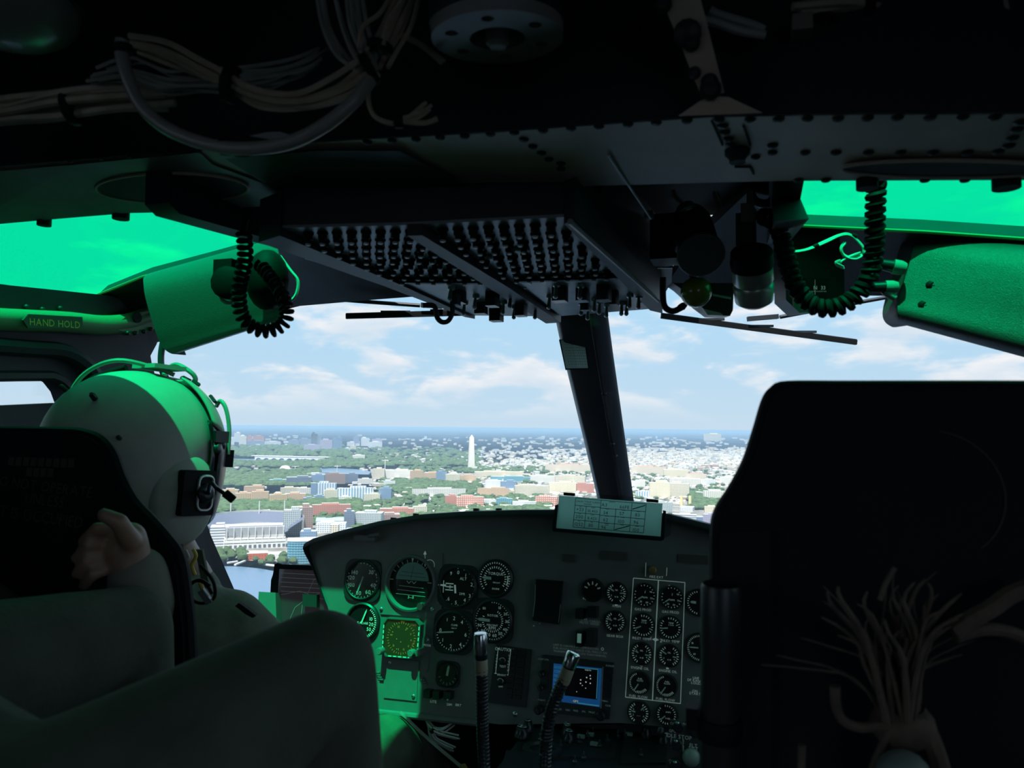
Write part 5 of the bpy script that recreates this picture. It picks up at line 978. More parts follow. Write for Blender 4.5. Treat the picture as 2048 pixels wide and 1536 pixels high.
capsule(bd, sl_, .055, V((-1.33, 1.18, -.56)), .042); capsule(bd, V((-1.33, 1.18, -.56)), .04, V((-1.22, 1.42, -.62)), .028); capsule(bd, pv+V((.1, 0, 0)), .085, kn, .055); capsule(bd, pv+V((-.1, 0, 0)), .085, kl, .055); capsule(bd, kn, .052, ft, .04); capsule(bd, kl, .052, fl_, .04); capsule(bd, ft, .035, ft+V((0, .12, -.01)), .03); capsule(bd, fl_, .035, fl_+V((0, .12, -.01)), .03)
for w_, s_ in ((wr_, 1), (V((-1.22, 1.42, -.62)), -1)):
    pm = w_+V((.0, .06, .005)); capsule(bd, w_, .026, pm, .03)
    for j in range(4): f0 = pm+V((s_*(.022-.015*j), .015, 0)); capsule(bd, f0, .0095, f0+V((0, .04, -.012)), .0085, 8); capsule(bd, f0+V((0, .04, -.012)), .0085, f0+V((0, .05, -.04)), .0075, 8)
    capsule(bd, pm+V((-s_*.02, -.02, 0)), .0105, pm+V((-s_*.045, .02, -.01)), .009, 8)
pilot = fleshed(bd, 'person', SKIN, .007, None, 5, label='pilot in a green helmet and sage flight suit in the left seat', cat='person')
su_ = MB(); capsule(su_, nk+V((-.03, .0, -.07)), .075, ch, .15); capsule(su_, ch, .165, pv, .16); capsule(su_, ch+V((.05, 0, .05)), .12, sr_, .078); capsule(su_, ch+V((-.05, 0, .05)), .12, sl_, .078); capsule(su_, sr_, .078, el_, .056); capsule(su_, el_, .056, wr_, .042)
capsule(su_, sl_, .075, V((-1.33, 1.18, -.56)), .056); capsule(su_, V((-1.33, 1.18, -.56)), .056, V((-1.22, 1.42, -.62)), .042); capsule(su_, pv+V((.1, 0, 0)), .105, kn, .074); capsule(su_, pv+V((-.1, 0, 0)), .105, kl, .074); capsule(su_, kn, .072, ft+V((0, 0, .05)), .06); capsule(su_, kl, .072, fl_+V((0, 0, .05)), .06)
fleshed(su_, 'flight_suit', SUIT, .009, pilot, 4)
MB().ribbon([[PD(x, y, 1.27) for x, y in ((470, 1212), (490, 1228), (505, 1236))], [PD(x, y, 1.265) for x, y in ((478, 1206), (500, 1222), (512, 1232))]], CF*.01).build('shoulder_strap', RUBBER, pilot)
MB().ribbon([[PD(x, y, 1.30) for x, y in ((352, 1090), (358, 1150), (372, 1210))], [PD(x, y, 1.30) for x, y in ((362, 1090), (372, 1150), (392, 1208))]], CF*.008).build('harness_strap', RUBBER, pilot)
MB().ribbon([[PD(x, y, 1.31) for x, y in ((390, 1100), (400, 1150), (408, 1205))], [PD(x, y, 1.31) for x, y in ((404, 1100), (414, 1150), (426, 1205))]], CF*.008).build('harness_strap', SUIT, pilot)
for pts, m_, r_ in (([(400, 1130), (425, 1160), (430, 1190), (418, 1204), (395, 1205), (376, 1190), (378, 1170), (400, 1160), (420, 1172)], RUBBER, .0028), ([(374, 1176), (392, 1162), (412, 1168), (424, 1188)], RUBBER, .0028), ([(386, 1098), (392, 1112), (384, 1130), (390, 1150)], M('yellow_tag_cord', (.55, .42, .05), .5), .003), ([(372, 1100), (378, 1115), (372, 1122)], WIREP, .002), ([(400, 1165), (406, 1180), (404, 1188)], MATS['yellow_tag_cord'], .0035)):
    MB().tube(smooth_path([PD(x, y, 1.24) for x, y in pts], 4), r_, 6).build('headset_cord', m_, pilot)
MB().bar(PD(402, 1180, 1.235), PD(420, 1206, 1.235), .010, .010).build('cord_plug', M('grey_plug', (.12, .13, .15), .4), pilot)
# helmet
hy, hp = rad(-12), rad(4)
fw = V((-math.sin(hy)*math.cos(hp), math.cos(hy)*math.cos(hp), -math.sin(hp))); rt_ = fw.cross(V((0, 0, 1))).normalized(); hup = rt_.cross(fw)
HF = Fr(HC, rt_, fw)                            # u right, v forward, n up
HELM = M('helmet_green_grey', (.33, .34, .30), .55, var=.06, vs=30)
NU, NV = 48, 26
def helm_pt(az, k, off=0.0):                    # az 0 = forward, clockwise seen from above; k 0 = crown, 1 = lower edge
    ax_, ay = .141+off, (.160 if math.cos(az) > 0 else .166)+off; top_ = .155+off
    if k < .55: t = k/.55*math.pi/2; s_ = math.sin(t)**.92; z = top_*math.cos(t); return HF.p(ax_*s_*math.sin(az), ay*s_*math.cos(az), z)
    t = (k-.55)/.45; back = max(0, -math.cos(az)); side = abs(math.sin(az)); depth = .110+.060*side**2-.03*back**3; z = -t*depth
    tuck = 1-.10*t**2-.10*back*t**2; return HF.p(ax_*tuck*math.sin(az), ay*tuck*math.cos(az), z)
mb = MB(); 
for j in range(NV+1):
    for i in range(NU): mb.v.append(helm_pt(2*math.pi*i/NU, j/NV))
for j in range(NV):
    for i in range(NU):
        az = 2*math.pi*(i+.5)/NU; d = min(az, 2*math.pi-az); kk = (j+.5)/NV
        if d < rad(62) and kk > .50: continue      # face opening
        i2 = (i+1) % NU; mb.f.append((j*NU+i, j*NU+i2, (j+1)*NU+i2, (j+1)*NU+i))
helmet = mb.build('helmet', HELM, pilot, o=HC, ang=60, label='green grey flight helmet')
sm_ = helmet.modifiers.new('thick', 'SOLIDIFY'); sm_.thickness = .008; sm_.offset = -1
# ear bulge on the right side with its dark plate
MB().ball(HF.p(.124, .020, -.080), (.030, .070, .088), 20, 12, HF).build('ear_cup', HELM, helmet)
eF = Fr(HF.p(.150, .060, -.055), fw*-1+rt_*.25, hup); eF = Fr(HF.p(.156, .030, -.068), (fw+rt_*-.10).normalized(), hup)
if eF.n.dot(rt_) < 0: eF = Fr(eF.o, eF.u*-1, eF.v)
MB().prism(rrect(0, 0, .074, .082, .006), eF, -.012, .004).build('ear_plate', RUBBER, helmet)
bk = MB(); bk.tube([eF.p(a, b, .006) for a, b in rrect(.012, 0, .034, .062, .012)], .0026, 6, True); bk.build('wire_bail', ALU, helmet); MB().lathe([(.018, 0), (.018, .010), (.012, .014), (.008, .014)], eF.p(.010, 0, .002), eF.n, 18).build('mic_pivot', GLOSSB, helmet)
mp = [eF.p(.012, 0, .014)] + [PD(x, y, 1.26) for x, y in ((422, 966), (432, 975), (444, 984), (452, 990))]
MB().tube(smooth_path(mp, 5), .0035, 8).build('mic_boom', GLOSSB, helmet); MB().cyl(PD(450, 986, 1.26), PD(467, 1000, 1.26), .0075, .007, 12).build('microphone', RUBBER, helmet)
# visor housing, visor, rails
def shell_part(name, mat, az0, az1, k0, k1, off, nu=22, nv=12, th=.004, wav=None):
    rows = []
    for j in range(nv+1):
        row = []
        for i in range(nu+1):
            az = az0+(az1-az0)*i/nu; kk = k0+(k1-k0)*j/nv
            if wav: kk = k0+(wav(i/nu)-k0)*j/nv
            q = helm_pt(az, kk, off); row.append(q)
        rows.append(row)
    m_ = MB().ribbon(rows, (0, 0, 0)); m_ = MB(); k_ = len(rows[0])
    for r_ in rows: m_.v += r_
    for j in range(nv):
        for i in range(nu): m_.f.append((j*k_+i, j*k_+i+1, (j+1)*k_+i+1, (j+1)*k_+i))
    o_ = m_.build(name, mat, helmet, ang=60); s2 = o_.modifiers.new('thick', 'SOLIDIFY'); s2.thickness = th; return o_
shell_part('visor_housing', HELM, rad(-58), rad(62), .16, .52, .012, wav=lambda t: .42+.10*math.sin(math.pi*t))
shell_part('visor', M('smoked_visor', (.008, .012, .012), .08), rad(-62), rad(66), .40, .80, .008, th=.003)
shell_part('visor_edge', GLOSSB, rad(34), rad(60), .46, .93, .014, nu=6, th=.004)
shell_part('face_roll', RUBBER, rad(-60), rad(64), .80, .98, -.006, th=.006)
for a_, k_ in ((28, .20), (44, .30), (10, .17)):
    q = helm_pt(rad(a_), k_, .018); fr_ = Fr(q, (helm_pt(rad(a_+3), k_, .018)-q), (helm_pt(rad(a_), k_-.03, .018)-q)); fr_ = fr_ if fr_.n.dot(q-HC) > 0 else Fr(q, fr_.u*-1, fr_.v)
    MB().prism([(-.009, -.007), (.009, -.010), (.011, .008), (-.004, .009)], fr_, -.004, .0015).build('vent_slot', BLK2, helmet)
for a_, k_, r_ in ((52, .50, .010), (60, .52, .012), (-170+360, .30, .004), (128, .50, .004), (150, .34, .005)):
    q = helm_pt(rad(a_), k_, .010); MB().lathe([(r_, -.008), (r_, .004), (r_*.6, .007)], q, q-HC, 14).build('visor_knob' if r_ > .006 else 'shell_screw', GLOSSB, helmet)
MB().box((0, 0, 0), (.024, .03, .022), Fr(helm_pt(rad(58), .47, .010), rt_, fw)).build('mount_block', GLOSSB, helmet)
MB().tube(smooth_path([helm_pt(rad(34), .33, .014), helm_pt(rad(38), .32, .026), helm_pt(rad(42), .36, .028), helm_pt(rad(44), .44, .022), helm_pt(rad(44), .54, .016)], 5), .0042, 8).build('visor_lever', GREENP, helmet)
MB().box((0, 0, 0), (.012, .018, .034), Fr(helm_pt(rad(42), .56, .016), rt_, fw)).build('visor_lock', RUBBER, helmet)
# bungee over the crown and cord clip
MB().tube(smooth_path([helm_pt(rad(248), .50, .006), helm_pt(rad(240), .34, .010), helm_pt(rad(225), .20, .016), helm_pt(rad(180), .09, .020), helm_pt(rad(80), .07, .010), helm_pt(rad(60), .13, .008)], 6), .0042, 8).build('crown_cord', GREENP, helmet)
MB().tube(smooth_path([helm_pt(rad(252), .52, .004), helm_pt(rad(246), .38, .006), helm_pt(rad(236), .22, .006), helm_pt(rad(180), .06, .006)], 6), .006, 8).build('crown_cord', RUBBER, helmet)
c0 = helm_pt(rad(30), .03, .012); MB().prism([(-.02, -.03), (.05, -.03), (.06, .03), (-.01, .03)], Fr(c0, rt_, fw), -.006, .002).build('hook_patch', HELM, helmet)
MB().tube(smooth_path([helm_pt(rad(-20), .12, .012), helm_pt(rad(-20), .13, .030), helm_pt(rad(0), .12, .036), helm_pt(rad(20), .16, .030), helm_pt(rad(22), .19, .024), helm_pt(rad(20), .20, .012)], 5), .0048, 8).build('crown_loop', GREENP, helmet)
# grey handle beyond the helmet, hanging from the door post
gb_ = thing('grab_handle', PD(345, 770, 1.8), 'curved grey grab handle on the left windshield post behind the helmet', 'handle'); MB().tube(smooth_path([PD(x, y, 1.80) for x, y in ((330, 670), (325, 690), (322, 715), (324, 740), (332, 755))], 4), .0075, 10).build('handle_rod', M('handle_grey', (.05, .055, .06), .3), gb_); MB().prism([Fr(PD(340, 765, 1.79), CR, CU).px(*p) for p in ((322, 752), (350, 758), (358, 768), (362, 790), (320, 790))], Fr(PD(340, 765, 1.79), CR, CU), -.03, 0).build('handle_block', BLK, gb_)
# passenger beside the camera: knees, one raised hand
K1, H1 = PD(640, 1332, .62), PD(0, 1800, .42); K2, H2 = PD(252, 1262, .86), PD(-250, 1425, .64)
pel = (H1+H2)/2+V((-.10, -.05, -.02)); che = V((-.98, .36, .02)); hed = che+V((-.02, .05, .30))
A1 = PD(690, 1900, .66); A2 = PD(262, 1700, .88)
shR = PD(-330, 1080, .92); elb = PD(262, 1470, 1.0); wri = PD(284, 1196, .93); shL = che+V((-.12, -.12, .06))
pb = MB(); capsule(pb, pel, .13, che, .14); capsule(pb, che, .08, hed+V((0, 0, -.08)), .055); pb.ball(hed, (.08, .10, .115), 18, 12); capsule(pb, H1, .07, K1, .040); capsule(pb, H2, .07, K2, .044); capsule(pb, pel, .11, H1, .07); capsule(pb, pel, .11, H2, .07); capsule(pb, K1, .040, A1, .035); capsule(pb, K2, .043, A2, .036)
capsule(pb, A1, .034, A1+V((.06, .10, -.02)), .03); capsule(pb, A2, .034, A2+V((.06, .10, -.02)), .03)
capsule(pb, che, .1, shR, .06); capsule(pb, shR, .05, elb, .034); capsule(pb, elb, .034, wri, .026); capsule(pb, che, .1, shL, .06); capsule(pb, shL, .05, shL+V((-.05, .22, -.24)), .036); capsule(pb, shL+V((-.05, .22, -.24)), .034, H2+V((0, .05, .09)), .028)
# hand: palm, four curled fingers, thumb
pm0, pm1 = PD(268, 1140, .925), PD(244, 1096, .92); capsule(pb, wri, .025, pm0, .026); capsule(pb, pm0, .026, pm1, .022); capsule(pb, PD(258, 1078, .92), .021, pm0, .024); capsule(pb, PD(246, 1124, .92), .020, pm0, .024)
for (x0, y0), (x1, y1), (x2, y2) in (((240, 1062), (194, 1056), (166, 1082)), ((228, 1086), (178, 1088), (152, 1116)), ((226, 1110), (174, 1120), (152, 1148)), ((232, 1132), (186, 1148), (168, 1172))):
    capsule(pb, PD(x0, y0, .92), .0086, PD(x1, y1, .895), .0076, 10); capsule(pb, PD(x1, y1, .895), .0076, PD(x2, y2, .905), .0062, 10)
capsule(pb, PD(262, 1082, .905), .0125, PD(238, 1044, .885), .0105, 10); capsule(pb, PD(238, 1044, .885), .0105, PD(208, 1030, .88), .0085, 10)
pas = fleshed(pb, 'person', SKIN, .0034, None, 2, label='seated passenger in olive trousers with bent knees in the left foreground', cat='person')
tr = MB(); capsule(tr, H1, .086, K1, .047); capsule(tr, H2, .086, K2, .052); capsule(tr, pel, .14, H1, .085); capsule(tr, pel, .14, H2, .085); capsule(tr, K1, .047, A1, .046); capsule(tr, K2, .052, A2, .048)
fleshed(tr, 'trousers', OLIVE, .007, pas, 5)
tt = MB(); capsule(tt, pel+V((0, 0, .02)), .15, che, .16); capsule(tt, che, .12, shR, .075); capsule(tt, che, .12, shL, .075); capsule(tt, shR, .070, elb, .052); capsule(tt, elb, .052, PD(284, 1210, .93), .041); capsule(tt, PD(284, 1210, .93), .041, PD(276, 1150, .93), .036); capsule(tt, shL, .07, shL+V((-.05, .22, -.24)), .05); capsule(tt, shL+V((-.05, .22, -.24)), .05, H2+V((0, .02, .11)), .038)
fleshed(tt, 'jacket', TANS, .007, pas, 5)
hr_ = MB().ball(hed+V((0, -.01, .02)), (.086, .104, .112), 18, 10, None, 0, .55); hr_.build('hair', M('dark_hair', (.02, .015, .01), .7), pas)
# ------------------------------------------------------------------ the city outside
def G(x, y): return PZ(x, y, GZ)
def noise_ground():
    m = bpy.data.materials.new('city_ground'); m.use_nodes = True; nt = m.node_tree; N = nt.nodes; L = nt.links; b = N['Principled BSDF']; b.inputs['Roughness'].default_value = .95; b.inputs['Specular IOR Level'].default_value = .1
    tc = N.new('ShaderNodeTexCoord')
    def nz(sc, det=4, ty='ShaderNodeTexNoise'):
        n = N.new(ty); n.inputs['Scale'].default_value = sc; L.new(tc.outputs['Object'], n.inputs['Vector'])
        if ty == 'ShaderNodeTexNoise': n.inputs['Detail'].default_value = det
        return n
    big = nz(1/900., 4); fine = nz(1/28., 3); vor = nz(1/45., ty='ShaderNodeTexVoronoi')
    def ramp(src, a, ca, b_, cb):
        r = N.new('ShaderNodeValToRGB'); L.new(src, r.inputs[0]); r.color_ramp.elements[0].position = a; r.color_ramp.elements[0].color = (*ca, 1); r.color_ramp.elements[1].position = b_; r.color_ramp.elements[1].color = (*cb, 1); return r
    trees = ramp(fine.outputs[0], .35, (.028, .055, .022), .7, (.085, .13, .05))
    sep = N.new('ShaderNodeSeparateColor'); L.new(vor.outputs['Color'], sep.inputs[0])
    town = ramp(sep.outputs[0], .15, (.16, .15, .14), .9, (.52, .49, .45))
    msk = ramp(big.outputs[0], .50, (0, 0, 0), .60, (1, 1, 1))
    mx = N.new('ShaderNodeMixRGB'); L.new(msk.outputs[0], mx.inputs[0]); L.new(trees.outputs[0], mx.inputs[1]); L.new(town.outputs[0], mx.inputs[2]); L.new(mx.outputs[0], b.inputs['Base Color']); return m
gm = MB(); RG = 70000.0; ring = []
for j, r in enumerate((0, 400, 1500, 4000, 9000, 20000, 40000, RG)): ring.append([V((r*math.cos(2*math.pi*i/64), r*math.sin(2*math.pi*i/64), GZ)) for i in range(65)])
gm.ribbon(ring); S(gm, 'ground', noise_ground(), 'flat wooded and built up ground reaching to the hazy horizon', o=V((0, 0, GZ)), smooth=False)
WATER = M('river_water', (.10, .17, .27), .22, bump=.0, spec=.6)
def water(pts, lab, z=.6):
    q = [PZ(x, y, GZ+z) for x, y in pts]; m = MB(); m.prism([(p.x, p.y) for p in q], WF, GZ+z-.3, GZ+z); return S(m, 'river', WATER, lab, smooth=False)
water(((380, 1129), (440, 1132), (480, 1133), (520, 1137), (560, 1144), (700, 1152), (1500, 1200), (1600, 1700), (-400, 1700), (-300, 1129)), 'wide blue grey river in the lower left below the waterfront')
water(((380, 915), (455, 917), (560, 919), (640, 924), (652, 928), (560, 927), (455, 932), (380, 936)), 'pale strip of river crossed by the arched bridge', 1.2)
water(((598, 939), (610, 935.5), (660, 935), (720, 939), (742, 943), (738, 949), (690, 948), (630, 944)), 'calm tidal basin beyond the office blocks', 1.2)
STREET = M('pale_streets', (.24, .225, .20), .9, var=.6, vs=.03)
def paved(pts, lab, z=.5):
    q = [PZ(x, y, GZ+z) for x, y in pts]; m = MB(); m.prism([(p.x, p.y) for p in q], WF, GZ+z-.2, GZ+z); return S(m, 'pavement', STREET, lab, smooth=False)
paved(((945, 930), (1240, 905), (1560, 900), (1560, 1000), (1300, 1060), (1060, 1062), (960, 1004), (960, 950)), 'pale paved streets of the dense downtown on the right')
paved(((420, 1040), (470, 1034), (640, 1034), (900, 1036), (1060, 1030), (1060, 1080), (640, 1108), (600, 1126), (500, 1121), (440, 1110), (380, 1100)), 'pale plazas around the ballpark on the waterfront')
paved(((740, 938), (950, 938), (950, 955), (840, 962), (745, 958)), 'pale forecourts of the federal row')
# haze: a thin scattering layer lying over the city below the aircraft
hm = bpy.data.materials.new('summer_haze'); hm.use_nodes = True; hn = hm.node_tree; hn.nodes.clear(); ho = hn.nodes.new('ShaderNodeOutputMaterial'); hs_ = hn.nodes.new('ShaderNodeVolumeScatter'); hs_.inputs['Color'].default_value = (.35, .50, .665, 1); hs_.inputs['Density'].default_value = 1.55e-4; ha_ = hn.nodes.new('ShaderNodeVolumeAbsorption'); ha_.inputs['Color'].default_value = (.35, .65, .93, 1); ha_.inputs['Density'].default_value = .8e-4; hadd = hn.nodes.new('ShaderNodeAddShader'); hn.links.new(hs_.outputs[0], hadd.inputs[0]); hn.links.new(ha_.outputs[0], hadd.inputs[1]); hn.links.new(hadd.outputs[0], ho.inputs['Volume'])
HZ = MB().box((0, 0, GZ+76), (2*RG, 2*RG, 150)); hz_o = HZ.build('haze', hm, None, smooth=False, label='thin blue summer haze lying over the whole city', kind='structure')
# facades: windows as a flat pattern, far too small to pick apart
def facade(name, wall, win, roof, fx=4.0, fz=3.6, u0=.35, v0=.42):
    if name in MATS: return MATS[name]
    m = bpy.data.materials.new(name); m.use_nodes = True; nt = m.node_tree; N = nt.nodes; L = nt.links; b = N['Principled BSDF']; b.inputs['Roughness'].default_value = .7; b.inputs['Specular IOR Level'].default_value = .2
    tc = N.new('ShaderNodeTexCoord'); sp = N.new('ShaderNodeSeparateXYZ'); L.new(tc.outputs['Object'], sp.inputs[0]); ge = N.new('ShaderNodeNewGeometry'); sn = N.new('ShaderNodeSeparateXYZ'); L.new(ge.outputs['Normal'], sn.inputs[0])
    def mt(op, a, c=None):
        n = N.new('ShaderNodeMath'); n.operation = op
        for i, q in enumerate((a, c)):
            if q is None: continue
            if isinstance(q, (int, float)): n.inputs[i].default_value = q
            else: L.new(q, n.inputs[i])
        return n.outputs[0]
    u = mt('FRACT', mt('DIVIDE', mt('ADD', sp.outputs[0], sp.outputs[1]), fx)); v = mt('FRACT', mt('DIVIDE', sp.outputs[2], fz))
    w = mt('MULTIPLY', mt('GREATER_THAN', u, u0), mt('GREATER_THAN', v, v0))
    m1 = N.new('ShaderNodeMixRGB'); L.new(w, m1.inputs[0]); m1.inputs[1].default_value = (*wall, 1); m1.inputs[2].default_value = (*win, 1)
    m2 = N.new('ShaderNodeMixRGB'); L.new(mt('GREATER_THAN', sn.outputs[2], .5), m2.inputs[0]); L.new(m1.outputs[0], m2.inputs[1]); m2.inputs[2].default_value = (*roof, 1); L.new(m2.outputs[0], b.inputs['Base Color'])
    MATS[name] = m; return m
RF = (.62, .60, .57)
CREAM = facade('cream_facade', (.80, .72, .56), (.30, .29, .27), (.72, .68, .60)); TAN = facade('tan_facade', (.72, .50, .31), (.30, .24, .20), (.70, .60, .50)); WHT = facade('white_facade', (.84, .83, .80), (.28, .34, .42), (.78, .77, .75)); ORG = facade('orange_tan_facade', (.68, .46, .30), (.32, .25, .21), (.72, .60, .48))
RED = facade('red_brick_facade', (.55, .17, .11), (.45, .34, .30), (.66, .60, .56)); BLU = facade('blue_glass_facade', (.34, .42, .52), (.13, .22, .34), (.55, .58, .62), 3, 3.4, .15, .2); DRK = facade('dark_glass_facade', (.24, .27, .33), (.10, .14, .20), (.50, .50, .50), 3, 3.4, .2, .25)
STR = facade('white_striped_facade', (.84, .84, .83), (.25, .38, .50), (.75, .74, .72), 7, 60, .42, 0); BAND = facade('white_banded_facade', (.85, .84, .80), (.22, .25, .30), (.78, .76, .73), 400, 4.2, 0, .5); BRN = facade('brown_facade', (.38, .25, .20), (.20, .18, .19), (.55, .50, .46)); TEAL = facade('teal_glass_facade', (.30, .52, .56), (.06, .22, .30), (.55, .62, .62), 5, 3.6, .12, .22)
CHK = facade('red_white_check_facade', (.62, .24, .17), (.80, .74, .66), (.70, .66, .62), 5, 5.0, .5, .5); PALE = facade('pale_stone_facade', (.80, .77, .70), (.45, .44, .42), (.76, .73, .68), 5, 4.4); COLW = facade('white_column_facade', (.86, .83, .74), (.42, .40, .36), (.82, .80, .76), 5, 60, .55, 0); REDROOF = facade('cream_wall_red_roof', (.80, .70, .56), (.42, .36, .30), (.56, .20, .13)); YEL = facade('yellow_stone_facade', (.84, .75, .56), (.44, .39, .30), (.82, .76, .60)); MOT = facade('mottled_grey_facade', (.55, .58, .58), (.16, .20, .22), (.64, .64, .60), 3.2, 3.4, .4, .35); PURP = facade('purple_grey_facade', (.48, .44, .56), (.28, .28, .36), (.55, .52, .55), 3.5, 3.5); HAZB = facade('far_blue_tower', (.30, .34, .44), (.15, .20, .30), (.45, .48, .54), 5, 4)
# fraction of the tall blocks' roofs carries a plant room
def bld(xl, xr, yb, yt, mat, lab=None, dep=None, name='building', rot=0.0, plant=True, group=None, cat='building', par=None):
    A, B = G(xl, yb), G(xr, yb); c = G((xl+xr)/2, yb); D = c.dot(CF); w = (xr-xl)/F*D; h = max(3, (yb-yt)/F*D); d = dep or max(14, min(w*.8, 60))
    yaw = math.atan2(c.y, c.x)-math.pi/2+rot
    m = MB(); m.box((0, d/2, h/2), (w, d, h)); me = m.mesh(name, mat, (0, 0, 0), False)
    mw = Matrix.Translation(c) @ Matrix.Rotation(yaw, 4, 'Z'); ob = inst(name, me, mw, None, label=lab, cat=cat, group=group)
    if plant and h > 12 and w > 18:
        p = MB(); p.box((w*random.uniform(-.15, .15), d*.5, h+h*.05+.8), (w*.45, d*.4, h*.10+1.6)); k = p.mesh('plant_room', mat, (0, 0, 0), False); o2 = bpy.data.objects.new('plant_room', k); COL.objects.link(o2); place(o2, mw, ob)
        q = MB(); q.box((0, .3, h+.4), (w*1.01, .6, 1.0)); k = q.mesh('parapet', mat, (0, 0, 0), False); o3 = bpy.data.objects.new('parapet', k); COL.objects.link(o3); place(o3, mw, ob)
    return ob
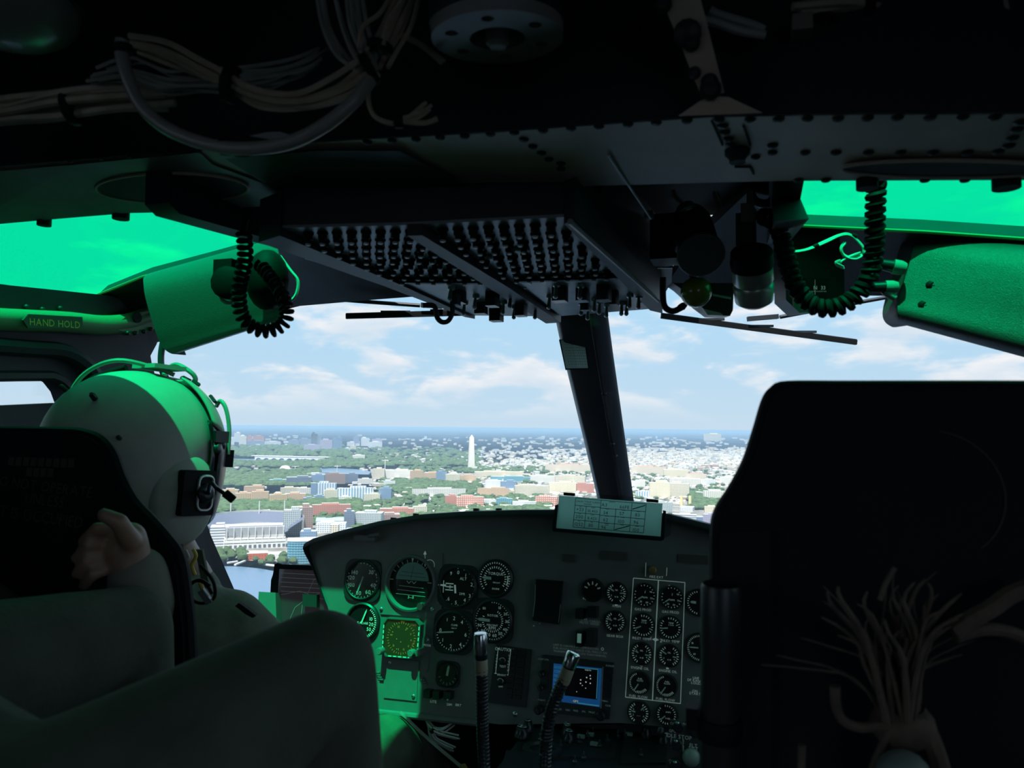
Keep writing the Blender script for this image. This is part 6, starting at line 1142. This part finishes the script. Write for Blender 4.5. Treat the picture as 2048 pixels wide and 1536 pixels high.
L_ = [
 # near shore
 (420, 456, 1098, 1056, BAND, 'white banded parking building at the left end of the ballpark', 40), (468, 575, 1052, 1026, PALE, 'long cream terraced building just behind the ballpark bowl', 25),
 (566, 600, 1070, 1022, MOT, 'grey framed midrise beside the ballpark under the tan tower block', 30), (597, 625, 1064, 1016, BRN, 'dark brown and grey midrise right of the framed block', 35), (600, 631, 1090, 1064, BLU, 'small blue glass block in front of the brown midrise', 25),
 (632, 690, 1066, 1048, WHT, 'white building under the blue sloping shed roof', 30), (660, 676, 1080, 1050, CREAM, 'slim cream stair tower beside the blue roofed shed', 14), (625, 700, 1030, 1010, RED, 'long orange red brick apartment slab among trees', 18),
 (688, 708, 1058, 1024, DRK, 'dark striped office end wall above the instrument hood', 26), (708, 762, 1056, 1027, MOT, 'mottled grey office block right of the dark striped wall', 34), (757, 800, 1050, 1030, BRN, 'low brown block behind the mottled office', 30), (760, 832, 1034, 1018, RED, 'low red brick school building in trees', 24), (828, 854, 1034, 1014, CREAM, 'small cream framed building beside the red school', 20),
 # tan apartment clusters
 (472, 503, 1008, 987, TAN, 'tan apartment block left of the first orange cluster', 20), (503, 536, 1008, 984, ORG, 'orange tan apartment block in the first cluster', 20), (541, 574, 1012, 990, TAN, 'tan apartment block in front of the second cluster', 20), (570, 610, 1006, 988, ORG, 'orange tan apartment block of the second cluster', 20), (488, 526, 992, 973, ORG, 'stepped orange topped apartment tower', 22), (440, 475, 998, 980, TAN, 'tan block half hidden by the helmet microphone', 20),
 (563, 600, 992, 976, CREAM, 'cream slab behind the tan apartments', 20), (595, 622, 992, 977, PALE, 'pale grey slab next to the glass towers', 20),
 (621, 632, 994, 966, BLU, 'slender blue glass corner tower', 14), (632, 671, 992, 967, STR, 'white framed tower with vertical blue bays', 20), (676, 746, 1006, 977, STR, 'long white tower block with tall vertical stripes', 22), (650, 680, 1006, 981, CREAM, 'rounded cream office wedge between the striped towers', 20), (628, 652, 1006, 992, BLU, 'low blue glass block in front of the rounded wedge', 18), (678, 703, 1008, 994, PALE, 'low pale block under the striped towers', 14), (728, 760, 1006, 989, CREAM, 'cream low block at the right of the striped towers', 18), (757, 782, 1005, 977, BLU, 'blue grey glass tower standing alone', 18), (608, 630, 1008, 996, BLU, 'pale blue low block beside trees', 18),
 (574, 622, 974, 955, DRK, 'long dark glass hall with a white roof line', 40), (622, 648, 972, 950, BLU, 'blue grey hall end beside the dark glass hall', 30), (540, 575, 970, 960, TEAL, 'low green glass hall left of the dark hall', 30),
 (650, 690, 968, 948, BRN, 'brown office block below the tidal basin', 24), (690, 716, 966, 948, DRK, 'dark brown office block below the tidal basin', 24), (615, 650, 956, 947, WHT, 'white low block at the basin edge', 20), (716, 745, 968, 958, PALE, 'pale low block right of the brown offices', 20),
 # federal row
 (745, 768, 958, 938, CREAM, 'cream curved end office of the long federal row', 30), (768, 824, 957, 941, PALE, 'long pale federal office of the row', 30), (820, 846, 962, 942, ORG, 'tall orange tan federal office', 26), (846, 884, 962, 946, TAN, 'tan federal office with a shadowed side', 24), (872, 893, 967, 944, BLU, 'blue grey narrow office face', 16), (892, 920, 968, 949, CREAM, 'blank cream museum block', 26), (918, 952, 967, 951, TAN, 'tan block beside the blank museum', 22), (950, 1045, 956, 944, YEL, 'long low yellow stone museum right of the obelisk base', 40), (980, 1060, 963, 954, TEAL, 'long green grey roofed hall', 30),
 (970, 1003, 978, 962, WHT, 'small white building with a crown of chimneys', 20), (1002, 1032, 981, 963, BLU, 'white and blue office beside the crowned white building', 20), (1030, 1100, 994, 972, CREAM, 'wide cream office block near the data card', 24), (1098, 1152, 986, 966, YEL, 'pale yellow office behind the data card', 24), (1150, 1188, 986, 968, RED, 'red and blue roofed building against the post', 20), (1060, 1110, 966, 952, PALE, 'pale museum with stepped roofs', 30), (1110, 1170, 968, 952, CREAM, 'cream museum left of the post', 30),
 (825, 932, 993, 978, PALE, 'long row of white terraced houses in trees', 12), (767, 790, 976, 962, WHT, 'white colonnaded block in the trees', 14), (955, 1018, 994, 977, TAN, 'tan apartment slab left of centre', 16), (1015, 1040, 992, 982, CREAM, 'small cream slab beside the tan one', 14), (890, 915, 1012, 992, RED, 'red end of the checked apartment block', 16), (913, 968, 1014, 994, CHK, 'red and white checked apartment block', 18), (958, 992, 1012, 1001, WHT, 'white arched hall beside the checked block', 18), (992, 1025, 1012, 998, TEAL, 'pale teal glass block near the hood', 18), (1025, 1072, 1016, 1004, WHT, 'flat white roofed block near the hood', 20), (1070, 1125, 1012, 994, CHK, 'red and white row beside the data card', 16),
 (1090, 1180, 946, 930, REDROOF, 'long red roofed palace left of the post', 40), (1262, 1332, 950, 934, REDROOF, 'long red roofed palace right of the post', 40), (1328, 1376, 956, 940, YEL, 'cream temple fronted archive', 40), (1374, 1412, 962, 948, REDROOF, 'short red roofed wing beside the temple fronted archive', 30), (1340, 1402, 972, 958, COLW, 'white domed gallery right of the archive', 40), (1400, 1430, 972, 960, WHT, 'white low wing of the gallery', 30), (1440, 1475, 968, 955, PALE, 'pale gallery wing near the seat edge', 30),
 (1300, 1340, 998, 966, YEL, 'big yellow stone office, left wing', 24), (1340, 1378, 996, 968, CREAM, 'big yellow stone office, right wing with window grid', 24), (1272, 1310, 997, 984, STR, 'white block with blue bays beside the post', 18), (1408, 1458, 1005, 983, COLW, 'white columned office right of the smoke stacks', 20), (1262, 1290, 975, 962, PALE, 'pale pink block against the post', 16), (1410, 1440, 1026, 1014, YEL, 'low yellow roofed hall near the seat edge', 16), (1345, 1392, 1046, 1030, BAND, 'white banded block above the panel edge', 18), (1392, 1408, 1046, 1034, BLU, 'blue low block above the panel edge', 16), (1406, 1430, 1052, 1030, PURP, 'purple grey ribbed block at the seat edge', 18), (1300, 1345, 1024, 1006, WHT, 'white flat building right of the data card', 18),
 # far bank skyline
 (577, 598, 893, 880, HAZB, 'hazy blue slab at the left of the far skyline', 60), (598, 622, 893, 878, HAZB, 'second hazy blue slab of the far skyline', 60), (622, 634, 900, 868, DRK, 'tallest dark tower of the far skyline', 50), (634, 642, 898, 870, HAZB, 'slim dark tower beside the tallest one', 40), (640, 664, 903, 880, PURP, 'broad purple grey tower block in the far skyline', 60), (664, 674, 903, 878, BLU, 'rounded pale blue tower in the far skyline', 40), (674, 683, 902, 876, BLU, 'pointed pale tower in the far skyline', 40), (694, 709, 892, 884, WHT, 'low white block of the far skyline', 60), (706, 718, 890, 873, HAZB, 'blue tower with a white cap in the far skyline', 50), (722, 738, 892, 876, WHT, 'white tower right of the capped blue tower', 50), (700, 712, 902, 892, CREAM, 'small cream far block in front', 50), (690, 700, 902, 896, WHT, 'tiny white far block by the trees', 50), (738, 764, 896, 884, WHT, 'white far block row', 60), (744, 764, 888, 878, PURP, 'grey far tower behind the white row', 50), (608, 640, 903, 890, PURP, 'low purple grey far block', 60),
 (455, 468, 890, 876, WHT, 'white far block at the helmet edge', 60), (468, 480, 884, 866, WHT, 'white stepped far tower', 50), (478, 492, 892, 872, PALE, 'pale far tower right of the white stepped tower', 50), (494, 504, 884, 872, RED, 'narrow pink far tower left of the wide one', 50), (506, 527, 884, 872, RED, 'wide pink far tower above the river', 60), (492, 528, 892, 882, HAZB, 'low blue far block row', 60), (528, 560, 890, 883, WHT, 'white low far terrace', 60), (1408, 1442, 882, 868, CREAM, 'cream cathedral like block on the far ridge', 150),
]
for xl, xr, yb, yt, mat, lab, dep in L_: bld(xl, xr, yb, yt, mat, lab, dep, rot=random.uniform(-.18, .18) if yb > 930 else 0)
# ballpark bowl
sc_ = G(505, 1092); Ds = sc_.dot(CF); yaw_s = math.atan2(sc_.y, sc_.x)-math.pi/2
SM = Matrix.Translation(sc_) @ Matrix.Rotation(yaw_s, 4, 'Z'); wpx = Ds/F
park = thing('ballpark', sc_, 'white ballpark with a blue seating bowl beside the river', 'stadium')
def sp(x, y, z): return SM @ V((x, y, z))
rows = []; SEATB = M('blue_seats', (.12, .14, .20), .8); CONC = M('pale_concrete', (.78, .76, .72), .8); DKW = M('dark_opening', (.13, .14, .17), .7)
def oval(rx, ry, z, n=48, t0=0, t1=360, cy=95): return [sp(rx*math.cos(rad(t0+(t1-t0)*i/n)), cy+ry*math.sin(rad(t0+(t1-t0)*i/n)), z) for i in range(n+1)]
MB().ribbon([oval(34, 44, 2, t0=-20, t1=200), oval(60, 80, 13, t0=-20, t1=200)], (0, 0, -1)).build('lower_seats', SEATB, park); MB().ribbon([oval(60, 82, 16, t0=-20, t1=200), oval(84, 112, 32, t0=-20, t1=200)], (0, 0, -1)).build('upper_seats', SEATB, park)
MB().ribbon([oval(84, 113, 0, t0=-20, t1=200), oval(85, 114, 35, t0=-20, t1=200)], (0, 0, 0)).build('outer_wall', CONC, park); MB().ribbon([oval(33, 43, 1), oval(.1, .1, 1)]).build('field', M('ball_field', (.12, .25, .08), .9), park)
MB().ribbon([oval(60, 81, 13, t0=-20, t1=200), oval(60, 82, 16, t0=-20, t1=200)]).build('suite_ring', CONC, park)
def front(x0, x1, y, z0, z1, nm, mat, d=3): m = MB(); m.add([sp(a, b, c) for a in (x0, x1) for b in (y, y+d) for c in (z0, z1)], [(0, 1, 3, 2), (4, 6, 7, 5), (0, 4, 5, 1), (2, 3, 7, 6), (0, 2, 6, 4), (1, 5, 7, 3)]); return m.build(nm, mat, park, smooth=False)
x0, x1 = (452-505)*wpx, (567-505)*wpx
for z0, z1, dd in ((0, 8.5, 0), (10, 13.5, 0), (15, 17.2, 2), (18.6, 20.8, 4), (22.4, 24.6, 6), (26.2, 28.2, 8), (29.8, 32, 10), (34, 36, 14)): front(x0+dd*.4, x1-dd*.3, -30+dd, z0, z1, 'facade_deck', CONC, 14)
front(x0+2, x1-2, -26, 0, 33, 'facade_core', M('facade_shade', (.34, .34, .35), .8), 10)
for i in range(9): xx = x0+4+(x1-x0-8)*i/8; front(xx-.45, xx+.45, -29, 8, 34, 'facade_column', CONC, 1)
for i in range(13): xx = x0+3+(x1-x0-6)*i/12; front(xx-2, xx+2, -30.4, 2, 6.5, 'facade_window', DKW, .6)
for xx in (-40, 10, 55): MB().tube([sp(xx, 200, 0), sp(xx, 200, 52)], .9, 6).build('light_mast', CONC, park)
# curved teal glass office and red waterfront hall
gc = G(608, 1127); gd = gc.dot(CF); gw = 66/F*gd; gh = 44/F*gd; gy_ = math.atan2(gc.y, gc.x)-math.pi/2; GMx = Matrix.Translation(gc) @ Matrix.Rotation(gy_, 4, 'Z')
gb = thing('building', gc, 'curved teal glass office on the waterfront against the panel hood', 'building')
rowsg = [[GMx @ V((gw*.5*s_, 6*s_*s_-6+.0, z)) for s_ in [q/8 for q in range(-8, 9)]] for z in (0, gh)]
nb = MB(); nb.ribbon(rowsg, GMx.to_3x3() @ V((0, 24, 0))); nb.build('glass_wall', TEAL, gb, smooth=False, o=gc)
for j in range(9): z = gh*(j+.5)/9; MB().tube([GMx @ V((gw*.5*s_, 6*s_*s_-6.2, z)) for s_ in [q/8 for q in range(-8, 9)]], .28, 4).build('floor_band', M('glass_band', (.45, .62, .66), .4), gb)
MB().ribbon([[GMx @ V((gw*.5*s_, 6*s_*s_-6.5, gh+.5)) for s_ in [q/8 for q in range(-8, 9)]], [GMx @ V((gw*.5*s_, 24, gh+.5)) for s_ in [q/8 for q in range(-8, 9)]]], (0, 0, 1.5)).build('roof_slab', CONC, gb)
bld(484, 534, 1121, 1107, facade('red_hall', (.62, .16, .09), (.40, .12, .08), (.62, .56, .52)), 'low red waterfront hall with a pale roof', 22, plant=False); bld(530, 578, 1118, 1108, facade('white_shed', (.84, .83, .80), (.80, .8, .78), (.88, .87, .85)), 'long white shed roof beside the red hall', 20, plant=False)
bld(632, 692, 1052, 1042, facade('blue_shed', (.50, .55, .62), (.4, .45, .52), (.36, .43, .54)), 'blue grey sloping shed roof behind the white building', 60, plant=False); bld(690, 760, 1072, 1064, facade('blue_shed2', (.55, .58, .62), (.4, .45, .52), (.42, .48, .56)), 'wide blue grey roof low beside the panel hood', 60, plant=False)
for i, (x0_, y0_, x1_, y1_) in enumerate(((430, 1127, 455, 1121), (455, 1128, 475, 1125), (470, 1132, 490, 1124), (520, 1130, 580, 1137))): a, b = G(x0_, y0_), G(x1_, y1_); MB().bar(a+V((0, 0, 1.5)), b+V((0, 0, 1.5)), 3, 2).build('pier', CONC, None, label=('long pale pier at the left end of the waterfront', 'short pier second along the waterfront', 'angled pier in front of the trees', 'straight sea wall walkway right of the piers')[i], cat='pier')
# obelisk
oc_ = G(942.5, 941); Do = oc_.dot(CF); ob_ = thing('obelisk', oc_, 'tall white stone obelisk rising above the city', 'obelisk'); wb_ = 11.5/F*Do; wt_ = 7.4/F*Do; ho_ = (941-876)/F*Do; hp_ = (941-869.5)/F*Do; yo = math.atan2(oc_.y, oc_.x)-math.pi/2+.3; OM = Matrix.Translation(oc_) @ Matrix.Rotation(yo, 4, 'Z')
def sqr(w, z): return [OM @ V((a*w/2, b*w/2, z)) for a, b in ((-1, -1), (1, -1), (1, 1), (-1, 1))]
m = MB(); m.add(sqr(wb_, 0)+sqr(wt_, ho_), [(0, 1, 5, 4), (1, 2, 6, 5), (2, 3, 7, 6), (3, 0, 4, 7)]); m.build('shaft', M('white_marble', (.86, .80, .70), .7), ob_, smooth=False); m = MB(); m.add(sqr(wt_, ho_)+[OM @ V((0, 0, hp_))], [(0, 1, 4), (1, 2, 4), (2, 3, 4), (3, 0, 4)]); m.build('pyramidion', MATS['white_marble'], ob_, smooth=False)
# arched bridge
bg = thing('bridge', G(585, 921), 'pale stone bridge of many low arches across the river', 'bridge'); p0, p1 = G(512, 921), G(652, 924); dv = p1-p0; Lb = dv.length; ux = dv.normalized(); bf = Fr(p0, ux, (0, 0, 1)); hb_ = 9/F*p0.dot(CF)
na = 9; hls = []
for i in range(na): c = Lb*(i+.5)/na; wv = Lb/na*.40; hls.append([(c-wv, .5)]+[(c+wv*math.cos(math.pi*(1-j/8)), .5+hb_*.62*math.sin(math.pi*j/8)) for j in range(1, 8)]+[(c+wv, .5)])
MB().prism([(0, 0), (Lb, 0), (Lb, hb_), (0, hb_)], bf, -14, 14, hls).build('arcade', M('bridge_stone', (.84, .80, .72), .7), bg, smooth=False); MB().prism([(-20, hb_), (Lb+20, hb_), (Lb+20, hb_+3), (-20, hb_+3)], bf, -16, 16).build('deck', MATS['bridge_stone'], bg, smooth=False)
# memorials
jm = thing('memorial', G(570, 942), 'small white domed memorial in the trees by the basin', 'memorial'); jc = G(570, 942); jd = jc.dot(CF); jr = 9.5/F*jd; MB().ball(jc+V((0, 0, 6/F*jd)), (jr, jr, 5/F*jd), 18, 8, None, 0, .5).build('dome', MATS['white_marble'], jm); MB().lathe([(jr*1.25, 0), (jr*1.25, 5.5/F*jd), (jr, 6/F*jd)], jc, (0, 0, 1), 24).build('colonnade', MATS['white_marble'], jm); bldp = MB().box(jc+V((1.5*jr, 0, 2/F*jd)), (jr*1.2, jr, 4/F*jd)); bldp.build('portico', MATS['white_marble'], jm)
bld(705, 729, 922, 911, COLW, 'white colonnaded memorial block beyond the basin', 60, name='memorial', cat='memorial', plant=True)
for x, yb, yt, lab in ((1363, 1012, 992, 'left yellow smoke stack'), (1380, 1016, 992, 'right yellow smoke stack')):
    c = G(x, yb); d = c.dot(CF); MB().lathe([(3.4/F*d, 0), (2.8/F*d, (yb-yt)/F*d)], c, (0, 0, 1), 12).build('smoke_stack', M('yellow_stack', (.80, .68, .36), .7), None, label=lab+' above the data card', cat='smoke stack')
for x, yb, yt, lab in ((770, 940, 919, 'white tower crane over the federal row'), (674, 950, 931, 'white lattice tower at the basin'), (590, 944, 932, 'slim leaning crane boom by the domed memorial')):
    c = G(x, yb); d = c.dot(CF); t = thing('tower_crane', c, lab, 'crane'); hh_ = (yb-yt)/F*d; MB().tube([c, c+V((0, 0, hh_))], .7/F*d, 5).build('mast', CONC, t); MB().tube([c+V((0, 0, hh_*.9))-CR*(6/F*d), c+V((0, 0, hh_*.92))+CR*(8/F*d)], .5/F*d, 5).build('jib', CONC, t)
# generic blocks of the dense districts: the largest as things, the far ones together
occ = [(xl-2, xr+2, yt, yb) for xl, xr, yb, yt, *_ in L_] + [(420, 642, 1020, 1135), (930, 955, 865, 942), (455, 660, 908, 934), (595, 745, 930, 950)]
def blocked(x, y, m=0): return any(a-m < x < b+m and t-2 < y < bb for a, b, t, bb in occ)
MIX = [(CREAM, 'cream'), (PALE, 'pale stone'), (WHT, 'white'), (PALE, 'pale stone'), (CREAM, 'cream'), (WHT, 'white'), (facade('soft_tan_facade', (.70, .58, .44), (.36, .32, .28), (.72, .66, .58)), 'soft tan'), (PALE, 'pale stone'), (facade('soft_brick_facade', (.55, .34, .27), (.36, .28, .26), (.68, .62, .57)), 'soft brick'), (BAND, 'white banded'), (COLW, 'white columned')]
gen = []
zones = [((700, 1100, 1000, 1070), 90), ((1100, 1440, 985, 1050), 60), ((1262, 1440, 960, 1000), 40), ((745, 1180, 960, 1000), 60), ((960, 1180, 925, 962), 60), ((1260, 1500, 925, 965), 70), ((440, 640, 950, 1000), 40), ((640, 760, 995, 1050), 25)]
for (xa, xb, ya, yb), n in zones:
    for _ in range(n):
        x = random.uniform(xa, xb); y = random.uniform(ya, yb)
        if blocked(x, y, 4): continue
        gen.append((x, y))
gen.sort(key=lambda q: -q[1]); ng = 0
FOOT = []
for xl, xr, yb, yt, mat, lab, dep in L_: c = G((xl+xr)/2, yb); FOOT.append((c.x, c.y, (xr-xl)/F*c.dot(CF)*.55+dep*.3))
for x, y in gen:
    if ng >= 220: break
    sc = (y-853)/120; w = random.uniform(9, 24)*max(.35, sc)**.6; h = random.uniform(3, 7.5)*max(.4, sc)**.5; mt_, cn = random.choice(MIX)
    c = G(x, y); rr_ = w/F*c.dot(CF)*.5+12
    if any(math.hypot(c.x-a, c.y-b) < r_+rr_ for a, b, r_ in FOOT): continue
    FOOT.append((c.x, c.y, rr_))
    bld(x-w/2, x+w/2, y, y-h, mt_, 'low %s city block among the packed rooftops and trees' % cn, random.uniform(20, 45), rot=random.uniform(-.4, .4), plant=(ng % 2 == 0), group='%s city blocks' % cn); ng += 1
def far_city(n, zones_, mats, nm, lab):
    by = {}
    for _ in range(n):
        xa, xb, ya, yb = random.choices([z for z, w in zones_], [w for z, w in zones_])[0]
        x = random.uniform(xa, xb); y = ya+(yb-ya)*random.random()
        c = G(x, y); D = c.dot(CF); w = random.uniform(3, 11)/F*D; h = random.uniform(1.2, 4.5)/F*D; d = random.uniform(14, 50); k = random.randrange(len(mats)); b = by.setdefault(k, MB()); a = math.atan2(c.y, c.x)-math.pi/2+random.uniform(-.3, .3)
        b.box((0, 0, h/2), (w, d, h), Fr(c, (math.cos(a), math.sin(a), 0), (-math.sin(a), math.cos(a), 0)))
    for k, b in by.items(): b.build(nm, mats[k], None, smooth=False, o=V((0, 0, GZ)), label=lab[k], kind='stuff', cat='buildings')
far_city(3600, [((1240, 1510, 898, 935), 7), ((950, 1240, 902, 938), 5), ((700, 960, 908, 932), 2), ((960, 1510, 876, 900), 1.6), ((440, 960, 872, 905), .8), ((440, 760, 930, 1000), .7), ((760, 960, 940, 1000), 1.5), ((950, 1500, 936, 1010), 9), ((700, 1100, 1010, 1050), 3), ((-200, 440, 860, 1000), 1)], [PALE, WHT, CREAM, facade('far_tan', (.66, .55, .46), (.4, .36, .32), (.7, .62, .55))], 'far_rooftops', ['countless pale stone far rooftops of the city', 'countless white far rooftops of the city', 'countless cream far rooftops of the city', 'countless tan far rooftops of the city'])
# trees
TREE = M('summer_foliage', (.065, .115, .04), .9, var=.5, vs=.12); tme = []
for s in range(4):
    m = MB(); m.ball((0, 0, .55), (.5, .5, .45), 9, 6); m.v = [q+V((random.uniform(-.07, .07), random.uniform(-.07, .07), random.uniform(-.06, .06))) for q in m.v]; m.ball((.22, .1, .42), (.32, .3, .28), 7, 4); m.cyl((0, 0, 0), (0, 0, .3), .06, n=5); tme.append(m)
tmesh = [m.mesh('tree', TREE, (0, 0, 0)) for m in tme]
near_t = []
for (xa, xb, ya, yb), n in (((436, 500, 1110, 1126), 30), ((500, 600, 1120, 1132), 26), ((630, 690, 1030, 1046), 22), ((430, 640, 1003, 1024), 50), ((700, 900, 1000, 1034), 55), ((1380, 1450, 990, 1014), 16), ((800, 1000, 970, 1000), 45), ((1370, 1440, 966, 984), 14)):
    for _ in range(n): near_t.append((random.uniform(xa, xb), random.uniform(ya, yb)))
TF = []
for x, y in near_t:
    c = G(x, y)
    if any(math.hypot(c.x-a, c.y-b) < r_ for a, b, r_ in FOOT) or any(math.hypot(c.x-a, c.y-b) < 13 for a, b in TF): continue
    TF.append((c.x, c.y)); D = c.dot(CF); h = random.uniform(8, 14); inst('tree', random.choice(tmesh), Matrix.Translation(c) @ Matrix.Rotation(random.random()*6, 4, 'Z') @ Matrix.Diagonal((h*1.15, h*1.15, h, 1)), None, label='rounded green street tree between the city blocks', cat='tree', group='city trees')
wood = MB(); SPH = MB().ball((0, 0, .45), (.6, .6, .5), 7, 4)
def woods(zs):
    for (xa, xb, ya, yb), n, s in zs:
        for _ in range(n):
            x = random.uniform(xa, xb); y = random.uniform(ya, yb); c = G(x, y); h = random.uniform(.7, 1.25)*s; wood.add([V((q.x*h*1.6, q.y*h*1.6, q.z*h))+c for q in SPH.v], SPH.f)
woods((((430, 720, 998, 1026), 700, 14), ((700, 1100, 985, 1040), 620, 11), ((430, 640, 942, 975), 500, 16), ((460, 745, 925, 937), 260, 18), ((640, 960, 898, 935), 500, 22), ((800, 1180, 935, 948), 200, 15), ((760, 960, 962, 985), 380, 13), ((1000, 1180, 955, 985), 60, 11), ((1262, 1500, 936, 1000), 330, 9), ((960, 1180, 920, 960), 160, 10), ((430, 760, 1030, 1060), 90, 9), ((640, 1000, 1040, 1062), 120, 9), ((440, 700, 893, 916), 400, 26), ((-100, 440, 880, 1100), 400, 16), ((1380, 1460, 985, 1020), 150, 13)))
wood.build('woodland', TREE, None, o=V((0, 0, GZ)), label='unbroken green tree cover of parks and streets', kind='stuff', cat='trees')
